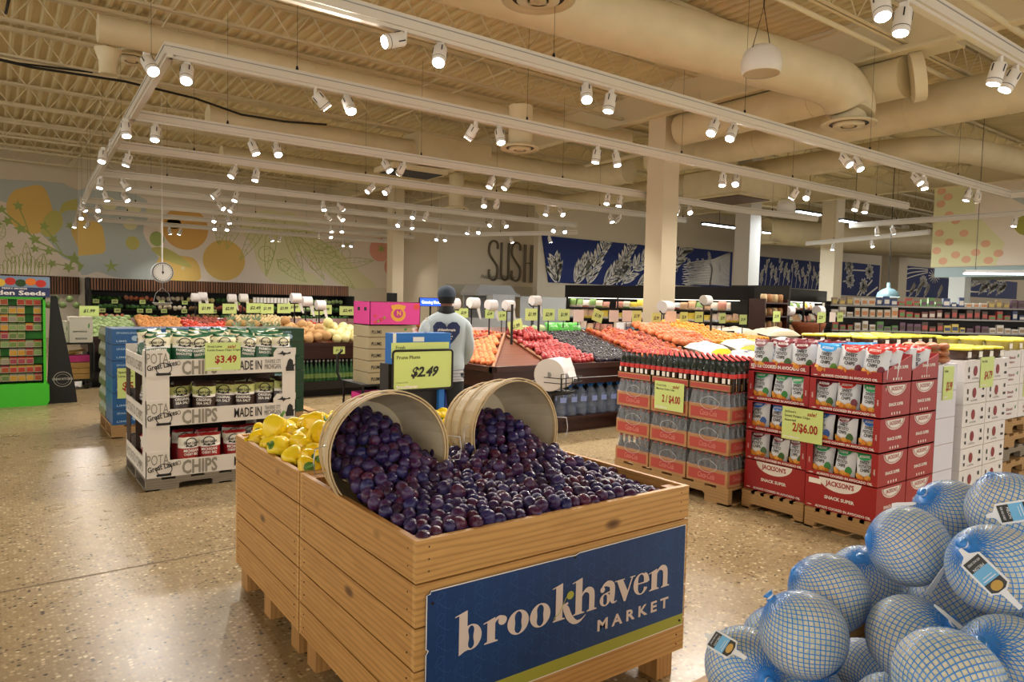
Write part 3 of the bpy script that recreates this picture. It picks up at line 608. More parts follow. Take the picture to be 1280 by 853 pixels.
# ------------------------------------------------------------------ plum bin and pepper bin
WD = [wood('bin_pine_x', hexc('B07E42'), hexc('DEB06C'), 0, True, .5, .3), wood('bin_pine_y', hexc('A06E36'), hexc('CE9C58'), 1, True, .5, .3), wood('bin_pine_z', hexc('9A6C34'), hexc('C8965A'), 2, False, .5, .3)]
NAIL = H('nail', '1B120B')
def bin_(label, x0, x1, y0, y1, top, z0, planks, rim=None):
    t_ = thing('wooden_bin', label, 'produce bin', (x0, y0, 0)); W, L = x1 - x0, y1 - y0; ph = (top - z0) / planks; T = .02
    for side in range(4):
        for k in range(planks):
            a, c = z0 + k * ph + .003, z0 + (k + 1) * ph - .003; b = MB(); j = random.uniform(-.0015, .0015)
            if side == 0: b.box(0, W, j, T, a, c, 0)
            if side == 1: b.box(0, W, L - T, L + j, a, c, 0)
            if side == 2: b.box(j, T, T, L - T, a, c, 1)
            if side == 3: b.box(W - T, W + j, T, L - T, a, c, 1)
            if side in (0, 1):
                yy = -.001 if side == 0 else L + .001
                for xx in (.045, W - .045):
                    for zz in (a + ph * .22, a + ph * .5, a + ph * .78): b.cyl((xx, yy, zz), (xx, yy + (.004 if side == 0 else -.004), zz), .0032, n=6, mi=2)
            else:
                xx = -.001 if side == 2 else W + .001
                for yy in (.05, L - .05):
                    for zz in (a + ph * .3, a + ph * .7): b.cyl((xx, yy, zz), (xx + .004, yy, zz), .003, n=6, mi=2)
            o = b.build('plank', [WD[0], WD[1], NAIL], t_)
    for xx in (T, W - T - .06):
        for yy in (T, L - T - .06): MB().box(xx, xx + .06, yy, yy + .06, z0 - .01, top - .012).build('corner_post', WD[2], t_)
    MB().box(T, W - T, T, L - T, z0, z0 + .02).build('bin_floor', WD[0], t_)
    for xx in (.02, W / 2 - .045, W - .11): 
        for yy in (.04, L / 2 - .05, L - .14): MB().box(xx, xx + .09, yy, yy + .1, 0, z0).build('foot', WD[2], t_)
    return t_
BX0, BX1, BY0, BY1, BT, BZ = 1.015, 2.266, 1.84, 2.835, .803, .118
bin_('big pine bin full of dark purple plums with a blue market sign', BX0, BX1, BY0, BY1, BT, BZ, 5)
bin_('pine bin of yellow peppers right behind the plum bin', BX0, BX1, 2.85, 3.80, BT, BZ, 5)
# market sign on the bin front
SGL = .745
sgn = thing('market_sign', 'dark blue market sign with white lettering screwed to the plum bin', 'sign', (BX0 + .035, BY0 - .003, 0)); SW = 1.195; SZ0, SZ1 = .232, .64
nm = mat('sign_navy', hexc('12305F'), rough=.35); tn = NT(nm)
tn.l(tn.mix(tn.ramp(tn.noise(tn.coords(), 1.6, 4), [(.3, (0, 0, 0)), (.7, (1, 1, 1))]), hexc('0F3468'), hexc('184A88')), tn.b.inputs['Base Color'])
b = MB(); edge = [(0, SZ0), (SW, SZ0), (SW, SZ1 + .004), (.62, SZ1 - .0), (.6, SZ1 - .006), (.57, SZ1 - .004), (.014, SZ1 - .002), (.012, SZ1 - .01), (0, SZ1 - .012), (0, .46), (.008, .452), (0, .44)]
XZ = Matrix(((1, 0, 0, 0), (0, 0, -1, 0), (0, 1, 0, 0), (0, 0, 0, 1)))
b.prism(edge, 0, .005, 0, XZ); b.build('sign_board', [nm], sgn)
b = MB(); b.strip([(x, z) for x, z in edge], .004, (0, -.0056, 0), (1, 0, 0), (0, 0, 1), 0, True); b.build('worn_edge', M['paper'], sgn)
MB().flat([[(0, SZ0), (SW, SZ0), (SW, SZ0 + .045), (0, SZ0 + .045)]], (0, -.0054, 0), (1, 0, 0), (0, 0, 1)).build('green_stripe', H('sign_green', 'A9AE46', rough=.4), sgn)
b = MB(); km = H('sign_pattern', '2E62A0', rough=.4)
for i in range(17):
    for j in range(5):
        x, z = .035 + i * .07, SZ0 + .07 + j * .068 + (.03 if i % 2 else 0)
        if z + .05 > SZ1 - .01: continue
        b.strip(crv([(x, z + .03), (x + .012, z + .052), (x + .028, z + .048), (x + .02, z + .032), (x + .004, z + .026), (x + .03, z + .002), (x + .046, z - .006), (x + .056, z)], 3, False), .0016, (0, -.0058, 0), (1, 0, 0), (0, 0, 1))
        b.strip([(x, z), (x + .003, z + .018), (x - .004, z + .03)], .0012, (0, -.0058, 0), (1, 0, 0), (0, 0, 1))
    b.strip([(.07 * i + .066, SZ0 + .05), (.07 * i + .066, SZ1 - .012)], .001, (0, -.0058, 0), (1, 0, 0), (0, 0, 1))
b.build('pattern', km, sgn)
# hand drawn serif letters, x-height 1
L_ = MB(); LH = .082; LX, LZ = .118, .415
DZ_ = [0.0]
def S2(pts, ws, mi=0, cl=False, d=.0066):
    DZ_[0] += .00004; d += DZ_[0]; L_.strip([(LX + x * LH, LZ + y * LH) for x, y in pts], [q * LH for q in ws] if isinstance(ws, list) else ws * LH, (0, -d, 0), (1, 0, 0), (0, 0, 1), mi, cl)
def PG(pts, mi=0, d=.0066):
    DZ_[0] += .00004; d += DZ_[0]; L_.flat([[(LX + x * LH, LZ + y * LH) for x, y in pts]], (0, -d, 0), (1, 0, 0), (0, 0, 1), mi)
def bowl(x, rx=.46, lo=.05, hi=.35, a0=0, a1=2 * PI, ry=.5, cy=.5):
    n = 40; pts = []; ws = []
    for i in range(n + (0 if abs(a1 - a0) > 6.2 else 1)):
        a = a0 + (a1 - a0) * i / n; wv = lo + (hi - lo) * abs(math.cos(a)) ** 1.5
        pts.append((x + (rx - wv / 2) * math.cos(a), cy + (ry + .01 - wv / 2) * math.sin(a))); ws.append(wv)
    S2(pts, ws, 0, abs(a1 - a0) > 6.2)
def stem(x, h, serif=True, foot=True, wd=.34):
    PG([(x, 0), (x + wd, 0), (x + wd, h), (x + wd - .04, h), (x - .17, h - .13), (x - .17, h - .17), (x, h - .14)])
    if foot: PG([(x - .13, 0), (x + wd + .13, 0), (x + wd + .13, .045), (x + wd, .09), (x, .09), (x - .13, .045)])
stem(0, 1.6, foot=False); PG([(0, 0), (.3, .02), (.0, -.12)]); bowl(.5, .44, a0=-PI, a1=PI)
PG([(0, 0), (0, .2), (.29, .2), (.29, .02)])
x = 1.18; stem(x, 1.0); S2(crv([(x + .26, .62), (x + .34, .85), (x + .5, .96), (x + .66, .93)], 4, False), [.05, .05, .06, .08, .1, .12, .12, .12, .12, .12, .12, .12, .12]); PG([(x + .66 + .19 * math.cos(a * .4), .79 + .19 * math.sin(a * .4)) for a in range(16)])
bowl(2.55, .49); bowl(3.58, .49)
x = 4.33; stem(x, 1.6); S2(crv([(x + .2, .42), (x + .42, .6), (x + .62, .66)], 4, False), .1)
S2(crv([(x + .42, .62), (x + .55, .35), (x + .72, -.02), (x + 1.0, -.28), (x + 1.28, -.28), (x + 1.55, -.1)], 5, False), [.1, .16, .22, .27, .3, .3, .3, .3, .3, .3, .29, .28, .27, .25, .23, .2, .18, .16, .14, .12, .1, .08, .06, .05, .04, .03])
PG([(x + .72 + .18 * math.cos(a * .4), .98 + .18 * math.sin(a * .4)) for a in range(16)], 1, .0072); S2(crv([(x - .1, .1), (x - .02, .22), (x + .15, .3), (x + .35, .62), (x + .5, .9), (x + .66, 1.1)], 4, False), .035, 1, d=.0072)
x = 5.33; stem(x, 1.6); S2(crv([(x + .27, .7), (x + .42, .92), (x + .62, .99), (x + .8, .9), (x + .86, .7), (x + .86, .05)], 4, False), [.05, .06, .07, .08, .1, .12, .16, .2, .24, .26, .28, .29, .29, .29, .29, .29, .29, .29, .29, .29, .29]); PG([(x + .6, 0), (x + 1.13, 0), (x + 1.13, .045), (x + 1.0, .09), (x + .7, .09), (x + .6, .045)])
x = 6.72; S2(crv([(x, .78), (x + .12, .95), (x + .35, .99), (x + .55, .88), (x + .6, .65), (x + .6, .15), (x + .72, .03), (x + .86, .08)], 4, False), [.06, .06, .07, .09, .12, .16, .2, .24, .27, .28, .29, .29, .29, .29, .29, .29, .29, .29, .28, .26, .22, .18, .14, .1, .08, .07, .06, .05, .04]); bowl(x + .2, .3, .05, .2, ry=.28, cy=.28); S2([(x + .15, .54), (x + .5, .6)], .06); PG([(x + .05 + .13 * math.cos(a * .4), .77 + .13 * math.sin(a * .4)) for a in range(16)])
x = 7.55; PG([(x, 1.0), (x + .34, 1.0), (x + .68, .3), (x + .52, -.08), (x + .44, -.08)]); PG([(x + .46, -.08), (x + .54, -.08), (x + .96, 1.0), (x + .88, 1.0)]); PG([(x - .1, 1.0), (x + .46, 1.0), (x + .46, .95), (x - .1, .95)]); PG([(x + .76, 1.0), (x + 1.08, 1.0), (x + 1.08, .95), (x + .76, .95)])
x = 8.98; bowl(x, .45, .05, .28, a0=.12, a1=2 * PI - .55); S2([(x - .2, .53), (x + .42, .53)], .06); S2(crv([(x + .43, .53), (x + .36, .8), (x + .2, .95)], 3, False), .16)
x = 9.62; stem(x, 1.0); S2(crv([(x + .27, .7), (x + .42, .92), (x + .62, .99), (x + .8, .9), (x + .86, .7), (x + .86, .05)], 4, False), [.05, .06, .07, .08, .1, .12, .16, .2, .24, .26, .28, .29, .29, .29, .29, .29, .29, .29, .29, .29, .29]); PG([(x + .6, 0), (x + 1.13, 0), (x + 1.13, .045), (x + 1.0, .09), (x + .7, .09), (x + .6, .045)])
pk = H('sign_white', 'E8DCD6', rough=.4); gk = H('sign_lime', 'B7BD4E', rough=.4)
sx_ = 1.0 / (10.75 * LH) * .985
L_.v = [(LX + (p[0] - LX) * sx_, p[1], p[2]) for p in L_.v]
L_.build('lettering', [pk, gk], sgn)
MB().text('M A R K E T', (LX + .6, -.0066, LZ - .088), (1, 0, 0), (0, 0, 1), .042, .385, 0, .03).build('lettering', pk, sgn)
b = MB()
for x, z in ((.6, SZ1 - .012), (SW - .02, SZ0 + .02), (.3, SZ0 + .016), (.02, SZ1 - .04)): b.cyl((x, -.005, z), (x, -.008, z), .005, n=8)
b.build('screw', NAIL, sgn)

# bushel baskets
bk = [speckle('basket_veneer', [hexc('CDBD9C'), hexc('DACBAB'), hexc('E2D6BC')], 6, .6), speckle('basket_hoop', [hexc('C9AE80'), hexc('D9C296')], 8, .6), H('wire', 'B9B9B9', metal=.9, rough=.35)]
def basket(label, loc, rot):
    t_ = thing('bushel_basket', label, 'basket', loc); t_.rotation_euler = rot; D = .30; r0, r1 = .235, .175; n = 26
    for k in range(n):                                    # axis +Y, mouth at y=0
        b = MB(); a0 = 2 * PI * k / n - .008; a1 = 2 * PI * (k + 1) / n + .008; jj = random.uniform(0, .002)
        vs = []; ys = 8
        for i in range(ys + 1):
            u = i / ys; r = r0 + (r1 - r0) * u ** 1.4 + jj + .004 * math.sin(PI * u); 
            for a in (a0, a1): vs += [(r * math.cos(a), u * D, r * math.sin(a)), ((r - .002) * math.cos(a), u * D, (r - .002) * math.sin(a))]
        fs = []
        for i in range(ys):
            q = i * 4; fs += [(q, q + 4, q + 6, q + 2), (q + 1, q + 3, q + 7, q + 5), (q, q + 1, q + 5, q + 4), (q + 2, q + 6, q + 7, q + 3)]
        b.add(vs, fs, 0, False); b.build('stave', bk[0], t_)
    for y, r, h in ((-.004, r0 + .006, .02), (.11, .229, .012), (.21, .209, .012), (.285, .186, .014)):
        for off in ((.0, -.011) if y < 0 else (.0,)):
            b = MB(); m = 48; vs = []
            for i in range(m):
                a = 2 * PI * i / m
                for rr in (r + off, r + off + .005):
                    for yy in (y, y + h): vs.append((rr * math.cos(a), yy, rr * math.sin(a)))
            fs = []
            for i in range(m):
                q, p = i * 4, ((i + 1) % m) * 4; fs += [(q, q + 1, p + 1, p), (q + 2, p + 2, p + 3, q + 3), (q, p, p + 2, q + 2), (q + 1, q + 3, p + 3, p + 1)]
            b.add(vs, fs, 0, False); b.build('hoop', bk[1], t_)
    b = MB(); b.cyl((0, D - .006, 0), (0, D, 0), r1 - .002, n=32); b.build('basket_bottom', bk[0], t_)
    for s in (-1, 1):
        b = MB(); b.tube([(s * (r0 + .008), .015, .05), (s * (r0 + .014), .01, .05), (s * (r0 + .055), -.015, .045), (s * (r0 + .06), -.018, 0), (s * (r0 + .055), -.015, -.045), (s * (r0 + .014), .01, -.05), (s * (r0 + .008), .015, -.05)], .0022, 6)
        b.build('wire_handle', bk[2], t_)
    return t_
basket('pale bushel basket tipped over on the left of the plum pile', (1.215, 2.42, .935), (math.radians(-2), 0, math.radians(-6)))
basket('pale bushel basket tipped over on the right of the plum pile, farther back', (1.87, 2.49, .945), (math.radians(-2), 0, math.radians(2)))

# plums
pm = mat('plum_skin', (.05, .02, .09), rough=.42, spec=.35); t = NT(pm); rn = t.rand()
base = t.ramp(rn, [(0, hexc('2C1840')), (.2, hexc('1F1B52')), (.4, hexc('4A1B38')), (.55, hexc('272058')), (.72, hexc('341A34')), (.86, hexc('5A2038')), (1, hexc('232052'))])
f1 = t.noise(t.coords(), 28, 4, .6); f2 = t.noise(t.coords(), 90, 3)
c1 = t.mix(t.ramp(f1, [(.45, (0, 0, 0)), (.72, (.42, .42, .42))]), base, hexc('5F689C')); c2 = t.mix(t.ramp(f2, [(.6, (0, 0, 0)), (.75, (.35, .35, .35))]), c1, hexc('8A4A5A'))
t.l(c2, t.b.inputs['Base Color']); t.l(t.ramp(f1, [(.4, (.22, .22, .22)), (.7, (.48, .48, .48))]), t.b.inputs['Roughness'])
def plum_mb(n=14, m=10, r=.0255):
    b = MB(); prof = []
    for i in range(m + 1):
        a = PI * i / m; rr = math.sin(a) * r; z = -math.cos(a) * r * 1.16
        if i == m: rr = .0001; z = r * 1.16 - .005
        prof.append((max(rr, 1e-4), z))
    b.lathe(prof, n)
    b.v = [((x * (1 - .12 * (1 if abs(math.atan2(y, x)) < .22 else 0) * (1 if abs(z) < r else .3))), y, z) for x, y, z in b.v]
    return b
plum_mesh = plum_mb().mesh('plum', pm); plum_lo = plum_mb(10, 7)
def inb(x, y, c):  # inside a basket footprint
    return abs(x - c) < .235
def ph(x, y):
    z = .775 + .028 * min(1, (x - 1.02) * 5) * min(1, (2.26 - x) * 2.6) + .07 * max(0, min(1, (y - 1.95) / .6)) * min(1, (2.3 - x) * 2.2)
    z -= .05 * max(0, (x - 1.95) / .3) * max(0, 1 - (y - 1.85) * 1.2)
    z += .018 * noise.noise(Vector((x * 5, y * 5, 0)))
    for cx, cy, k in ((1.22, 2.5, .17), (1.87, 2.57, .14)):
        if y > 2.3: z += k * max(0, 1 - ((x - cx) / .2) ** 2) * min(1, (y - 2.3) / .35)
    return z
pts = []
s_ = .0475; j = 0; y = 1.885
while y < 2.76:
    x = 1.062 + (s_ / 2 if j % 2 else 0)
    while x < 2.235:
        ok = True
        if y > 2.42: ok = abs(x - 1.225) < .19 - (y - 2.42) * .12 or abs(x - 1.872) < .19 - (y - 2.45) * .12 or (y < 2.6 and (1.44 < x < 1.63 or 2.12 < x < 2.2))
        if ok:
            xx, yy = x + random.uniform(-.009, .009), y + random.uniform(-.009, .009); pts.append((xx, yy, ph(xx, yy) + random.uniform(-.007, .012)))
        x += s_
    y += s_ * .87; j += 1
for _ in range(26):
    x, y = random.uniform(1.15, 2.05), random.uniform(2.0, 2.5); pts.append((x, y, ph(x, y) + .034))
pts.sort(key=lambda p: p[0] ** 2 + p[1] ** 2 + (1.526 - p[2]) ** 2)
PG_ = 'plums heaped in the big pine bin'; stuff = MB()
for i, p in enumerate(pts):
    R_ = Matrix.Rotation(random.uniform(0, 6.28), 4, 'Z') @ Matrix.Rotation(random.uniform(0, 3.14), 4, 'X'); sc = random.uniform(.88, 1.1)
    if i < 300:
        o = bpy.data.objects.new('plum', plum_mesh); C.objects.link(o); o.matrix_world = Matrix.Translation(p) @ R_ @ Matrix.Scale(sc, 4)
        tag(o, 'dusky purple plum in the heap spilling from the tipped baskets', 'plum', PG_)
    else: stuff.add(plum_lo.v, plum_lo.f, 0, True, Matrix.Translation(p) @ R_ @ Matrix.Scale(sc, 4))
for p in pts:
    if random.random() < .8:
        q = (p[0] + s_ / 2, p[1], min(p[2] - .034, ph(p[0] + s_ / 2, p[1]) - .03))
        if q[0] < 2.22: stuff.add(plum_lo.v, plum_lo.f, 0, True, Matrix.Translation(q))
tag(stuff.build('plum_heap', pm), 'deeper and farther plums of the heap, toward and inside the baskets', 'plums', kind='stuff')

# yellow peppers
ym = [fruit('pepper_skin', [hexc('F3D21E'), hexc('F8E23C'), hexc('F2CA1A')], .2, 6, .3), H('pepper_stem', '5F8A35'), M['paper']]
def pepper():
    t_ = thing('yellow_pepper', 'glossy yellow bell pepper', 'pepper'); b = MB(); n = 24; m = 12; L = .115; vs = []
    for i in range(m + 1):
        u = i / m; r = .044 * (math.sin(PI * min(1, u * 1.08 + .02)) ** .42 if 0 < u < 1 else .25) * (1.08 - .28 * u); z = L * (.5 - u); z -= 0 if i else .012
        for k in range(n):
            a = 2 * PI * k / n; rr = r * (1 + .17 * math.cos(3 * a + .4) * min(1, u * 2 + .5)); vs.append((rr * math.cos(a), rr * math.sin(a), z + (.006 * math.cos(3 * a + .4) if u > .9 else 0)))
    b.add(vs, [(i * n + k, (i + 1) * n + k, (i + 1) * n + (k + 1) % n, i * n + (k + 1) % n) for i in range(m) for k in range(n)], 0, True)
    b.add(vs[:n], [tuple(range(n))], 0, True); b.add(vs[-n:], [tuple(range(n))[::-1]], 0, True); b.build('flesh', ym[0], t_)
    MB().tube([(0, 0, .038), (0, 0, .052), (.006, .002, .068), (.016, .004, .074)], [.014, .007, .006, .007], 8).lathe([(.001, .047), (.02, .05), (.016, .042)], 8).build('stem', ym[1], t_)
    return t_
pp = Proto(pepper()); k = 0
for j in range(10):
    for i in range(14):
        x = 1.075 + i * .084 + (.04 if j % 2 else 0); y = 2.915 + j * .088
        if x > 2.21: continue
        z = .80 + .05 * math.sin(PI * (x - 1.0) / 1.3) + .02 * noise.noise(Vector((x * 9, y * 9, 3)))
        front = x < 1.75
        k += 1; pp.put((x, y, z), (random.uniform(1.1, 1.9), random.uniform(-.3, .3), random.uniform(0, 6.28)), 'glossy yellow bell pepper in the top layer of the pepper bin', 'yellow peppers in the bin', random.uniform(1.0, 1.2))
for q, (x, y, z, lb) in enumerate([(1.22, 3.18, .885, 'bigger yellow pepper perched on top, left of the basket'), (1.36, 3.1, .9, 'yellow pepper on top showing its green stem to the camera'), (1.12, 3.5, .87, 'orange tinged yellow pepper perched at the far left of the bin'), (1.5, 3.45, .88, 'yellow pepper on top of the heap behind the left basket'), (1.62, 3.2, .875, 'yellow pepper on the heap seen between the two baskets'), (1.3, 3.45, .885, 'yellow pepper on top of the heap, farthest back')]):
    pp.put((x, y, z), [(1.4, .3, 2.2), (2.0, 0, .5), (.4, .4, 1), (1.5, 0, 4), (1.7, .2, 3), (1.3, .1, 1)][q], lb, 'peppers perched on the heap', 1.3)
# ------------------------------------------------------------------ pallets, bags, price cards
def pallet(label, loc, L, W, m, rz=0, h=.14, group=None, solid=False):
    t_ = thing('wooden_pallet', label, 'pallet', loc, rz, group)
    for k in range(3): y = (W - .09) * k / 2; b = MB(); b.box(0, L, y, y + .09, 0, .018)
    n = 6
    for k in range(n): x = (L - .11) * k / (n - 1); MB().box(x, x + .11, 0, W, h - .02, h).build('deck_board', m, t_)
    for k in range(3):
        y = (W - .05) * k / 2
        b = MB(); pr = [(0, 0), (L * .2, 0), (L * .2, h * .4), (L * .22, h * .5), (L * .4, h * .5), (L * .42, h * .4), (L * .42, 0), (L * .62, 0), (L * .62, h * .4), (L * .64, h * .5), (L * .8, h * .5), (L * .82, h * .4), (L * .82, 0), (L, 0), (L, h - .02), (0, h - .02)]
        if solid: pr = [(0, 0), (L * .12, 0), (L * .16, h * .3), (L * .84, h * .3), (L * .88, 0), (L, 0), (L, h - .02), (0, h - .02)]
        b.prism(pr, y, y + .05, 0, Matrix(((1, 0, 0, 0), (0, 0, 1, 0), (0, 1, 0, 0), (0, 0, 0, 1)))); b.build('stringer', m, t_)
    for k in range(3): x = (L - .1) * k / 2; MB().box(x, x + .1, 0, W, -.0, .012).build('bottom_board', m, t_)
    return t_
def pillow(w_, h, th, rows, nx=10, ny=14, crimp=.012, bulge_low=.0, seed=0):
    """rows: list of (fraction up to, material index)"""
    b = MB(); vs = []
    def zf(u, v):
        e = max(0, 1 - abs(u) ** 3.2) * max(0, 1 - abs(v) ** 5) ** .7
        return th / 2 * e * (1 - .18 * v) + .004 * noise.noise(Vector((u * 3 + seed, v * 3, seed))) * e * 2
    for s in (-1, 1):
        for j in range(ny + 1):
            v = -1 + 2 * j / ny
            for i in range(nx + 1):
                u = -1 + 2 * i / nx; pin = 1 - .06 * (1 - v * v) * abs(u) ** 2
                vs.append((u * w_ / 2 * pin, s * zf(u, v) + .05 * w_ * noise.noise(Vector((u * 1.5, v * 2, seed + 9))) * max(0, v) * 1.2, h / 2 * (1 + v) + (.02 * h * noise.noise(Vector((u * 2.5, 0, seed))) * (1 if v > .7 else 0))))
    o = (nx + 1) * (ny + 1)
    for j in range(ny):
        c = (j + .5) / ny; m_i = next((m for f, m in rows if c <= f), rows[-1][1])
        fs = []
        for i in range(nx):
            q = j * (nx + 1) + i; fs.append((q, q + 1, q + nx + 2, q + nx + 1)); fs.append((o + q, o + q + nx + 1, o + q + nx + 2, o + q + 1))
        if j == 0: b.add(vs, fs, m_i, True); base = 0
        else:
            for f in fs: b.f.append(list(f)); b.mi.append(m_i); b.sm.append(True)
    fn = lambda x, y, d=.003: Vector((x, -zf(x / (w_ / 2), y / (h / 2) - 1) - d, y))
    return b, fn
DIG = H('card_red', '9E1B12', rough=.6); INK = M['ink']; LIME = H('card_lime', 'CDE088', rough=.5); PALE = H('card_pale', 'EBDCD2', rough=.5)
def price_card(label, loc, rz=0, w_=.3, h=.21, price='$2.49', lines=(), dig=None, board=None, group=None, tilt=0, foot=None, italic=.25, sale=False, cat='price card', frame=False, stem=None):
    t_ = thing('price_card', label, cat, loc, rz, group); t_.rotation_euler = (0, tilt, rz)
    MB().box(-w_ / 2, w_ / 2, 0, .004, -h / 2, h / 2).build('card', board or LIME, t_)
    if stem is None and 5 < loc[1] < 15 and loc[2] > 1.1 and loc[0] > 2.5: stem = h / 2 + .2
    if stem: MB().cyl((0, .012, -stem), (0, .012, h * .2), .009, n=6).build('stem', M['black'], t_)
    b = MB(); k = 0
    for i, l in enumerate(lines): b.text(l, (-w_ / 2 + w_ * .06, -.001, h / 2 - h * (.17 + .13 * i)), (1, 0, 0), (0, 0, 1), h * .075, mi=0, bold=.012)
    if price: b.text(price, (w_ * .08 if lines else 0, -.001, -h * (.22 if lines else .12)), (1, 0, 0), (0, 0, 1), h * (.26 if lines else .3), w_ * .62 if len(lines) else w_ * .6, 1, .03, italic, 'c')
    if sale: b.text('sale!', (w_ * .12, -.001, h * .3), (1, 0, 0), (0, 0, 1), h * .12, mi=1, bold=.02, shear=.2)
    if foot: b.text(foot, (-w_ * .45, -.001, -h * .44), (1, 0, 0), (0, 0, 1), h * .07, w_ * .4, 2, .03)
    if price or lines: b.build('printed_text', [INK, dig or INK, M['paper']], t_)
    return t_
# ------------------------------------------------------------------ left display of potato chips
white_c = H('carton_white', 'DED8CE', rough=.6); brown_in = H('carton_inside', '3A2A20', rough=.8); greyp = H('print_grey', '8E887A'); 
pallet('grey weathered wooden pallet under the left potato chip display', (.925, 5.96, 0), 1.17, 1.0, M['palletg'], 0, .1)
cd = thing('carton_display', 'white three tier carton display of potato chips left of the pepper bin', 'display', (.925, 5.965, .1)); DW, DD = 1.165, .98
for z in (0, .4, .79):
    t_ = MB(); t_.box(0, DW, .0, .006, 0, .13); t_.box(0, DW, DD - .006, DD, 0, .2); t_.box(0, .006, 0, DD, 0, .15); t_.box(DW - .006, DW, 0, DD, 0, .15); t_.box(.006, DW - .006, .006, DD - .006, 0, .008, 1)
    t_.prism([(0, .13), (.17, .13), (.17, .17), (.145, .205), (0, .205)], 0, .006, 0, Matrix(((1, 0, 0, 0), (0, 0, 1, 0), (0, 1, 0, 0), (0, 0, 0, 1))))
    t_.prism([(DW, .13), (DW - .19, .13), (DW - .19, .165), (DW - .16, .205), (DW, .205)][::-1], 0, .006, 0, Matrix(((1, 0, 0, 0), (0, 0, 1, 0), (0, 1, 0, 0), (0, 0, 0, 1))))
    t_.prism([(0, .15), (.16, .15), (.12, .205), (0, .205)], 0, .006, 0, Matrix(((0, 0, 1, 0), (1, 0, 0, 0), (0, 1, 0, 0), (0, 0, 0, 1))))
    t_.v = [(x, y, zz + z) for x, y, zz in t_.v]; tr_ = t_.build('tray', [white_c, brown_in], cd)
    b = MB(); U, V = (1, 0, 0), (0, 0, 1); e = -.0025
    b.text('POTA', (.008, e, z + .1), U, V, .085, .155, 0, .0); b.text('O', (.222, e, z + .085), U, V, .035, .028, 0, .03)
    b.text('CHIPS', (.258, e, z + .012), U, V, .108, .265, 0, .03); b.text('MADE IN', (.655, e, z + .03), U, V, .078, .222, 1, .015)
    b.text('TRAVERSE CITY', (.9, e, z + .078), U, V, .032, .135, 1); b.text('MICHIGAN.', (.9, e, z + .03), U, V, .042, .14, 1)
    b.text('Great Lakes', (.015, e - .001, z + .045), (1, 0, .2), (-.15, 0, 1), .042, .215, 1, .02); b.box(.075, .18, e - .0015, e - .0005, z + .008, z + .028, 1); b.strip(ell(.13, z + .06, .055, .045, 20), .006, (0, e - .001, 0), U, V, 1, True)
    lp_ = [(0, 0), (.052, 0), (.05, .03), (.06, .05), (.045, .045), (.043, .075), (.025, .09), (.012, .075), (.006, .045), (-.002, .025)]; up2 = [(-.055, .115), (-.03, .125), (-.02, .145), (-.015, .128), (.01, .12), (.03, .13), (.035, .115), (0, .11), (-.012, .095), (-.02, .108)]
    b.flat([[(DW - .085 + x * 1.35, z + .006 + y * 1.2) for x, y in lp_], [(DW - .09 + x * 1.3, z + .04 + y) for x, y in up2]], (0, e, 0), U, V, 1)
    b.text('POTATO CHIPS', (-.002, DD - .05, z + .03), (0, -1, 0), V, .08, .8, 0)
    b.build('printed_text', [greyp, M['ink']], tr_)
for z0, z1 in ((.13, .4), (.53, .79)):
    for x0, x1 in ((.004, .17), (DW - .115, DW - .004)):
        MB().box(x0, x1, .003, .01, z0 - .02, z1).box(x0 if x0 < .1 else x1 - .006, (x0 if x0 < .1 else x1 - .006) + .006, .01, .16, z0 - .02, z1).build('corner_post', white_c, cd)
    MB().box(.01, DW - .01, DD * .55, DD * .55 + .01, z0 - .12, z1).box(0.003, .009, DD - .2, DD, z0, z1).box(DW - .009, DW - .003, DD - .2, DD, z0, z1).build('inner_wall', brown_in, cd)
for x in (.2, .9): MB().box(x, x + .02, .3, DD - .05, .13, .395).build('divider', white_c, cd)
def bagA(name, col, l1, l2, topc='E9E2C2'):
    t_ = thing(name, 'x', 'chip bag'); ms = [H('film_top_' + l1[:4], topc, rough=.3), H('film_' + l1[:4], col, rough=.3), M['ink'], M['paper']]
    b, fn = pillow(.18, .3, .1, [(.64, 1), (.68, 3), (.95, 0), (1, 1)], seed=len(l1)); b.build('pouch', ms, t_)
    b = MB(); F = lambda x, y: fn(x, y, .004)
    b.strip(ell(0, .238, .042, .034, 20), .007, mi=2, closed=True, fn=F); b.text('Great Lakes', (0, 0, 0), (1, 0, 0), (0, 0, 1), .022, .12, 2, .02, .2, 'c', fn=lambda x, y: fn(x, y + .228, .006)); b.flat([[(-.045, .206), (.045, .206), (.045, .217), (-.045, .217)]], (0, 0, 0), (1, 0, 0), (0, 0, 1), 2, fn=F)
    b.text(l1, (0, 0, 0), (1, 0, 0), (0, 0, 1), .022, .115, 3, .03, 0, 'c', fn=lambda x, y: fn(x, y + .165, .005)); b.text(l2, (0, 0, 0), (1, 0, 0), (0, 0, 1), .02, .11, 3, .03, 0, 'c', fn=lambda x, y: fn(x, y + .137, .005))
    b.build('printed_text', ms, t_); return Proto(t_)
bg = bagA('chip_bag', '1E5A38', 'PARMESAN', 'RANCH STYLE'); bo = bagA('chip_bag', '3A2A22', 'ORIGINAL', 'SEA SALT', 'B9BD72'); br = bagA('chip_bag', '9A1F22', 'MICHIGAN', 'CHERRY BBQ', 'DFDACB')
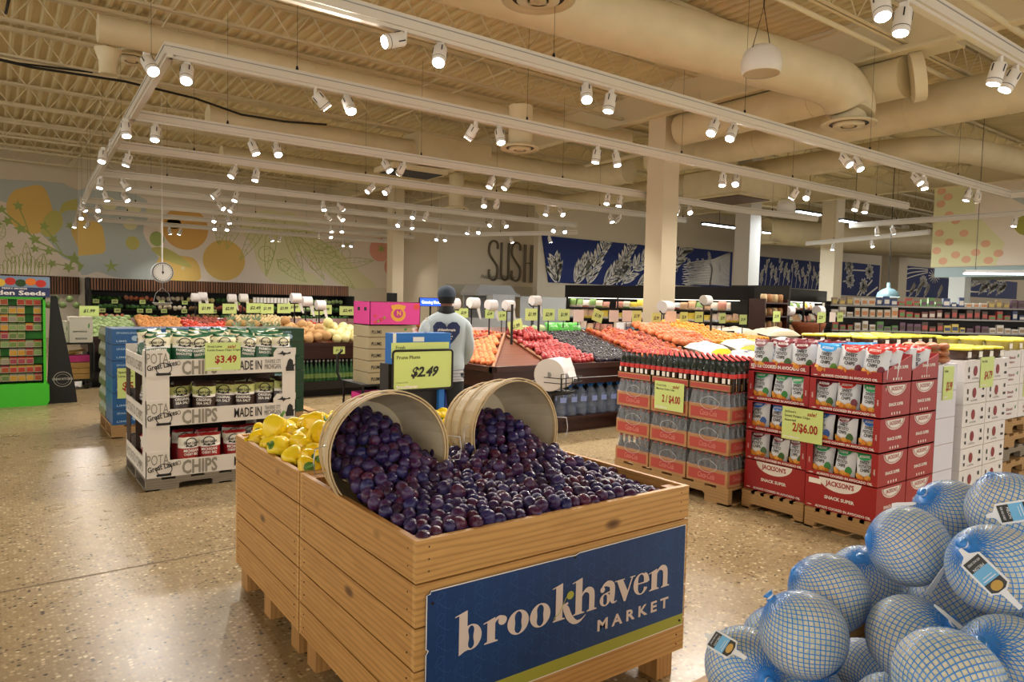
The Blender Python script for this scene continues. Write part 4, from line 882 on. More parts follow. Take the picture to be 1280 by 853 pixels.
for tier, (P_, z, desc) in enumerate([(br, .12, 'white and red cherry barbecue chip bag'), (bo, .52, 'olive and brown sea salt chip bag'), (bg, .91, 'cream and green parmesan ranch chip bag')]):
    n = 7 if tier != 0 else 6
    for row in range(3 if tier == 2 else 2):
        for i in range(n):
            x = .925 + .11 + i * (DW - .22) / (n - 1) + random.uniform(-.012, .012); y = 6.035 + row * .13
            P_.put((x, y, z + (.02 * row if tier == 2 else .01 * row)), (random.uniform(-.25, .12), random.uniform(-.16, .16), random.uniform(-.3, .3)), f'{desc}, {nth(i, n)} in the {("front", "second", "third")[row]} row', desc + 's')
    for i in range(3):
        P_.put((1.02, 6.25 + i * .2, z), (0, 0, -PI / 2 + random.uniform(-.2, .2)), f'{desc} facing left at the side of the display, {("nearest", "middle", "farthest")[i]}', desc + 's')
price_card('lime sale card reading $3.49 on the left chip display', (1.49, 5.955, 1.035), .03, .275, .225, '$3.49', ('Great Lakes', 'Kettle Potato Chips Original'), DIG, None, foot='brookhaven', italic=0, sale=True)
# ------------------------------------------------------------------ blue can cases behind it
def case(name, w_, d, h, body, label, cat='drink case', top=None, logo=None):
    t_ = thing(name, label, cat); b = MB(); b.box(0, w_, 0, d, 0, h * .97); b.build('carton', [body], t_)
    MB().box(.0, w_, 0.0, d, h * .97, h * .985).build('film', [M['wrap']], t_)
    b = MB(); b.text('SPARKLING', (w_ * .1, -.002, h * .66), (1, 0, 0), (0, 0, 1), h * .12, w_ * .5, 0, .02); b.flat([[(w_ * .55 + x, h * .2 + y) for x, y in ell(0, .03, .035, .03, 12)]], (0, -.002, 0), (1, 0, 0), (0, 0, 1)); b.text('LIME', (w_ * .1, -.002, h * .15), (1, 0, 0), (0, 0, 1), h * .12, w_ * .25, 0, .02)
    b.build('printed_text', H('print_pale_blue', '9FC0DA'), t_); return Proto(t_)
cblue = H('case_blue', '1C5A96', rough=.35); cgrn = H('case_green', '20452E', rough=.35); ccl = H('case_olive', '6E7252', rough=.3)
pallet('wooden pallet under the blue drink cases', (.98, 8.36, 0), 1.2, 1.0, M['pallet']); pallet('wooden pallet under the green drink cases', (2.2, 8.36, 0), 1.0, 1.0, M['pallet'])
K1 = case('drink_case', .39, .27, .168, cblue, 'x'); K2 = case('drink_case', .39, .27, .168, cgrn, 'x')
for l in range(6):
    for i in range(5):
        for r in range(2 if (l == 5 or i == 0) else 1):
            x = .99 + i * .405 + (.03 if i > 2 else 0); z = .14 + l * .17
            (K1 if i < 3 else K2).put((x, 8.37 + r * .28, z), 0, f'{"blue" if i < 3 else "dark green"} drink case, {nth(l, 6, "bottom", "top", "from the bottom")} layer, {nth(i, 5)}, {("front", "second")[r]} row', 'stacked drink cases')
    cl_ = bpy.data.objects.get('sparkling_water_case')
    for r in range(2):
        if l == 0 and r == 0:
            q = thing('bottle_case', 'x', 'drink case'); b = MB(); b.box(0, .35, 0, .27, 0, .07); b.build('cardboard_tray', ccl, q)
            for k in range(4): MB().lathe([(.028, .01), (.03, .05), (.03, .1), (.012, .14), (.012, .16), (.001, .162)], 8, M=Matrix.Translation((.03, .035 + k * .066, 0))).build('bottle', H('bottle_olive', '7C8460', rough=.2), q)
            QP = Proto(q)
        QP.put((.985, 8.95 + r * .28, .14 + l * .17), 0, f'wrapped bottle case left of the blue cases, {nth(l, 6, "bottom", "top", "from the bottom")} layer, {("nearer", "farther")[r]}', 'wrapped bottle cases')
price_card('small lime card on the corner of the blue drink cases', (1.12, 8.36, .58), 0, .17, .32, '$5', ('Sparkling', 'Lime 12pk'), DIG, italic=0)
# ------------------------------------------------------------------ seed rack, black easel, stock cart
gr = H('rack_green', '3FC41E', rough=.4)
sr_ = thing('seed_rack', 'tall bright green rack of garden seed packets at the left edge', 'display rack', (-.42, 11.3, 0)); SWd = .98
MB().prism([(0, 0), (SWd, 0), (SWd + .03, .06), (SWd + .03, .27), (SWd, .3), (0, .3)], 0, .35, 0, Matrix(((1, 0, 0, 0), (0, 0, 1, -.03), (0, 1, 0, 0), (0, 0, 0, 1)))).build('plinth', gr, sr_)
MB().box(0, SWd, .27, .3, .3, 1.45).build('back_panel', gr, sr_); MB().box(SWd - .03, SWd + .0, .0, .3, .3, 1.45).build('side_panel', gr, sr_); MB().box(0, .03, .0, .3, .3, 1.45).build('side_panel', gr, sr_); MB().box(0, SWd, .0, .3, 1.42, 1.45).build('top_rail', gr, sr_)
for z in [.32 + i * .112 for i in range(10)]: MB().box(.03, SWd - .03, .03, .14, z, z + .008).box(.03, SWd - .03, .03, .034, z, z + .012).build('rack_shelf', H('shelf_dark', '241B16'), sr_)
hp = MB(); hp.box(-.05, SWd + .05, -.02, .0, 1.45, 1.72); hp.build('header_board', H('header_navy', '14275A', rough=.4), sr_)
b = MB(); b.box(-.05, SWd + .05, -.023, -.021, 1.575, 1.72, 0)
for i, c_ in enumerate([1, 2, 3, 1, 4, 2, 3, 1, 2]): b.flat([ell(.05 + i * .11, 1.63 + .02 * (i % 2), .06, .05, 12)], (0, -.0235 - i * .0002, 0), (1, 0, 0), (0, 0, 1), c_)
b.text('Garden Seeds', (SWd + .0, -.024, 1.475), (1, 0, 0), (0, 0, 1), .058, .72, 5, .03, align='r'); b.text('FERRY-MORSE', (SWd - .2, -.024, 1.548), (1, 0, 0), (0, 0, 1), .022, .27, 5, .02, align='r')
b.build('printed_header', [H('sky_blue', '7E95B0'), H('veg_orange', 'E57B23'), H('veg_red', 'C93022'), H('veg_dark', '2C4A1E'), H('veg_yellow', 'E8C040'), M['paper']], sr_)
sc_ = ['B8562E', '8FAF6A', 'C2452F', '7B9A4C', 'A8A08C', 'B04A5A', '6E8B4A', 'D9A53A']
PR = []
for i, c_ in enumerate(sc_):
    b = MB(); b.box(-.042, .042, 0, .006, 0, .1, 0); b.box(-.042, .042, -.002, 0, .075, .1, 1); b.box(-.036, .036, -.002, 0, .008, .068, 2); b.flat([ell(0, .04, .02, .018, 8)], (0, -.003, 0), (1, 0, 0), (0, 0, 1), 2); PR.append(b.mesh('seed_packet', [M['tanw'], H('pk_%d' % i, c_), H('pk2_%d' % i, sc_[(i + 3) % 8])]))
for r in range(10):
    for i in range(10):
        if random.random() < .08: continue
        o = bpy.data.objects.new('seed_packet', PR[(i // 2 + r * 3 + int(random.random() * 2)) % 8]); C.objects.link(o); o.location = (-.42 + .08 + i * .09, 11.36, .332 + r * .112); tag(o, f'small seed packet in the {nth(r, 10, "bottom", "top", "from the bottom")} pocket row of the green rack', 'seed packet', f'seed packets in pocket row {ORD[r] or "first"} of the green rack')
ez = thing('black_sign_obelisk', 'tall black tapering floor sign with a white round stamp beside the seed rack', 'floor sign', (.73, 11.5, 0))
b = MB(); vs = [(-.17, -.1, 0), (.19, -.1, 0), (.19, .1, 0), (-.17, .1, 0), (-.15, -.1, .2), (.17, -.1, .2), (.17, .1, .2), (-.15, .1, .2), (-.1, -.03, 1.47), (-.03, -.03, 1.47), (-.03, .06, 1.47), (-.1, .06, 1.47)]
b.add(vs, [(0, 3, 2, 1), (0, 1, 5, 4), (1, 2, 6, 5), (2, 3, 7, 6), (3, 0, 4, 7), (4, 5, 9, 8), (5, 6, 10, 9), (6, 7, 11, 10), (7, 4, 8, 11), (8, 9, 10, 11)]); b.build('panel', M['black'], ez)
b = MB(); b.strip(ell(.02, .33, .105, .1, 28), .006, (0, -.118, 0), (1, 0, 0), (0, .055, 1), 0, True); b.strip(ell(.02, .33, .075, .07, 24), .003, (0, -.118, 0), (1, 0, 0), (0, .055, 1), 0, True); b.text('URBAN KITCHEN', (-.1, -.104, .32), (1, 0, 0), (0, .055, 1), .03, .24, 0, .02)
b.build('stamp', H('stamp_grey', 'B7B2A8'), ez)
ct = thing('stock_cart', 'black wire stocking cart between the black sign and the drink cases', 'cart', (.78, 12.9, 0))
b = MB()
for z in (.13, .71): b.box(0, .47, 0, .7, z, z + .03)
b.build('cart_shelf', M['black'], ct)
for x, y in ((.02, .02), (.45, .02), (.02, .68), (.45, .68)): MB().cyl((x, y, .1), (x, y, .75), .015, n=8).build('upright', M['black'], ct)
for x in (.08, .4):
    for y in (.06, .62): MB().cyl((x - .02, y, .06), (x + .02, y, .06), .06, n=16).build('wheel', M['ink'], ct)
MB().tube([(.45, .0, .14), (.49, -.02, .2), (.49, -.02, .7), (.47, 0, .74)], .014, 6).build('handle', M['black'], ct)
def carton(label, x0, x1, y0, y1, z0, z1, m, name='cardboard_box', txt=None, tm=None, cat='box'):
    t_ = thing(name, label, cat, (x0, y0, z0)); w_, d, h = x1 - x0, y1 - y0, z1 - z0
    b = MB(); b.box(0, w_, 0, d, 0, h); b.build('carton', m, t_); b = MB(); b.box(w_ * .02, w_ * .98, d * .49, d * .51, h, h + .002); b.box(0.002, w_ - .002, -.0015, 0, h * .985, h - .001); b.build('tape_seam', H('tape', 'A99272'), t_)
    if txt:
        b = MB()
        for s, xx, zz, hh, ww in txt: b.text(s, (w_ * xx, -.003, h * zz), (1, 0, 0), (0, 0, 1), h * hh, w_ * ww, 0, .02)
        b.flat([[(w_ * .8, h * .7), (w_ * .86, h * .78), (w_ * .86, h * .6), (w_ * .8, h * .55)]], (0, -.003, 0), (1, 0, 0), (0, 0, 1), 1)
        b.build('printed_text', [tm or M['ink'], M['green']], t_)
    return t_
carton('white carton with a small green leaf mark, front one on the stocking cart', .945, 1.26, 12.9, 13.3, .74, 1.14, white_c, txt=[('FRESH PRODUCE', .15, .4, .06, .6), ('PRODUCE OF USA', .25, .12, .07, .5)])
carton('white carton half hidden behind the black floor sign', .79, .94, 12.95, 13.3, .74, 1.07, white_c, txt=[('FRESH', .1, .4, .06, .6)])
cr_ = thing('wooden_crate', 'orange tinted wooden crate on the lower deck of the cart', 'crate', (.83, 12.92, .16))
for k in range(3): MB().box(0, .4, 0, .3, k * .09, k * .09 + .082).build('slat', WD[0], cr_)
carton('pink fruit box with carrots above the wooden crate', .84, 1.22, 12.93, 13.25, .432, .53, M['pink'], 'fruit_box')
cra = fruit('carrot', [hexc('C96A2A'), hexc('B98A4A'), hexc('7B8A3A')], .5)
for i in range(9): o = MB().cyl((0, 0, 0), (.22, 0, 0), .014, .004, 8).build('carrot', cra); o.location = (.86 + (i % 3) * .05, 12.96 + i * .03, .55 + (i % 3) * .018); o.rotation_euler = (0, random.uniform(-.2, .1), random.uniform(-.4, .4)); tag(o, 'carrot lying in the pink box on the cart', 'carrot', 'carrots on the cart')
# ------------------------------------------------------------------ cola display (front faces -X): local x runs along +Y reversed
kraft = speckle('kraft_board', [hexc('A87B50'), hexc('BC8E60')], 8, .7); kred = H('print_red', 'B4483F', rough=.6); kpink = H('script_pink', 'D98B80')
cg = mat('cola_glass', hexc('1A0D0A'), rough=.08, spec=.7); cgt = mat('cola_neck', hexc('1E2A26'), rough=.08, spec=.8); cap_ = H('crown_cap', 'C22B2B', metal=.2, rough=.3); lab = H('bottle_label', 'D23A35', rough=.4)
RZ = -PI / 2    # local +x -> world -y ; local -y (front) -> world -x
def atY(x, y, z): return (x, y, z)
pallet('pale wooden pallet under the cola cases', (4.5, 4.50, 0), 1.22, 1.0, M['pallet'], RZ)
def bottle(name, h=.24, glass=cg, neck=cgt, capm=cap_, labm=lab, r=.03):
    t_ = thing(name, 'x', 'bottle')
    MB().lathe([(.001, 0), (r * .95, 0), (r, .01), (r * .92, h * .3), (r, h * .5), (r * .96, h * .62)], 12).build('glass_body', glass, t_)
    MB().lathe([(r * .96, h * .62), (r * .8, h * .7), (r * .5, h * .79), (r * .42, h * .86), (r * .4, h * .94), (r * .43, h * .965)], 12).build('glass_neck', neck, t_); MB().lathe([(r * .44, h * .97), (r * .42, h), (.001, h)], 12).build('crown_cap', capm, t_)
    b = MB(); b.lathe([(r * 1.0, h * .42), (r * 1.03, h * .5), (r * 1.0, h * .56)], 12, 0); b.box(-r * .45, r * .45, -r * 1.05, -r * .9, h * .24, h * .4, 1); b.build('paper_label', [labm, M['paper']], t_)
    return t_
ckb = thing('cola_case', 'x', 'drink case'); CW, CD, CH = .39, .26, .235
MB().prism([(0, 0), (CD, 0), (CD, .1), (0, .1)], 0, .0, 0) 
b = MB(); b.box(0, CW, 0, .005, 0, .125); b.box(0, CW, CD - .005, CD, 0, .125); b.box(0, .005, .005, CD - .005, 0, .125); b.box(CW - .005, CW, .005, CD - .005, 0, .125); b.box(.005, CW - .005, .005, CD - .005, 0, .005); b.build('cardboard_tray', kraft, ckb)
b = MB(); b.flat([[(.02, .02), (CW - .02, .02), (CW - .02, .1), (.02, .1)]], (0, -.0015, 0), (1, 0, 0), (0, 0, 1)); b.flat([[(.03, .02), (CD - .03, .02), (CD - .03, .1), (.03, .1)]], (CW + .0015, 0, 0), (0, 1, 0), (0, 0, 1)); b.text('Coca-Cola', (CW / 2, -.003, .04), (1, 0, 0), (0, 0, 1), .045, .16, 1, .01, .35, 'c'); b.text('Coca-Cola', (CW + .003, CD / 2, .045), (0, 1, 0), (0, 0, 1), .035, .12, 1, .01, .35, 'c'); b.build('printed_panel', [kred, kpink], ckb)
bm_ = MB(); bm_.lathe([(.026, .03), (.028, .1), (.027, .14), (.013, .19), (.012, .222)], 9); bm_.lathe([(.0145, .22), (.014, .233), (.001, .233)], 9, 1); bm_.lathe([(.0285, .1), (.0285, .125)], 9, 1)
bme = bm_.mesh('bottle', [mat('case_bottle', hexc('18222C'), rough=.12, spec=.7), cap_])
for k in range(6): o = bpy.data.objects.new('bottle', bme); C.objects.link(o); o.parent = ckb; o.location = (.035 + k * .064, .035, 0)
for k in range(3): o = bpy.data.objects.new('bottle', bme); C.objects.link(o); o.parent = ckb; o.location = (CW - .035, .1 + k * .062, 0)
b = MB(); b.add([(0, -.002, .12), (CW + .002, -.002, .12), (CW + .002, CD, .12), (0, CD, .12), (.02, .018, CH), (CW - .018, .018, CH), (CW - .018, CD - .02, CH), (.02, CD - .02, CH)], [(0, 1, 5, 4), (1, 2, 6, 5), (4, 5, 6, 7), (3, 0, 4, 7)]); b.build('shrink_film', M['wrap'], ckb)
b = MB(); b.tube(crv([(.13, -.006, .11), (.2, -.007, .09), (.27, -.006, .11), (.29, .0, .15), (.2, .008, .19), (.12, .002, .16)], 4), .0018, 5, closed=True); b.build('film_edge', H('film_white', 'D9D9DC', rough=.2), ckb)
ckb.location = (0, 0, -50); CP = Proto(ckb)
for l in range(3):
    for i in range(3):
        for r in range(2):
            if r == 1 and i < 2: continue
            y = 4.495 - i * .405; zl = .14 + l * .245 + l * .003
            CP.put((4.5 + r * .27, y, zl), RZ, f'shrink wrapped cola case in the {("bottom", "middle", "top")[l]} layer, {nth(i, 3)}, {("front", "right side second")[r]} row', 'cola cases')
for i in range(3):
    for r in range(1, 4):
        tr_ = None
b = MB()
for i in range(3):
    for r in range(4):
        q = thing('cola_tray', f'open cola tray atop the cola cases, {nth(i, 3)}, {nth(r, 4, "front", "back", "from the front")} row', 'tray', (4.5 + r * .25, 4.495 - i * .405, .878), RZ)
        b = MB(); b.box(0, CW, 0, .004, 0, .055); b.box(0, CW, .236, .24, 0, .055); b.box(0, .004, 0, .24, 0, .055); b.box(CW - .004, CW, 0, .24, 0, .055); b.box(0, CW, 0, .24, 0, .003); b.build('cardboard_tray', kraft, q)
        b = MB(); b.flat([[(.01, .012), (CW - .01, .012), (CW - .01, .045), (.01, .045)]], (0, -.0015, 0), (1, 0, 0), (0, 0, 1)); b.build('printed_panel', kred, q)
BP = Proto(bottle('cola_bottle'))
for i in range(20):
    for r in range(9):
        y = 4.462 - i * .0608; x = 4.535 + r * .068
        BP.put((x, y, .882), RZ + random.uniform(-.5, .5), f'red capped cola bottle in the {nth(r, 9, "front", "back", "from the front")} row on top', f'cola bottles of the {nth(r, 9, "front", "back", "from the front")} row')
# hidden core cases carrying the upper trays
for l in range(3):
    for i in range(3):
        for r in range(1 if i < 2 else 2, 4): CP.put((4.5 + r * .262, 4.495 - i * .405, .14 + l * .248), RZ, f'shrink wrapped cola case inside the stack, {("bottom", "middle", "top")[l]} layer', 'inner cola cases')
price_card('lime sale card reading 2 / $4.00 on the cola cases', (4.485, 3.885, .78), RZ, .31, .235, '2 / $4.00', ('Coca-Cola', 'Mexican Coke Cola'), DIG, foot='brookhaven', italic=0, sale=True)
# ------------------------------------------------------------------ red snack towers
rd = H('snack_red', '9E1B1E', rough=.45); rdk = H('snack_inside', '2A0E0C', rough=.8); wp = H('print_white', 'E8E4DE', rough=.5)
def bagB(i, col, accent):
    t_ = thing('snack_bag', 'x', 'chip bag'); ms = [H('bag_white%d' % i, 'DCE2EA', rough=.28), H('bag_acc%d' % i, col, rough=.3), M['ink'], H('chip_orange%d' % i, 'D98A2E', rough=.5), H('bag_green%d' % i, accent, rough=.4), M['paper'], H('chip_gold%d' % i, 'E8B050', rough=.5)]
    b, fn = pillow(.172, .218, .095, [(.93, 0), (1, 1)], seed=i * 3); b.build('pouch', ms, t_); b = MB(); F = lambda x, y: fn(x, y, .003)
    arc = [(-.06, .212), (.06, .212), (.052, .19), (.03, .172), (0, .166), (-.03, .172), (-.052, .19)]; b.flat([arc[::-1]], (0, 0, 0), (1, 0, 0), (0, 0, 1), 1, fn=lambda x, y: fn(x, y - .004, .011))
    b.text("JACKSON'S", (0, 0, 0), (1, 0, 0), (0, 0, 1), .016, .075, 5, .02, 0, 'c', fn=lambda x, y: fn(x, y + .183, .014))
    for k, s in enumerate(('SWEET', 'POTATO', 'CHIPS')): b.text(s, (0, 0, 0), (1, 0, 0), (0, 0, 1), .022, (.07, .085, .065)[k], 2, .03, 0, 'c', fn=lambda x, y, k=k: fn(x, y + .138 - k * .028, .006))
    for k in range(7): b.flat([ell(-.055 + (k % 5) * .026, .03 + .012 * (k % 2) + .01 * (k // 5), .022, .018, 10)], (0, 0, 0), (1, 0, 0), (0, 0, 1), (3, 6, 3, 6, 3, 6, 3)[k], fn=lambda x, y, k=k: fn(x, y, .009 + k * .0006))
    b.flat([ell(.055, .06, .02, .034, 10), ell(-.062, .04, .012, .02, 8)], (0, 0, 0), (1, 0, 0), (0, 0, 1), 4, fn=lambda x, y: fn(x, y, .008)); b.build('printed_front', ms, t_); t_.location = (0, 0, -60); return Proto(t_)
BB = [bagB(0, '6E1E2C', '3D6A2E'), bagB(1, '2F9E63', '2F8A3A'), bagB(2, '2F72C8', '2458A8'), bagB(3, 'C23A34', '7A2030'), bagB(4, '3E9AD9', '6A9A3A')]
BC = ['dark red topped', 'green topped', 'blue topped', 'red topped', 'light blue topped']
def snack_tower(x0, y0, W, top_i, rows, side, who):
    # front faces -X, local +x -> world -y
    for dep in range(2):
        ox = x0 + dep * .405; D_ = .395
        for l in range(5):
            z0 = .142 + l * .2285; h = .226 if l < 4 else .07
            lbl = f'{("closed red snack carton at the bottom", "red snack carton in the second layer", "red snack carton in the third layer", "red snack carton in the fourth layer", "open red snack tray on top")[l]} of the {who}, {("front", "back")[dep]}'
            q = thing('snack_carton', lbl, 'box', (ox, y0, z0), RZ); T = .004
            if l == 0: b = MB(); b.box(0, W, 0, D_, 0, h); b.build('carton', rd, q)
            elif l < 4:
                b = MB(); b.box(0, W, 0, T, 0, .035); b.box(0, W, 0, T, h - .012, h); b.box(0, .045, 0, T, .035, h - .012); b.box(W - .045, W, 0, T, .035, h - .012)
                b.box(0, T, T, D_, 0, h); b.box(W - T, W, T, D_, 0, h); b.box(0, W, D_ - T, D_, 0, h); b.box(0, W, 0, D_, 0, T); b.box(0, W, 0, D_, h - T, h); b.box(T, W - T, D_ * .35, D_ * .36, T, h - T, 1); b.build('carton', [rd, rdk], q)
            else:
                b = MB(); b.box(0, W, 0, T, 0, h); b.box(0, W, D_ - T, D_, 0, .18); b.box(0, W, 0, D_, 0, T); MY = Matrix(((0, 0, 1, 0), (1, 0, 0, 0), (0, 1, 0, 0), (0, 0, 0, 1)))
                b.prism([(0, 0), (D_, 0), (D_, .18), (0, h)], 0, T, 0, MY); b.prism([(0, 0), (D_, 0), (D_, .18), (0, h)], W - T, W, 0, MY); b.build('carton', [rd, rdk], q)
            b = MB(); U, V = (1, 0, 0), (0, 0, 1)
            if dep == 0:
                if l == 4 and side == 0: b.text('KETTLE COOKED IN AVOCADO OIL', (W * .04, -.001, .025), U, V, .024, W * .9, 0, .04)
                else: b.text('ALWAYS COOKED IN AVOCADO OIL', (W * .16, -.001, .01), U, V, .016, W * .78, 0, .04)
                b.flat([[(W * .03, .016), (W * .08, .02), (W * .12, .016), (W * .08, .012)]], (0, -.001, 0), U, V)
                if l == 0:
                    b.flat([[(W * .5 + W * .3 * math.cos(a), h - .002 - .085 * math.sin(-a)) for a in [-PI + PI * k / 12 for k in range(13)]]], (0, -.001, 0), U, V); b.text("JACKSON'S", (W / 2, -.002, h - .05), U, V, .034, W * .4, 1, .03, 0, 'c'); b.text('SNACK SUPER', (W * .5, -.001, h * .36), U, V, .022, W * .42, 0, .04, 0, 'c')
                if l in (1, 2, 3):
                    for xx in (.018, W - .028): b.text('SWEET', (xx, -.001, .12), (0, 0, -1), (1, 0, 0), .01, .04, 0, .02)
            if side:
                X_ = W + .001; U2 = (0, 1, 0)
                if l < 4: b.strip([(D_ * .5 + D_ * .33 * math.cos(a), h - .012 - .07 * math.sin(-a)) for a in [-PI + PI * k / 12 for k in range(13)]], .006, (X_, 0, 0), U2, V); b.strip([(D_ * .5 + D_ * .3 * math.cos(a), h - .014 - .06 * math.sin(-a)) for a in [-PI + PI * k / 12 for k in range(13)]], .003, (X_, 0, 0), U2, V); b.flat([[(D_ * .5 + D_ * .28 * math.cos(a), h - .016 - .055 * math.sin(-a)) for a in [-PI + PI * k / 12 for k in range(13)]]], (X_, 0, 0), U2, V); b.text("JACKSON'S", (X_ + .001, D_ / 2, h - .05), U2, V, .026, D_ * .4, 1, .02, 0, 'c')
                b.text('SNACK SUPER', (X_, D_ * (.5 if l < 4 else .62), h * .33 if l < 4 else .09), U2, V, .02, D_ * .5, 0, .04, 0, 'c')
                for k in range(4): b.flat([[(D_ * (.35 + .09 * k), .015), (D_ * (.35 + .09 * k) + .014, .015), (D_ * (.35 + .09 * k) + .014, .032), (D_ * (.35 + .09 * k), .032)]], (X_, 0, 0), U2, V)
            b.build('printed_text', [wp, rd], q)
            if l == 0 or dep == 1 and l < 4: continue
            kind = rows[l - 1] if l < 4 else top_i
            n = 3
            for i in range(n):
                for r in range(2 if l == 4 else 1):
                    kk = kind[i] if isinstance(kind, (list, tuple)) else kind
                    yy = y0 - (.085 + i * (W - .17) / (n - 1)) ; z = z0 + .012; xx = ox + .055 + r * .14
                    hs = .93 if l < 4 else 1.02
                    BB[kk].put((xx, yy, z), (random.uniform(-.16, .1), random.uniform(-.1, .1), RZ + random.uniform(-.22, .22)), f'{BC[kk]} snack bag, {nth(i, 3)}, {("", "second", "third", "fourth", "top")[l]} layer, {who}' + (', ' + (('front row', 'second row'), ('third row', 'fourth row'))[dep][r] if l == 4 else ''), 'bags in the ' + who, hs)
J1X = 4.615
pallet('small wooden pallet under the left snack tower', (J1X - .005, 3.235, 0), .51, .82, M['pallet'], RZ, solid=True); pallet('small wooden pallet under the right snack tower', (J1X - .02, 2.705, 0), .5, .84, M['pallet'], RZ, solid=True)
snack_tower(J1X + .04, 3.25, .5, 0, [0, 2, 1], 0, 'left red snack tower'); snack_tower(J1X, 2.722, .5, [4, 3, 3], [1, [2, 0, 2], [0, 3, 1]], 1, 'right red snack tower')
price_card('lime sale card reading 2/$6.00 on the red snack cartons', (4.6, 2.76, .705), RZ, .31, .235, '2/$6.00', ("Jackson's", 'Sweet Potato Chips', 'Assorted'), DIG, foot='brookhaven', italic=0, sale=True)
price_card('tiny pale shelf label on the bottom right red carton', (4.612, 2.65, .33), RZ, .09, .035, None, (), board=M['paper'])
# ------------------------------------------------------------------ produce tables
fr = dict(
 peach=(fruit('peach_skin', [hexc('E58A4A'), hexc('F0A868'), hexc('D9573A')], .6, 18, .5), .034, (1, 1, .95)),
 redplum=(fruit('red_plum_skin', [hexc('9A2228'), hexc('C24A40'), hexc('6E1A24')], .3, 18, .45), .036, (1, 1, 1)),
 blackplum=(fruit('black_plum_skin', [hexc('17121C'), hexc('2A1D2E'), hexc('0F0C12')], .25, 18, .4), .034, (1, 1, .95)),
 nectarine=(fruit('nectarine_skin', [hexc('86201F'), hexc('B03A28'), hexc('D97838')], .3, 14, .45), .036, (1, 1, 1)),
 grapefruit=(fruit('grapefruit_skin', [hexc('E88452'), hexc('F0A070'), hexc('E3703C')], .4, 8, .4), .05, (1, 1, .92)),
 orange=(fruit('orange_skin', [hexc('F0A020'), hexc('F5B435'), hexc('EC8C14')], .4, 10, .4), .042, (1, 1, .97)),
 lemon=(fruit('lemon_skin', [hexc('F3CE2E'), hexc('F7DC55'), hexc('E9B824')], .4, 10, .3), .034, (1, 1, 1.25)),
 kiwi=(fruit('kiwi_skin', [hexc('7A6236'), hexc('8E7646')], .8, 10, .3), .028, (1, 1, 1.3)),
 apple=(fruit('apple_skin', [hexc('C03A2C'), hexc('E0803A'), hexc('D9B04E'), hexc('A82828')], .3, 12, .5), .04, (1, 1, .9)),
 tomato=(fruit('tomato_skin', [hexc('D23A26'), hexc('E2502F'), hexc('B92B20')], .25, 8, .4), .036, (1, 1, .85)),
 potato=(fruit('potato_skin', [hexc('C98B4E'), hexc('D9A066'), hexc('B37A42')], .8, 14, .5), .035, (1, 1, 1.6)),
 yam=(fruit('yam_skin', [hexc('9A4A3C'), hexc('B0604C'), hexc('84403A')], .7, 14, .5), .034, (1, 1, 2.2)),
 onion=(fruit('onion_skin', [hexc('E0C48A'), hexc('EAD7A8')], .5, 10, .4), .036, (1, 1, .9)),
 cantaloupe=(fruit('cantaloupe_rind', [hexc('C39A66'), hexc('D6B585'), hexc('B88E5E')], .8, 60, .7, .3), .078, (1, 1, .94)),
 honeydew=(fruit('honeydew_rind', [hexc('D6CC88'), hexc('E6DEA6')], .45, 6, .4), .08, (1, 1, .98)),
 cabbage=(fruit('cabbage_leaf', [hexc('8FA866'), hexc('B5C292'), hexc('5C7A3E')], .5, 12, .6), .068, (1, 1, .8)),
 mushroom=(fruit('pale_veg', [hexc('C9B79A'), hexc('E0D3BC')], .6, 20, .4), .05, (1, 1, .7)),
 mixedred=(fruit('packed_red_veg', [hexc('B8452E'), hexc('D9B79A'), hexc('C26A3A')], .4, 14, .6), .055, (1, 1, .8)),
 greens=(fruit('leafy_green', [hexc('2F5A22'), hexc('4A7A30'), hexc('23431B')], .6, 14, .6), .06, (1, 1.2, .8)),
 ginger=(fruit('root_brown', [hexc('6E5032'), hexc('8A6A48')], .8, 14, .5), .04, (1, 1, 1)))
FM = {}
for k, (m, r, sc) in fr.items():
    b = MB(); n = 14 if r > .03 else 10
    if k in ('lemon',): b.lathe([(.001, -r * 1.3), (r * .3, -r * 1.15), (r * .85, -r * .6), (r, 0), (r * .85, r * .6), (r * .3, r * 1.15), (.001, r * 1.3)], 12)
    elif k in ('apple', 'redplum', 'nectarine', 'peach', 'tomato', 'blackplum'): b.lathe([(.001, -r * .86), (r * .35, -r * .93), (r * .8, -r * .62), (r, 0), (r * .93, r * .5), (r * .55, r * .88), (r * .25, r * .86), (.001, r * .74)], n)
    elif k == 'cabbage':
        b.sphere((0, 0, 0), r, 16, 10); b.v = [tuple(Vector(p) * (1 + .12 * noise.noise(Vector(p) * 22))) for p in b.v]
    elif k in ('potato', 'yam', 'ginger'):
        b.sphere((0, 0, 0), r, 12, 8, sc=(.85, 1, sc[2])); b.v = [tuple(Vector(p) * (1 + .15 * noise.noise(Vector(p) * 18 + Vector((5, 0, 0))))) for p in b.v]
    else: b.sphere((0, 0, 0), r, n, 9, sc=sc)
    FM[k] = b.mesh(k, m)
def put_fruit(kind, name, p, label, cat, group, s=1, rot=None):
    o = bpy.data.objects.new(name, FM[kind]); C.objects.link(o); o.location = p; o.rotation_euler = rot or (random.uniform(0, 6), random.uniform(0, 6), random.uniform(0, 6)); o.scale = (s, s, s); tag(o, label, cat, group); return o
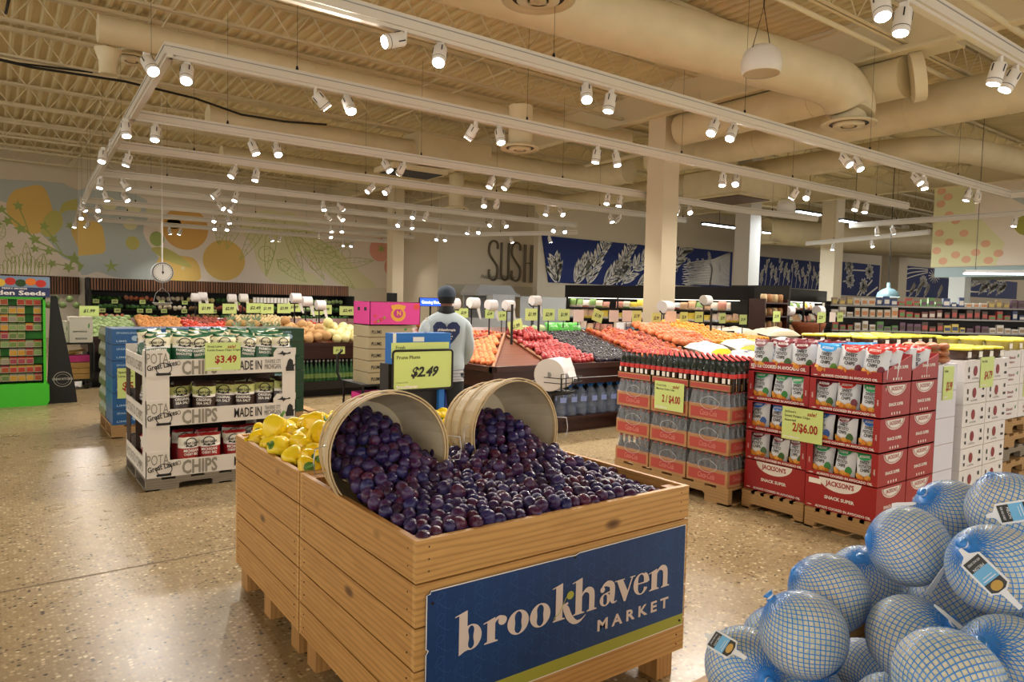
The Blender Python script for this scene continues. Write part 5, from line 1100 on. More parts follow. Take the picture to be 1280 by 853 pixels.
def heap(kind, name, x0, x1, y0, y1, zf, label, cat=None, group=None, sp=1.9, jit=.15, two=0, inside=None, limit=300, bump=.0):
    r = fr[kind][1]; d = r * sp; n = 0; y = y0 + r; j = 0; P = []
    while y < y1 - r * .5:
        x = x0 + r + (d / 2 if j % 2 else 0)
        while x < x1 - r * .6:
            if inside is None or inside(x, y): P.append((x + random.uniform(-1, 1) * r * jit, y + random.uniform(-1, 1) * r * jit))
            x += d
        y += d * .87; j += 1
    P.sort(key=lambda p: p[0] ** 2 + p[1] ** 2); P = P[:limit]
    for x, y in P: put_fruit(kind, name, (x, y, zf(x, y) + r * .85 + random.uniform(0, r * .3) + bump * (noise.noise(Vector((x * 4, y * 4, 1))) + .3)), label, cat or name.replace('_', ' '), group or (name.replace('_', ' ') + ' heap'), random.uniform(.9, 1.08))
    return len(P)
def rim(b, pts, z0, z1, w_=.05):
    for a, c in zip(pts[:-1], pts[1:]):
        a, c = Vector((*a, 0)), Vector((*c, 0)); d = (c - a); L = d.length; R_ = Matrix.Translation(a) @ Matrix.Rotation(math.atan2(d.y, d.x), 4, 'Z'); b.box(-w_ / 2, L + w_ / 2, -w_ / 2, w_ / 2, z0, z1, 0, R_)
# Table A
TA = thing('produce_table', 'dark wooden produce table with sloping trays of peaches and plums behind the cola cases', 'produce table', (4.3, 6.17, 0))
OX, OY = 4.3, 6.17
def LB(x0, x1, y0, y1, z0, z1, nm, m): b = MB(); b.box(x0 - OX, x1 - OX, y0 - OY, y1 - OY, z0, z1); return b.build(nm, m, TA)
LB(4.42, 10.2, 6.3, 8.3, 0, .16, 'plinth', M['table']); LB(4.34, 10.2, 6.22, 8.4, .16, .19, 'lower_shelf', M['table']); LB(5.1, 10.2, 6.75, 6.8, .19, .6, 'back_panel', M['dark']); LB(4.33, 10.2, 6.2, 8.42, .58, .79, 'fascia', M['table'])
LB(4.42, 5.18, 6.26, 8.3, .19, .58, 'cabinet', M['dark'])
b = MB(); rim(b, [(0, 2.25), (0, 0), (5.9, 0)], .77, .83, .06); b.build('rim', M['table'], TA)
b = MB(); b.box(.0, 5.9, -.035, -.03, .66, .665, 0); b.build('metal_strip', M['silver'], TA)
AX, AY, AZ = 5.3 - OX, 7.35 - OY, 1.1
b = MB(); b.add([(0, 0, .8), (.82, 0, .8), (AX, AY, AZ), (0, 2.25, .8)], [(0, 1, 2), (0, 2, 3)]); b.add([(.82, 0, .8), (5.9, 0, .8), (5.9, AY, AZ), (AX, AY, AZ)], [(0, 1, 2, 3)]); b.add([(AX, AY, AZ), (5.9, AY, AZ), (5.9, 2.25, .8), (0, 2.25, .8)], [(0, 1, 2, 3)])
b.build('sloping_board', M['board'], TA)
b = MB(); b.tube([(0, 0, .82), (AX, AY, AZ + .025)], .018, 6).tube([(.82, 0, .82), (AX, AY, AZ + .02)], .018, 6).tube([(0, 2.25, .82), (AX, AY, AZ + .02)], .018, 6); b.build('edge_moulding', wood('edge_wood', hexc('8A5A3A'), hexc('A87450'), 0, False, .5), TA)
for X in (6.62, 7.62): 
    b = MB(); b.add([(X - OX - .012, 0, .8), (X - OX + .012, 0, .8), (X - OX + .012, AY, AZ), (X - OX - .012, AY, AZ), (X - OX - .012, 0, .86), (X - OX + .012, 0, .86), (X - OX + .012, AY, AZ + .07), (X - OX - .012, AY, AZ + .07)], [(0, 3, 2, 1), (4, 5, 6, 7), (0, 1, 5, 4), (1, 2, 6, 5), (2, 3, 7, 6), (3, 0, 4, 7)]); b.build('divider', M['board'], TA)
zA = lambda x, y: .8 + (AZ - .8) * (y - OY) / AY
def zP(x, y): return .8 + (AZ - .8) * (x - OX) / AX
heap('peach', 'peach', 4.33, 5.3, 6.2, 8.3, zP, 'fuzzy orange peach on the left end of the nearest produce table', group='peaches on the table end', inside=lambda x, y: (y - OY) / (x - OX) > AY / AX + .12 and (8.42 - y) / (x - OX) > 1.0, sp=1.8, limit=200)
heap('redplum', 'red_plum', 5.12, 5.85, 6.2, 7.4, zA, 'red plum heaped beside the empty wooden slope', group='red plums', inside=lambda x, y: x > 5.12 + (y - 6.17) * .16, sp=1.75, two=1, bump=.05)
heap('redplum', 'red_plum', 5.3, 5.7, 6.9, 7.35, lambda x, y: zA(x, y) + .06, 'red plum on the raised upper part of its heap', group='upper red plums', sp=1.9)
heap('blackplum', 'black_plum', 5.86, 6.6, 6.2, 7.35, zA, 'shiny black plum between the red plums and the divider', group='black plums', sp=1.75)
heap('nectarine', 'nectarine', 6.64, 7.6, 6.2, 7.35, lambda x, y: zA(x, y) + .02, 'red and orange nectarine between the two dividers', group='nectarines', sp=1.85, bump=.04, limit=260)
heap('grapefruit', 'grapefruit', 7.64, 8.5, 6.5, 7.5, lambda x, y: zA(x, y) + .05, 'pink orange grapefruit right of the nectarines', group='grapefruits', sp=1.8, bump=.05)
heap('orange', 'orange', 8.45, 9.7, 6.5, 7.6, lambda x, y: zA(x, y) + .05, 'bright orange right of the grapefruits', group='oranges', sp=1.85, bump=.05, limit=185)
heap('kiwi', 'kiwi', 9.6, 10.1, 7.0, 7.7, lambda x, y: zA(x, y) - .02, 'brown kiwi right of the oranges', group='kiwis', sp=1.9, limit=60)
# water jugs under table A
wj = thing('water_jug', 'x', 'water jug'); jm = mat('jug_plastic', (.35, .45, .65), rough=.06, alpha=.25, spec=.8)
MB().lathe([(.001, 0), (.07, 0), (.075, .02), (.07, .05), (.075, .07), (.07, .1), (.075, .12), (.07, .15), (.075, .17), (.075, .22), (.06, .28), (.025, .33), (.02, .35)], 14).build('jug_body', jm, wj)
MB().lathe([(.024, .34), (.024, .37), (.001, .372)], 10).tube([(-.02, 0, .335), (-.05, 0, .36), (-.03, 0, .385), (.03, 0, .385), (.05, 0, .36)], .008, 5).build('blue_cap', M['blue'], wj)
b = MB(); b.box(-.04, .04, -.079, -.073, .17, .23); b.build('label', H('jug_label', '8FA2DE'), wj)
WJ = Proto(wj)
for i in range(12): WJ.put((5.38 + i * .163, 6.32, .19), random.uniform(-.2, .2), f'clear water jug with blue cap under the plum table, {nth(i, 12)}', 'water jugs under the table')
for i in range(12): WJ.put((5.38 + i * .163, 6.5, .19), random.uniform(-.2, .2), f'clear water jug in the back row under the plum table, {nth(i, 12)}', 'water jugs in the back row')
bb = MB(); bb.lathe([(.04, 0), (.042, .2), (.02, .27), (.015, .3), (.001, .3)], 10); bbm = bb.mesh('blue_bottle', mat('blue_bottle', hexc('24357A'), rough=.1, alpha=.8))
for i in range(16): o = bpy.data.objects.new('blue_bottle', bbm); C.objects.link(o); o.location = (4.375, 6.4 + i * .1, .19); tag(o, 'dark blue water bottle on the low shelf at the table end', 'bottle', 'blue bottles at the table end')
# low wall of bags right of table A
T2 = thing('produce_table', 'dark low table of bagged potatoes and yellow fruit behind the cola cases', 'produce table', (6.6, 5.0, 0))
MB().box(.08, 3.5, .08, 1.0, 0, .7).build('cabinet', M['table'], T2); b = MB(); rim(b, [(3.55, 1.05), (0, 1.05), (0, 0), (3.55, 0)], .7, .8); b.box(0, 3.55, 0, 1.05, .7, .74); b.build('rim', M['table'], T2)
def sack(label, loc, rot, s, cols, words, group=None):
    t_ = thing('produce_bag', label, 'bag', loc, 0, group); t_.rotation_euler = rot; w_, h, th = s; b, fn = pillow(w_, h, th, [(.08, 1), (.9, 0), (1, 1)]); ms = [H('sack_' + words[:3] + cols[0], cols[0], rough=.35), H('sack_end' + cols[1], cols[1], rough=.35), H('sack_ink' + cols[2], cols[2])]
    b.build('sack', ms, t_); b = MB(); b.text(words, (0, 0, 0), (1, 0, 0), (0, 0, 1), h * .12, w_ * .6, 2, .01, 0, 'c', fn=lambda x, y: fn(x, y + h * .45, .004)); b.build('printed_text', ms, t_); return t_
for i, (x, y, z, rz, c_, wd_) in enumerate([(6.9, 5.3, .83, .2, ('E3E0E0', 'E9D83A', '3A4A8A'), 'Idaho'), (7.4, 5.4, .83, -.3, ('E6E3E3', 'E3CF2E', '3A4A8A'), 'Potatoes'), (7.2, 5.6, .95, .1, ('E9E6E4', 'EAD93B', '4A4A6A'), 'Golden'), (7.9, 5.5, .85, .4, ('E0DED8', 'F0E04A', '3A4A8A'), 'Russet'), (8.0, 5.7, .97, -.2, ('EBE8E6', 'DCE04A', '5A4A4A'), 'Golden'), (8.6, 5.4, .85, .1, ('E7E4DE', 'E9D83A', '3A4A8A'), 'Yukon'), (9.3, 5.5, .86, -.1, ('EDEAE0', 'E9D83A', '7A3A2A'), 'Potatoes'), (9.1, 5.7, .98, .3, ('EFEBDD', 'D9C9A0', '3A4A8A'), 'Golden'), (9.8, 5.6, .98, 0, ('EDE6D6', 'C9A050', '7A3A2A'), 'Onions')]):
    sack(f'white and yellow potato bag lying behind the cola bottles, {nth(i, 9)}', (x, y - .2, z), (-PI / 2 + .2, 0, rz), (.52, .42, .17), c_, wd_, 'potato bags behind the cola')
for i in range(7): sack(f'shiny yellow lemon bag at the front of the bag table, {nth(i, 7)}', (6.8 + i * .42, 5.02, .8), (-1.0, 0, random.uniform(-.4, .4)), (.3, .22, .1), ('EBDD2A', 'F2E95A', '3E6A2A'), 'LEMONS', 'lemon bags')
heap('lemon', 'lemon', 8.6, 10.1, 6.25, 6.55, lambda x, y: .98, 'yellow lemon in the far citrus row', group='lemons', sp=1.8, limit=70)
heap('orange', 'orange', 10.4, 13.0, 7.6, 8.5, lambda x, y: .92 + (y - 7.6) * .12, 'yellow orange fruit on the distant right produce table', cat='orange', group='distant oranges', sp=2.0, limit=110)
T3 = thing('produce_table', 'dark distant table of yellow fruit right of the middle column', 'produce table', (10.3, 7.5, 0)); MB().box(.05, 2.8, .05, 1.1, 0, .8).build('cabinet', M['table'], T3); b = MB(); b.box(0, 2.9, 0, 1.15, .8, .92); b.build('rim', M['table'], T3)
sack('big cream sack lying on the far right produce table', (11.4, 8.0, 1.0), (-PI / 2 + .15, 0, .2), (1.1, .5, .22), ('E9DFC9', 'DDD0B2', '6A5A4A'), 'Onions'); sack('second big cream sack right of the first on the far right table', (12.3, 7.8, 1.0), (-PI / 2 + .15, 0, -.1), (1.0, .5, .22), ('EDE3CD', 'DDD0B2', '6A5A4A'), 'Potatoes')
# spine goods on table A
for i, x in enumerate((7.55, 7.78, 8.0, 8.2)):
    carton(f'light blue and white fruit carton on the table ridge, {nth(i, 4)}', x, x + .17, 7.45, 7.6, 1.12, 1.26, H('pale_blue_box%d' % i, ['E9EEF0', '8CC8E0', '9AD0E6', 'E4ECEE'][i]), 'fruit_carton', [('FRESH', .2, .4, .2, .6)], M['blue'])
MB_sp = MB(); 
for i, x in enumerate((6.2, 6.4, 6.62)): sack(f'bright green bag of grapes on the ridge behind the red plums, {nth(i, 3)}', (x, 7.45, 1.12), (-.5, 0, 0), (.22, .16, .09), ('57B84A', '7ACB5E', 'F0F0F0'), 'GRAPES', 'green bags on the ridge')
heap('cabbage', 'green_squash', 5.7, 6.2, 7.45, 7.75, lambda x, y: 1.08, 'light green squash behind the red plums', cat='squash', group='green squashes', sp=1.9, limit=8)
b = MB(); b.box(5.3, 10.1, 7.36, 7.42, 1.05, 1.13); tag(b.build('spine_board', M['dark']), 'dark ridge board along the top of the nearest produce table', 'board')
# Table B row
def table(x0, x1, y0, y1, zr, label, zt, under=True, kick=.12):
    t_ = thing('produce_table', label, 'produce table', (x0, y0, 0)); W, D = x1 - x0, y1 - y0
    MB().box(.06, W - .06, .12, D - .1, 0, kick).build('plinth', M['dark'], t_); MB().box(.0, W, .0, D, zr - .24, zr - .03).build('fascia', M['table'], t_)
    b = MB(); rim(b, [(0, D), (0, 0), (W, 0), (W, D)], zr - .05, zr + .01); b.build('rim', M['table'], t_)
    MB().box(.02, W - .02, .35, D - .1, kick, zr - .24).build('back_panel', M['dark'], t_)
    MB().box(0, W, 0, .36, kick, kick + .12).build('lower_shelf', M['dark'], t_)
    b = MB(); b.add([(0, 0, zr - .03), (W, 0, zr - .03), (W, D, zt), (0, D, zt)], [(0, 1, 2, 3)]); b.build('sloping_board', M['board'], t_); return t_
table(3.5, 4.88, 10.42, 11.6, .83, 'dark wooden melon table with green bottles underneath', 1.0)
zB = lambda x, y: .8 + .2 * (y - 10.42) / 1.18
heap('cantaloupe', 'cantaloupe', 3.5, 4.25, 10.44, 11.4, zB, 'tan netted cantaloupe on the melon table', group='cantaloupes', sp=1.9, jit=.2, bump=.06)
heap('honeydew', 'honeydew', 4.25, 4.86, 10.44, 11.3, zB, 'smooth pale yellow honeydew on the melon table', group='honeydews', sp=1.9, jit=.2, bump=.06)
for i, (k, x, y, z) in enumerate([('cantaloupe', 3.95, 11.0, 1.1), ('cantaloupe', 4.15, 10.8, 1.05), ('honeydew', 4.38, 11.0, 1.13), ('cantaloupe', 3.75, 11.2, 1.15)]): put_fruit(k, k, (x, y, z), ['netted cantaloupe on top of the melon heap, left middle', 'netted cantaloupe on top of the heap beside the honeydews', 'largest pale honeydew topping the melon heap', 'netted cantaloupe at the top back of the heap'][i], 'melon', 'top melons')
gb = MB(); gb.lathe([(.04, 0), (.042, .15), (.03, .2), (.014, .26), (.014, .3)], 10); gb.lathe([(.016, .3), (.016, .33), (.001, .33)], 8, 1); gb.lathe([(.0425, .05), (.0425, .12)], 10, 2); gbm = gb.mesh('green_bottle', [mat('green_glass', hexc('2C5A34'), rough=.1), M['silver'], H('bottle_lab', '6E8A4A')])
for i in range(20): o = bpy.data.objects.new('green_bottle', gbm); C.objects.link(o); o.location = (3.6 + i * .064 + (.01 if i % 3 == 0 else 0), 10.5, .24); tag(o, f'slim green glass bottle under the melon table, {nth(i, 20)}', 'bottle', 'green bottles under the melons')
table(4.98, 9.9, 10.42, 11.6, .8, 'dark produce table of apples behind the person', 1.02)
zB2 = lambda x, y: .8 + .22 * (y - 10.42) / 1.18
heap('tomato', 'red_apple', 5.0, 5.9, 10.44, 11.5, zB2, 'shiny red apple right of the honeydews', cat='apple', group='red apples', sp=1.95, limit=200)
heap('apple', 'apple', 6.3, 8.2, 10.44, 11.6, zB2, 'red and yellow apple on the table right of the person', group='mixed apples', sp=1.95, bump=.04, limit=215)
table(1.5, 3.42, 10.9, 12.1, .8, 'dark produce table of tomatoes and pineapples behind the potato chips', 1.0)
zB3 = lambda x, y: .78 + .3 * (y - 10.9) / 1.2
heap('tomato', 'tomato', 2.35, 3.3, 10.95, 12.1, zB3, 'bright red tomato on the table behind the potato chips', group='tomatoes', sp=1.95, bump=.05, limit=200)
table(1.2, 6.8, 13.0, 14.2, .82, 'long dark produce table of potatoes and tomatoes farther back', 1.1)
zC = lambda x, y: .8 + .3 * (y - 13.0) / 1.2
heap('potato', 'potato', 2.0, 2.75, 13.1, 14.2, zC, 'yellow brown potato heaped left of the yams', group='potatoes', sp=1.9, bump=.05, limit=180)
heap('yam', 'yam', 2.78, 3.6, 13.1, 14.2, zC, 'reddish brown yam heaped between potatoes and tomatoes', group='yams', sp=2.0, bump=.05, limit=160)
heap('cabbage', 'cabbage', 1.25, 2.0, 13.05, 14.2, lambda x, y: zC(x, y) - .08, 'round pale green cabbage on the long produce table', group='cabbages', sp=1.9)
heap('onion', 'onion', 3.7, 4.6, 13.7, 14.25, zC, 'pale yellow onion behind the tomatoes', group='onions', sp=1.9)
heap('tomato', 'tomato', 5.0, 6.75, 13.1, 14.2, zC, 'red tomato in the far row left of the pink box', cat='tomato', group='far tomatoes', sp=2.6, limit=95)
heap('onion', 'yellow_squash', 3.75, 4.9, 12.2, 12.5, lambda x, y: .98, 'small yellow squash behind the cantaloupes', cat='squash', group='yellow squashes', sp=2)
b = MB(); b.box(0, 1.3, 0, .4, 0, .95); tag(b.build('display_riser', M['table'], None, (3.7, 12.15, 0)), 'dark riser holding small yellow squash behind the melons', 'riser')
# pineapples
pi_ = thing('pineapple', 'x', 'pineapple'); b = MB(); b.lathe([(.001, -.1), (.05, -.095), (.068, -.04), (.07, .02), (.06, .07), (.03, .1)], 14); pim = speckle('pineapple_rind', [hexc('5C4A22'), hexc('A8803A'), hexc('7A5E2C')], 60, .7); b.build('fruit', pim, pi_)
b = MB()
for k in range(26):
    a = k * 2.4; t0 = .2 + .6 * (k % 13) / 13; d = Vector((math.cos(a) * t0, math.sin(a) * t0, 1)).normalized(); s = Vector((-math.sin(a), math.cos(a), 0)) * .011; p = Vector((0, 0, .09)); e = p + d * .17 + Vector((math.cos(a), math.sin(a), 0)) * .03 * t0; mdd = p + d * .1
    b.add([p - s, p + s, mdd + s * .9, e, mdd - s * .9], [(0, 1, 2, 3), (0, 3, 4)])
b.build('crown', H('pineapple_leaf', '6E8560', rough=.5), pi_); PI_P = Proto(pi_)
for i in range(11):
    x, y, z = 2.85 + (i % 4) * .17 + (.08 if i > 3 else 0), 10.75 + (i // 4) * .28 - (i % 4) * .05, .9 + (i // 4) * .09; PI_P.put((x, y, z), (-1.2, .2, -.5 + random.uniform(-.4, .4)), f'pineapple lying with its grey green crown on the pineapple heap, {nth(i, 11)}', 'pineapples')
# ------------------------------------------------------------------ bag roll stands and price cards
rollm = H('roll_white', 'E9E6E6', rough=.7)
def roll_stand(label, x, y, z, base, r=.1, hang=True, group=None):
    r *= .82
    t_ = thing('bag_roll_stand', label, 'bag dispenser', (x, y, base), 0, group); zz = z - base
    MB().cyl((0, .03, 0), (0, .03, zz - r * .6), .012, n=8).cyl((0, .03, 0), (0, .03, .012), .08, n=12).build('pole', M['black'], t_)
    MB().cyl((-r * .9, -.02, zz), (r * .9, -.02, zz), r, n=18).build('bag_roll', rollm, t_)
    MB().tube([(-r, .03, zz - r * .6), (-r * 1.05, -.03, zz - r * 1.0), (r * 1.05, -.03, zz - r * 1.0), (r, .03, zz - r * .6)], .012, 5).build('wire_basket', M['black'], t_)
    if hang: b = MB(); b.strip([(r * .6, 0), (r * .75, -r * .8), (r * 1.1, -r * 2.2), (r * 1.4, -r * 2.9)], [r * .9, r * .7, r * .5, r * .3], (0, -.06, zz), (1, 0, 0), (0, 0, 1)); b.box(-.001, .001, -.061, -.06, zz, zz + .001); b.build('loose_bag', H('thin_bag', 'DDDAD6', rough=.3), t_)
    return t_
for i, (x, z) in enumerate([(4.1, 1.51), (4.29, 1.46), (4.53, 1.4)]): roll_stand(f'white bag roll on a thin black pole above the melons, {nth(i, 3)}', x, 11.75, z, 0, .105, True, 'bag rolls above the melons')
for i, (x, z) in enumerate([(3.1, 1.48), (3.22, 1.5), (3.76, 1.48), (3.98, 1.49)]): roll_stand(f'white bag roll on a pole above the far tomatoes, {nth(i, 4)}', x, 14.4, z, 0, .1, True, 'bag rolls above the far tomatoes')
for i, (x, z) in enumerate([(5.83, 1.48), (6.2, 1.5), (6.55, 1.47), (6.9, 1.47), (7.46, 1.56)]): roll_stand(f'white bag roll on a pole above the apples, {nth(i, 5)}', x, 9.5, z, 0, .11, i != 0, 'bag rolls above the apples')
for i, (x, y, z) in enumerate([(9.3, 8.2, 1.5), (10.6, 9.4, 1.52), (12.0, 9.5, 1.66), (13.6, 8.6, 1.48), (14.6, 8.5, 1.5)]): roll_stand(f'white bag roll dispenser in the far right row, {nth(i, 5)}', x, y, z, 0, .13, i in (1, 4), 'bag rolls in the far right row')
pr_ = ['$1.99', '$2.99', '$2.49', '$1.99', '$3.99', '$1.49']
for i, x in enumerate([5.8, 6.09, 6.36]): price_card(f'lime price card on the ridge over the red plums, {nth(i, 3)}', (x, 7.43, 1.37), random.uniform(-.1, .1), .215, .16, ('$1.99', '$2.99', '$1.99')[i], group='lime cards over the red plums')
price_card('lime price card tilted over the wooden peak', (5.36, 7.2, 1.22), -.2, .2, .16, '$1.99', tilt=-.3)
price_card('lime price card tilted above the black plums', (7.0, 7.43, 1.36), 0, .2, .17, '$1.99', tilt=.3)
for i, x in enumerate([6.64, 7.33, 7.6]): price_card(f'blank pale card on the ridge of the nearest table, {nth(i, 3)}', (x, 7.44, 1.36), 0, .19, .17, None, board=PALE, group='blank pale cards')
for i, (x, z) in enumerate([(7.82, 1.36), (8.25, 1.33), (8.9, 1.35), (9.27, 1.36), (9.88, 1.34), (10.45, 1.32)]): price_card(f'lime price card on the ridge over the citrus, {nth(i, 6)}', (x, 7.45, z), random.uniform(-.1, .1), .19, .17, pr_[i], group='lime cards over the citrus')
price_card('blank pale card over the oranges', (8.6, 7.46, 1.36), 0, .24, .17, None, board=PALE)
for i, (x, z) in enumerate([(3.2, 1.28), (3.62, 1.28), (4.1, 1.3), (4.33, 1.29), (4.66, 1.3), (4.87, 1.33), (5.33, 1.27), (5.52, 1.29), (6.0, 1.27), (6.43, 1.29), (6.58, 1.29)]): price_card(f'lime price card above the long far produce table, {nth(i, 11)}', (x, 14.0, z), random.uniform(-.15, .15), .26 if i not in (8, 2) else .34, .19, pr_[i % 6], group='lime cards on the far table')
for i, (x, z) in enumerate([(5.83, 1.3), (6.0, 1.34), (6.5, 1.33), (6.75, 1.3)]): price_card(f'lime price card above the apples, {nth(i, 4)}', (x, 9.45, z), 0, .17, .15, pr_[i], group='lime cards above the apples')
price_card('lime price card on the front of the melon table', (4.33, 10.41, .72), 0, .19, .12, '$1.99')
for i, (x, y) in enumerate([(5.15, 7.0), (5.65, 7.1), (9.0, 7.0)]): tag(MB().cyl((0, 0, 0), (0, 0, .55), .016, n=8).build('black_post', M['black'], None, (x, y, .95)), ['black post rising behind the peaches', 'black post rising out of the red plums', 'black post rising out of the oranges'][i], 'post')
# big white roll in a wire basket, behind the right bushel basket
t_ = thing('bag_roll_stand', 'large white bag roll in a black wire basket right above the second bushel basket', 'bag dispenser', (3.16, 3.74, 0))
RM = Matrix.Rotation(.28, 4, 'Z')
MB().cyl((-.11, 0, 1.035), (.09, .04, 1.035), .112, n=36, M=RM).build('bag_roll', rollm, t_); b = MB(); b.cyl((-.112, 0, 1.035), (-.1105, 0, 1.035), .02, n=16, M=RM); b.build('roll_core', M['grey'], t_)
b = MB(); b.add([(.11, -.03, 1.147), (-.03, -.05, 1.145), (-.03, -.115, 1.02), (.11, -.09, 1.0)], [(0, 1, 2, 3)], M=RM); b.build('loose_bag', H('thin_sheet', 'F3F1F0', rough=.5), t_)
b = MB()
for z, e in ((.985, .13), (1.02, .13)): b.tube([(-.14, .02, z), (-.13, -.12, z), (.13, -.12, z), (.14, .04, z)], .003, 5, M=RM)
for x in (-.13, -.08, .0, .08): b.tube([(x, -.12, 1.02), (x, -.12, .93), (x, -.02, .905), (x, .1, .93)], .003, 5, M=RM)
b.tube([(-.14, -.12, 1.05), (-.14, -.12, .93), (-.08, -.122, .93), (-.08, -.122, 1.05), (-.14, -.12, 1.05)], .0035, 5, M=RM); b.build('wire_basket', M['black'], t_)
MB().tube([(.0, .03, .9), (.02, .05, .88), (.0, .05, 0)], .014, 8, M=RM).cyl((0, .05, 0), (0, .05, .02), .15, n=20, M=RM).box(-.1, .14, -.06, .06, .895, .91, 0, RM).build('pole', M['black'], t_)
# ------------------------------------------------------------------ price sign behind the pepper bin
t_ = thing('price_sign', 'black framed lime price sign reading Prune Plums $2.49 above the left basket', 'sign', (2.2, 3.93, 0))
W_, Hh = .43, .25; zc = 1.083
fpts = []
for cx, cz, a0 in ((W_ / 2 - .02, Hh / 2 - .02, 0), (-W_ / 2 + .02, Hh / 2 - .02, PI / 2), (-W_ / 2 + .02, -Hh / 2 + .02, PI), (W_ / 2 - .02, -Hh / 2 + .02, 1.5 * PI)):
    for k in range(5): a = a0 + k * PI / 8; fpts.append((cx + .02 * math.cos(a), 0, zc + cz + .02 * math.sin(a)))
MB().tube(fpts, .0075, 6, closed=True).build('frame', M['black'], t_)
MB().box(-W_ / 2 + .005, W_ / 2 - .005, 0, .004, zc - Hh / 2 + .005, zc + Hh / 2 - .005).build('card', LIME, t_); MB().box(-W_ / 2 - .005, W_ / 2 - .02, .012, .015, zc + .08, zc + Hh / 2 + .05).build('rear_card', LIME, t_)
b = MB(); b.text('Prune Plums', (-W_ / 2 + .025, -.003, zc + Hh / 2 - .052), (1, 0, 0), (0, 0, 1), .022, .165, 0, .006); b.text('Fresh', (-W_ / 2 + .025, .011, zc + Hh / 2 + .01), (1, 0, 0), (0, 0, 1), .022, None, 0, .006)
b.text('$2.49', (.01, -.003, zc - .04), (1, 0, 0), (0, 0, 1), .062, .2, 0, .035, .35, 'c'); b.text('Product of USA', (-W_ / 2 + .025, -.003, zc - .078), (1, 0, 0), (0, 0, 1), .008, .08, 0); b.text('brookhaven', (-W_ / 2 + .025, -.003, zc - .112), (1, 0, 0), (0, 0, 1), .022, .15, 1, .05)
b.build('printed_text', [INK, M['paper']], t_); MB().box(.13, .17, .02, .05, 0, zc - .1).box(.02, .28, -.05, .12, 0, .02).build('post', M['blue'], t_)
t_ = thing('blue_folder_box', 'bright blue open box standing behind the lime price sign', 'box', (2.235, 3.99, 1.12)); MB().box(-.225, .2, 0, .1, 0, .195).build('box_body', M['blue'], t_); b = MB(); b.box(-.222, -.2, -.002, 0, .0, .195); b.box(-.08, .0, -.002, 0, .14, .17); b.build('white_label', M['paper'], t_)
t_ = thing('spray_bottle', 'small clear spray bottle standing on the blue box', 'bottle', (2.27, 4.02, 1.315)); MB().lathe([(.001, 0), (.022, 0), (.024, .04), (.012, .07), (.008, .08)], 12).build('body', M['glass'], t_); MB().cyl((0, 0, .08), (0, 0, .1), .009, n=10).build('cap', M['paper'], t_)
b = MB(); b.box(-.2, .2, 0, .12, 0, 1.12); tag(b.build('display_pedestal', M['dark'], None, (2.19, 4.0, 0)), 'dark pedestal carrying the blue box behind the price sign', 'pedestal')
# ------------------------------------------------------------------ pink fruit boxes
def pinkbox(label, x, y, z, w_, d, h, rz=0, emblem=True):
    t_ = thing('fruit_box', label, 'box', (x, y, z), rz); pk_ = H('box_pink', 'DB3A92', rough=.5)
    b = MB(); b.box(0, w_, 0, .006, 0, h, 0); b.box(0, w_, d - .006, d, 0, h, 0); b.box(0, .006, 0, d, 0, h, 0); b.box(w_ - .006, w_, 0, d, 0, h, 0); b.box(0, w_, 0, d, 0, .006, 0); b.box(0, w_, 0, d * .4, h - .006, h, 1); b.build('carton', [pk_, H('box_kraft', 'B07A52')], t_)
    b = MB(); U, V = (1, 0, 0), (0, 0, 1); e = -.002
    if emblem:
        b.flat([ell(w_ * .55, h * .45, w_ * .15, h * .3, 24)], (0, e, 0), U, V, 0); b.flat([ell(w_ * .55, h * .5, w_ * .095, h * .2, 20)], (0, e - .001, 0), U, V, 1); b.flat([[(w_ * .42, h * .68), (w_ * .68, h * .68), (w_ * .7, h * .84), (w_ * .55, h * .9), (w_ * .4, h * .84)]], (0, e - .002, 0), U, V, 0); b.text('N', (w_ * .52, e - .003, h * .42), U, V, h * .2, None, 0, .04)
        for k in range(12): b.flat([ell(w_ * (.1 + (k % 4) * .06), h * (.12 + (k * 37 % 30) / 100), w_ * .025, h * .05, 8)], (0, e - k * .0002, 0), U, V, 2 + k % 2)
        b.flat([ell(w_ * .92, h * .8, w_ * .06, h * .14, 10)], (0, e, 0), U, V, 2)
    else: b.text('FRESH', (w_ * .2, e, h * .6), U, V, h * .15, w_ * .6, 1 if 0 else 0, .02)
    b.flat([[(-.002 + k * d * .4 + d * .2, h * .6), (-.002 + k * d * .4 + d * .35, h * .6), (-.002 + k * d * .4 + d * .35, h * .75), (-.002 + k * d * .4 + d * .2, h * .75)] for k in range(2)], (-.002, 0, 0), (0, 1, 0), V, 4)
    b.build('printed_art', [H('art_gold', 'E3A53A'), H('art_magenta', 'C22A86'), H('art_red', 'D9483A'), H('art_olive', 'A08A3A'), M['ink']], t_)
    return t_
cartm = H('carton_olive', 'A79A78', rough=.7)
t_ = thing('stock_cart', 'black stocking cart holding the pink fruit boxes beside the person', 'cart', (3.12, 6.88, 0))
for z in (.14, .6): MB().box(0, .62, 0, .55, z, z + .02).build('cart_shelf', M['black'], t_)
for x, y in ((.02, .02), (.6, .02), (.02, .53), (.6, .53)): MB().cyl((x, y, .08), (x, y, .6), .013, n=8).build('upright', M['black'], t_); MB().cyl((x - .02, y, .05), (x + .02, y, .05), .05, n=14).build('wheel', M['ink'], t_)
MB().tube([(-.02, .5, .6), (-.06, .52, .7), (-.06, .52, .9), (0, .53, .95)], .013, 6).build('handle', M['black'], t_)
for i in range(5): carton(f'shallow brown fruit tray in the cart stack, {nth(i, 5, "bottom", "top", "from the bottom")}', 3.2, 3.72, 6.9, 7.3, .62 + i * .126, .74 + i * .126, cartm, 'fruit_tray', [('PLUMS', .06, .3, .3, .22)], M['ink'])
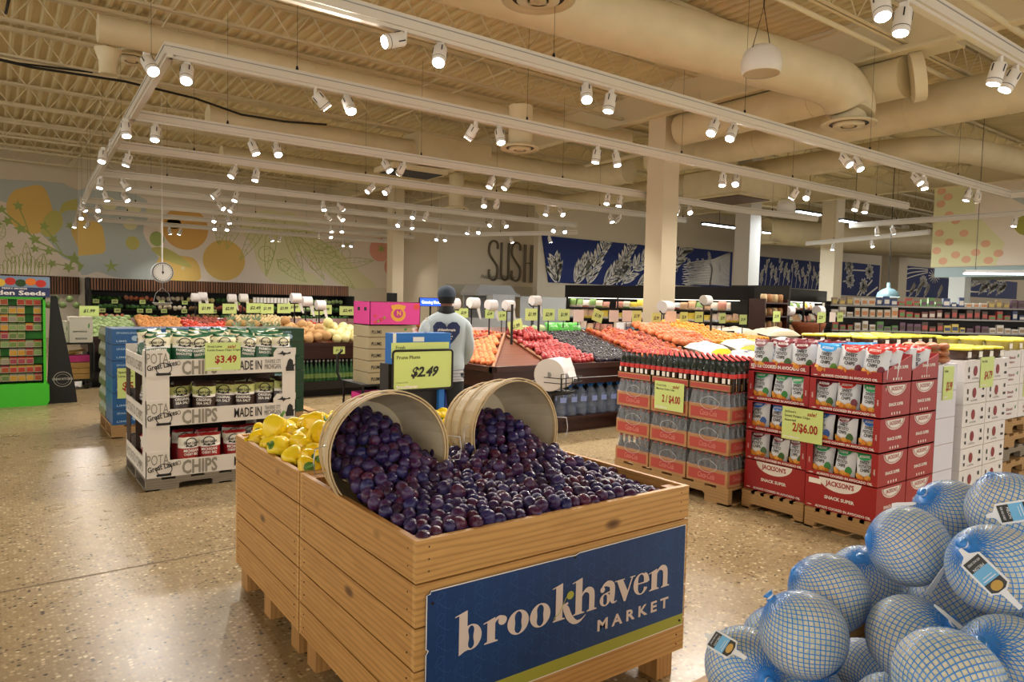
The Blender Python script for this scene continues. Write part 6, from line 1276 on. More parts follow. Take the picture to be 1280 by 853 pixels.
pinkbox('bright pink fruit box with a gold emblem on top of the cart stack', 3.2, 6.88, 1.252, .6, .42, .25)
pinkbox('lower pink box standing on the bottom deck of the cart', 3.16, 6.9, .16, .3, .35, .35, 0, False)
# ------------------------------------------------------------------ far vegetable case
t_ = thing('vegetable_case', 'long black refrigerated vegetable case under the slatted band', 'refrigerated case', (2.5, 26.2, 0)); W = 9.1
MB().box(0, W, .0, 1.6, 0, .5).build('base', M['dark'], t_); MB().box(0, W, 1.4, 1.6, .5, 1.62).build('back_panel', M['black'], t_); MB().box(0, .06, .2, 1.6, .5, 1.62).build('side_panel', M['black'], t_); MB().box(W - .06, W, .2, 1.6, .5, 1.62).build('side_panel', M['black'], t_)
for i, (z, y) in enumerate([(.66, .3), (.98, .7), (1.28, 1.0)]): MB().box(.06, W - .06, y, 1.4, z - .03, z).build('case_shelf', M['shelf'], t_)
seqs = [(1.28, 27.25, ['greens', 'mixedred', 'mushroom', 'honeydew', 'greens', 'kiwi', 'greens', 'cabbage', 'cabbage']), (.98, 26.95, ['greens', 'greens', 'mushroom', 'ginger', 'yam', 'greens', 'greens', 'cabbage', 'greens']), (.66, 26.55, ['mixedred', 'greens', 'greens', 'kiwi', 'greens', 'mixedred', 'onion', 'greens', 'greens'])]
nm_ = dict(greens='leafy_greens', mixedred='wrapped_vegetable', mushroom='mushroom', honeydew='pale_squash', kiwi='brown_root', cabbage='lettuce_head', ginger='ginger_root', yam='beet', onion='turnip')
for si, (z, y, ks) in enumerate(seqs):
    for i, k in enumerate(ks):
        for j in range(6): put_fruit(k, nm_[k], (2.68 + i * .99 + j * .155, y + random.uniform(-.06, .1), z + .06 + random.uniform(0, .05)), f'{nm_[k].replace("_", " ")} on the {("top", "middle", "lower")[si]} shelf of the far vegetable case, {nth(i, 9)} section', 'vegetable', f'far case {("top", "middle", "lower")[si]} shelf section {ORD[i] or "first"}', 1.45 * .06 / fr[k][1])
for i, (x, z) in enumerate([(2.75, 1.25), (3.3, 1.25), (4.14, 1.25), (4.74, 1.24), (5.49, 1.25), (2.9, .95), (3.34, .95), (4.02, .95), (4.29, .95), (4.76, .95), (5.41, .95), (3.34, .63), (3.99, .63), (4.76, .63), (6.4, .95), (7.3, 1.25), (8.2, .95), (9.1, 1.25), (10.1, .95)]): price_card(f'tiny lime shelf card on the far vegetable case, {nth(i % 14 if i < 14 else i - 14, 14 if i < 14 else 5)} of its run', (x, 27.14 if z > 1.1 else 26.84 if z > .8 else 26.46, z), 0, .19, .14, '$2', group='tiny lime cards on the far case')
b = MB(); b.lathe([(.05, .0), (.08, .01), (.16, .1)], 4)
for i in range(14):
    o = bpy.data.objects.new('salad_bag', MB().box(-.05, .05, -.03, .03, 0, .2).mesh('salad_bag', M['paper']) if i == 0 else bpy.data.objects['salad_bag'].data); C.objects.link(o); o.location = (7.9 + i * .13, 27.1, 1.29); tag(o, f'upright salad bag on the far case top shelf, {nth(i, 14)}', 'bag', 'salad bags')
for i in range(9): put_fruit('cabbage', 'corn_bunch', (2.2 - i * .2, 27.2 - i * .12, 1.1 + .2 * (i % 2)), 'large leafy green bunch left of the vegetable case', 'greens', 'leafy bunches at the wall corner', 1.6)
price_card('lime card above the white cartons on the left', (1.28, 13.6, 1.22), 0, .28, .17, '$1.99', stem=1.2)
# hanging scale
t_ = thing('hanging_scale', 'round white dial scale hanging on a thin rod over the left produce', 'scale', (2.71, 15.45, 1.96))
MB().cyl((0, -.06, 0), (0, .06, 0), .2, n=36).build('dial_housing', M['steel'], t_); MB().cyl((0, -.066, 0), (0, -.06, 0), .175, n=36).build('dial_face', M['paper'], t_)
b = MB(); b.strip([(0, -.04), (0, .15)], .012, (0, -.07, 0), (1, 0, 0), (0, 0, 1)); b.flat([ell(0, 0, .022, .022, 12)], (0, -.071, 0), (1, 0, 0), (0, 0, 1))
for k in range(24): a = k * PI / 12; b.strip([(.14 * math.cos(a), .14 * math.sin(a)), (.165 * math.cos(a), .165 * math.sin(a))], .007, (0, -.0695, 0), (1, 0, 0), (0, 0, 1))
b.strip(ell(0, 0, .18, .18, 32), .012, (0, -.069, 0), (1, 0, 0), (0, 0, 1), closed=True); b.build('needle_and_ticks', M['ink'], t_)
MB().cyl((0, 0, .2), (0, 0, 1.0), .014, n=6).cyl((0, 0, 1.0), (0, 0, 3.55), .004, n=5).build('hanging_rod', M['paper'], t_); b = MB(); b.tube([(0, 0, -.2), (0, 0, -.3), (-.12, 0, -.42), (-.16, 0, -.6)], .0035, 5).tube([(0, 0, -.3), (.12, 0, -.42), (.16, 0, -.6)], .0035, 5); b.lathe([(.001, -.66), (.13, -.65), (.19, -.6)], 20); b.build('pan', M['steel'], t_)
# ------------------------------------------------------------------ meat cases at the back
pk_cols = ['D9B79A', 'E0CFC0', 'C98A7A', 'E6DCC8', 'E2C84A', 'D9E0E4', 'C9A07A', '7FA05A', 'E8E2DA', 'B86A5A']
PK = []
for i, c_ in enumerate(pk_cols):
    b, fn = pillow(.15, .16, .07, [(.3, 1), (1, 0)], 6, 8, seed=i); PK.append(b.mesh('food_pack', [H('pack_%d' % i, c_, rough=.35), H('pack2_%d' % i, pk_cols[(i + 4) % 10], rough=.35)]))
def food_case(label, px, py, rz, W, top, shelves, sect, name='meat_case', step=.17, endp=True):
    t_ = thing(name, label, 'refrigerated case', (px, py, 0), rz); R_ = Matrix.Translation((px, py, 0)) @ Matrix.Rotation(rz, 4, 'Z')
    MB().box(0, W, .0, 1.0, 0, .45).build('base', M['dark'], t_); MB().box(0, W, .9, 1.0, .45, top).build('back_panel', M['black'], t_); MB().box(0, W, .25, 1.0, top - .28, top).box(0, W, .25, .28, top - .3, top).build('canopy', M['shelf'], t_); MB().box(.05, W - .05, .35, .5, top - .31, top - .29).build('case_lamp', mat('case_lamp', (1, 1, 1), emit=(1, .93, .8), es=2), t_)
    for x in (0, W - .05): MB().prism([(0, .45), (.3, .5), (.35, top - .3), (.25, top - .28), (.25, top), (1, top), (1, .45)], x, x + .05, 0, Matrix(((0, 0, 1, 0), (1, 0, 0, 0), (0, 1, 0, 0), (0, 0, 0, 1)))).build('side_panel', M['black'], t_)
    for k in range(1, int(W / 1.3)): MB().box(k * 1.3, k * 1.3 + .03, .3, .34, .45, top - .28).build('mullion', M['shelf'], t_)
    for si, (z, y) in enumerate(shelves):
        MB().box(.05, W - .05, y, .9, z - .025, z).box(.05, W - .05, y - .006, y, z - .03, z + .01, 0).build('case_shelf', M['shelf'], t_)
        n = int((W - .2) / step); k0 = 0
        for i in range(n):
            if random.random() < .04: continue
            if i % 4 == 0: k0 = random.randrange(10)
            p = R_ @ Vector((.13 + i * step, y + .07, z)); o = bpy.data.objects.new('food_pack', PK[(k0 + (random.random() < .25)) % 10]); C.objects.link(o); o.location = p; o.rotation_euler = (random.uniform(-.5, -.1), 0, rz + random.uniform(-.1, .1)); o.scale = (1.2, 1.2, random.uniform(1.0, 1.5)); tag(o, f'wrapped food pack on the {("lowest", "second", "third", "top")[si]} shelf of the {sect}', 'food pack', f'food packs on the {("lowest", "second", "third", "top")[si]} shelf of the {sect}')
    return t_
D1 = math.atan2(-.873, .487)
food_case('long black meat case with a dark canopy behind the middle column', 11.05, 13.03, D1, 4.75, 1.98, [(.6, .12), (.9, .2), (1.18, .3), (1.44, .38)], 'long meat case')
food_case('black cheese case with a lit canopy right of the meat case', 13.6, 8.95, .19, 4.0, 2.0, [(.6, .12), (.92, .2), (1.2, .3), (1.5, .4)], 'cheese case')
b = MB(); b.box(0, .08, -.3, 1.0, 0, 2.02); tag(b.build('case_end_panel', M['black'], None, (13.5, 8.85, 0), .19), 'tall black end panel between the meat case and the cheese case', 'panel')
b = MB(); tt = thing('snack_shelf', 'small dark wooden shelf of jars in front of the black end panel', 'shelf', (12.7, 8.55, 0), .0)
MB().box(0, .04, 0, .4, 0, 1.72).build('side_panel', M['table'], tt); MB().box(.8, .84, 0, .4, 0, 1.72).build('side_panel', M['table'], tt); MB().box(.0, .84, .38, .4, 0, 1.72).build('back_panel', M['table'], tt)
for i in range(5):
    MB().box(.04, .8, 0, .4, .5 + i * .28, .53 + i * .28).build('shelf_board', M['table'], tt)
    for j in range(4): o = MB().lathe([(.001, 0), (.07, 0), (.07, .14), (.05, .17), (.001, .17)], 10).build('snack_jar', H('jar_%d' % (j % 2), ['CDB48A', 'A87A50'][j % 2])) if (i, j) in ((0, 0), (0, 1)) else bpy.data.objects.new('snack_jar', bpy.data.objects['snack_jar' if j % 2 == 0 else 'snack_jar.001'].data); (o.name in C.objects) or C.objects.link(o); o.location = (12.84 + j * .19, 8.68, .53 + i * .28); tag(o, f'small jar on the dark wooden snack shelf, {nth(i, 5, "lowest", "top", "from the bottom")} board', 'jar', f'jars on the snack shelf {ORD[i] or "first"} board')
bs = thing('wicker_basket', 'round reddish wicker basket with a lime card right of the snack shelf', 'basket', (13.75, 8.2, .95)); MB().lathe([(.2, 0), (.32, .2), (.34, .3), (.3, .3)], 20).build('basket', wood('wicker', hexc('7A3A1C'), hexc('9A5430'), 0, False), bs); tag(MB().box(-.25, .25, -.25, .25, 0, .95).build('display_pedestal', M['table'], None, (13.75, 8.2, 0)), 'dark pedestal under the wicker basket', 'pedestal')
for i in range(4): price_card(f'lime card in front of the snack shelf and cheese case, {nth(i, 4)}', ((12.9, 13.6, 14.8, 15.9)[i], (8.4, 7.85, 8.5, 8.7)[i], 1.36), 0, .25, .22, pr_[i], stem=1.34)
price_card('blank pale card by the cheese case', (15.3, 8.55, 1.36), 0, .25, .22, None, board=PALE, stem=1.34)
# grocery shelves under the end mural
gd = thing('grocery_shelf', 'long dark grocery shelf full of colourful packs under the far blue murals', 'shelf', (17.2, 9.6, 0), -.675); W = 7.2; R_ = Matrix.Translation((17.2, 9.6, 0)) @ Matrix.Rotation(-.675, 4, 'Z')
MB().box(0, W, .5, .56, 0, 1.75).build('back_panel', M['shelf'], gd); MB().box(0, W, 0, .5, 0, .4).build('base', M['dark'], gd)
gc = ['A84A40', '34466E', 'C9B45A', '5A8A4A', 'C4824A', 'C8C0B0', '6A4A60', 'A08A6A', 'D8D4CC', '4A3A2E', '6A3F3A', '9AA8A8']
GP = []
for i, c_ in enumerate(gc):
    b = MB(); b.box(-.085, .085, -.04, .04, 0, .24); b.box(-.07, .07, -.042, -.04, .05, .16, 1); GP.append(b.mesh('grocery_pack', [H('gp_%d' % i, c_, rough=.4), H('gp2_%d' % i, gc[(i * 5 + 3) % 12], rough=.4)]))
for si, z in enumerate((.42, .72, 1.02, 1.36, 1.66)):
    y = (.0, .05, .1, .15, .2)[si]; MB().box(0, W, y, .5, z - .03, z).build('shelf_board', M['shelf'], gd); MB().box(0, W, y - .006, y, z - .035, z + .005).build('label_strip', M['grey'], gd)
    k0 = 0
    for i in range(38):
        if i % 3 == 0: k0 = random.randrange(12)
        p = R_ @ Vector((.12 + i * .187, y + .06, z)); o = bpy.data.objects.new('grocery_pack', GP[k0]); C.objects.link(o); o.location = p; o.rotation_euler = (0, 0, -.675 + random.uniform(-.1, .1)); o.scale = (random.uniform(.7, 1), 1, random.uniform(.45, 1.08)); tag(o, f'upright grocery pack on the {nth(si, 5, "lowest", "top", "from the bottom")} shelf board under the blue murals', 'grocery pack', f'grocery packs on the {nth(si, 5, "lowest", "top", "from the bottom")} shelf board')
dl = thing('dome_pendant_light', 'grey blue dome lamp hanging before the flared column', 'pendant light', (20.2, 9.7, 1.92)); MB().lathe([(.3, 0), (.27, .12), (.14, .22), (.05, .25), (.04, .4), (.001, .4)], 24).build('shade', H('shade_blue', '6E8C94', rough=.4), dl); MB().lathe([(.001, .03), (.26, .03)], 20).build('bulb', M['glow'], dl); MB().tube([(0, 0, .4), (0, 0, 4.1)], .01, 4).build('hanger', cab, dl)
l = bpy.data.lights.new('dome_light', 'POINT'); l.energy = 30; l.color = (1, .9, .7); l.shadow_soft_size = .1; lo = bpy.data.objects.new('dome_light', l); C.objects.link(lo); lo.parent = dl; lo.location = (0, 0, -.1)
tl = thing('linear_pendant_light', 'long white strip light under the end mural at the right edge', 'ceiling light', (16.9, 5.3, 2.32), -.9); MB().box(-1.2, 1.2, -.06, .06, .03, .09).build('housing', M['steel'], tl); MB().box(-1.2, 1.2, -.05, .05, 0, .03).build('tube', M['tube'], tl); MB().tube([(-1, 0, .09), (-1, 0, 3.7)], .006, 4).tube([(1, 0, .09), (1, 0, 3.7)], .006, 4).build('hanger', cab, tl)
# sushi counter equipment
eq = thing('deli_hood', 'wide stainless steel hood over the sushi counter', 'hood', (14.2, 21.4, 1.75)); MB().box(0, 1.9, 0, 1.2, 0, .1).prism([(0, .1), (1.9, .1), (1.6, .4), (.2, .4)], .2, 1.2, 0, Matrix(((1, 0, 0, 0), (0, 0, 1, 0), (0, 1, 0, 0), (0, 0, 0, 1)))).build('hood_shell', M['steel'], eq); MB().box(.1, 1.8, 1.1, 1.2, -1.7, 0).build('steel_backsplash', M['steel'], eq)
eq = thing('deli_counter', 'stainless and glass sushi counter below the lettering', 'counter', (13.2, 20.6, 0)); MB().box(0, 5.2, 0, .8, 0, .95).build('counter_base', M['steel'], eq); MB().box(2.4, 5.0, .1, .12, .95, 1.75).box(2.4, 5.0, .1, .6, 1.73, 1.76).build('glass_front', M['glass'], eq); MB().box(1.3, 2.3, .3, .7, .95, 1.8).build('steel_unit', M['silver'], eq)
b = MB(); b.box(0, 5.5, 0, .02, 1.7, 2.2); tag(b.build('perforated_panel', speckle('perforated', [hexc('C9C4B4'), hexc('B7B09E')], 40), None, (14.35, 23.965, 0)), 'pale perforated panel under the sushi lettering', 'panel')
ms_ = thing('menu_screen', 'lit blue menu screen beside the far column', 'screen', (11.9, 21.6, 1.32)); MB().box(0, .95, 0, .06, 0, .3).build('bezel', M['black'], ms_); MB().box(.02, .93, -.004, 0, .02, .28).build('display', mat('screen_blue', hexc('1638C8'), emit=hexc('2A52E8'), es=1.6), ms_); MB().text('Catering Menus', (.08, -.006, .1), (1, 0, 0), (0, 0, 1), .1, .8, 0, .02).build('screen_text', mat('screen_white', (1, 1, 1), emit=(.9, .95, 1), es=2), ms_); MB().box(.45, .5, .06, .1, -1.32, .3).build('post', M['black'], ms_)
b = MB(); b.box(0, .35, 0, .08, 0, .4); tag(b.build('wall_speaker', M['black'], None, (10.7, 21.63, 1.35)), 'small black box mounted left of the far column', 'speaker')
# ------------------------------------------------------------------ white box stacks at the right
wbx = H('box_bluewhite', 'DADCE8', rough=.6); wbx2 = H('box_white2', 'E2E0E0', rough=.6); mred = H('print_maroon', '8A2A30')
pallet('wooden pallet under the plain white box stack', (5.32, 2.28, 0), .5, .8, M['pallet']); 
for l in range(5):
    carton(f'plain bluish white carton in the stack right of the red towers, {nth(l, 5, "bottom", "top", "from the bottom")}', 5.46, 5.88, 2.28, 2.88, .142 + l * .2, .14 + (l + 1) * .2, wbx)
sm = fruit('sausage', [hexc('A8623A'), hexc('C98A5A'), hexc('8A4A2A')], .35, 30, .6); sb = MB(); sb.sphere((0, 0, 0), .035, 12, 8, sc=(2.6, 1, .8)); sbm = sb.mesh('bread_roll', sm)
for i in range(18): o = bpy.data.objects.new('bread_roll', sbm); C.objects.link(o); o.location = (5.56 + (i % 2) * .19, 2.33 + (i // 2 % 3) * .085, 1.17 + (i // 6) * .05); o.rotation_euler = (0, 0, random.uniform(-.15, .15)); tag(o, 'brown packaged roll piled on the plain white box stack', 'bread', 'brown rolls on the white stack')
price_card('lime card reading $5.99 on the plain white stack', (5.72, 2.272, 1.0), 0, .17, .25, '$5.99', ('Italian',), DIG, foot='brookhaven')
pallet('wooden pallet under the printed white boxes', (5.92, 2.24, 0), .9, .8, M['pallet'])
for l in range(6):
    for i in range(2): 
        t_ = carton(f'white carton with round maroon print, {nth(l, 6, "bottom", "top", "from the bottom")} layer, {("left", "right")[i]} column', 5.94 + i * .43, 6.36 + i * .43, 2.25, 2.85, .142 + l * .17, .14 + (l + 1) * .17, wbx2); b = MB()
        b.flat([ell(.19, .085, .035, .04, 14)], (0, -.003, 0), (1, 0, 0), (0, 0, 1)); b.text('ALL NATURAL', (.13, -.003, .02), (1, 0, 0), (0, 0, 1), .015, .12, 1); b.flat([[(.06, .03), (.085, .03), (.085, .055), (.06, .055)], [(.06, .08), (.08, .08), (.08, .12), (.06, .12)], [(.34, .1), (.37, .1), (.37, .13), (.34, .13)], [(.33, .04), (.38, .04), (.38, .06), (.33, .06)]], (0, -.003, 0), (1, 0, 0), (0, 0, 1), 1); b.build('printed_text', [mred, M['ink']], t_)
price_card('lime card reading $4.79 on the printed white boxes', (6.34, 2.242, 1.06), 0, .25, .24, '$4.79', ('Pita Chips',), DIG, foot='brookhaven')
yl = H('lid_yellow', 'E3D83A', rough=.3); tub = mat('tub_clear', hexc('4A3226'), rough=.15); tub2 = mat('tub_yellowish', hexc('B8A85A'), rough=.2)
def tubm(m): t_ = thing('lidded_tub', 'x', 'tub'); MB().lathe([(.001, 0), (.085, 0), (.095, .075)], 16).build('tub', m, t_); MB().lathe([(.095, .07), (.102, .072), (.102, .084), (.09, .09), (.001, .088)], 16).build('lid', yl, t_); b = MB(); b.box(-.03, .03, -.096, -.092, .015, .06); b.build('label', M['paper'], t_); return Proto(t_)
TB = tubm(tub); TB2 = tubm(tub2)
for i in range(4):
    for r in range(2): TB.put((6.05 + i * .21, 2.36 + r * .22, 1.165), 0, f'yellow lid tub on the printed white boxes, {nth(i, 4)}, {("front", "rear")[r]}', 'yellow lid tubs')
tag(MB().box(0, 1.9, 0, .9, 0, 1.12).build('display_block', wbx, None, (6.0, 3.0, 0)), 'white draped block carrying the back rows of yellow lid tubs', 'display')
for i in range(9):
    for r in range(3):
        for l in range(2): 
            if l == 1 and i > 6: continue
            TB.put((6.12 + i * .21, 3.12 + r * .24, 1.12 + l * .092), 0, f'yellow lid tub in the back display, {nth(i, 9)}, {("front", "middle", "rear")[r]} row, {("lower", "upper")[l]}', 'yellow lid tubs in the back display')
ps_y = 2.3
for l in range(5): pallet(f'empty wooden pallet in the stack at the right edge, {nth(l, 5, "bottom", "top", "from the bottom")}', (6.92 + (l % 2) * .03, ps_y + (l % 3) * .01, l * .122), 1.15, .9, [M['pallet'], M['pallet'], M['palletg'], M['pallet'], M['pallet']][l], 0, .12)
for l in range(4):
    for i in range(3): carton(f'white red scripted carton on the pallet stack, {nth(l, 4, "bottom", "top", "from the bottom")} layer, {nth(i, 3)}', 6.93 + i * .38, 7.3 + i * .38, 2.33, 2.9, .612 + l * .15, .61 + (l + 1) * .15, wbx2, txt=[('Kimchi', .3, .5, .16, .35), ('FRESH', .3, .25, .1, .3)], tm=mred)
for i in range(5):
    for r in range(3): TB2.put((7.05 + i * .23, 2.42 + r * .2, 1.212), 0, f'pale tub with a yellow lid on the pallet stack boxes, {nth(i, 5)}, {("front", "middle", "rear")[r]}', 'pale yellow lid tubs')
price_card('lime card at the right edge on the pallet stack boxes', (7.5, 2.325, .9), 0, .2, .22, '$6', ('Kimchi',), DIG)
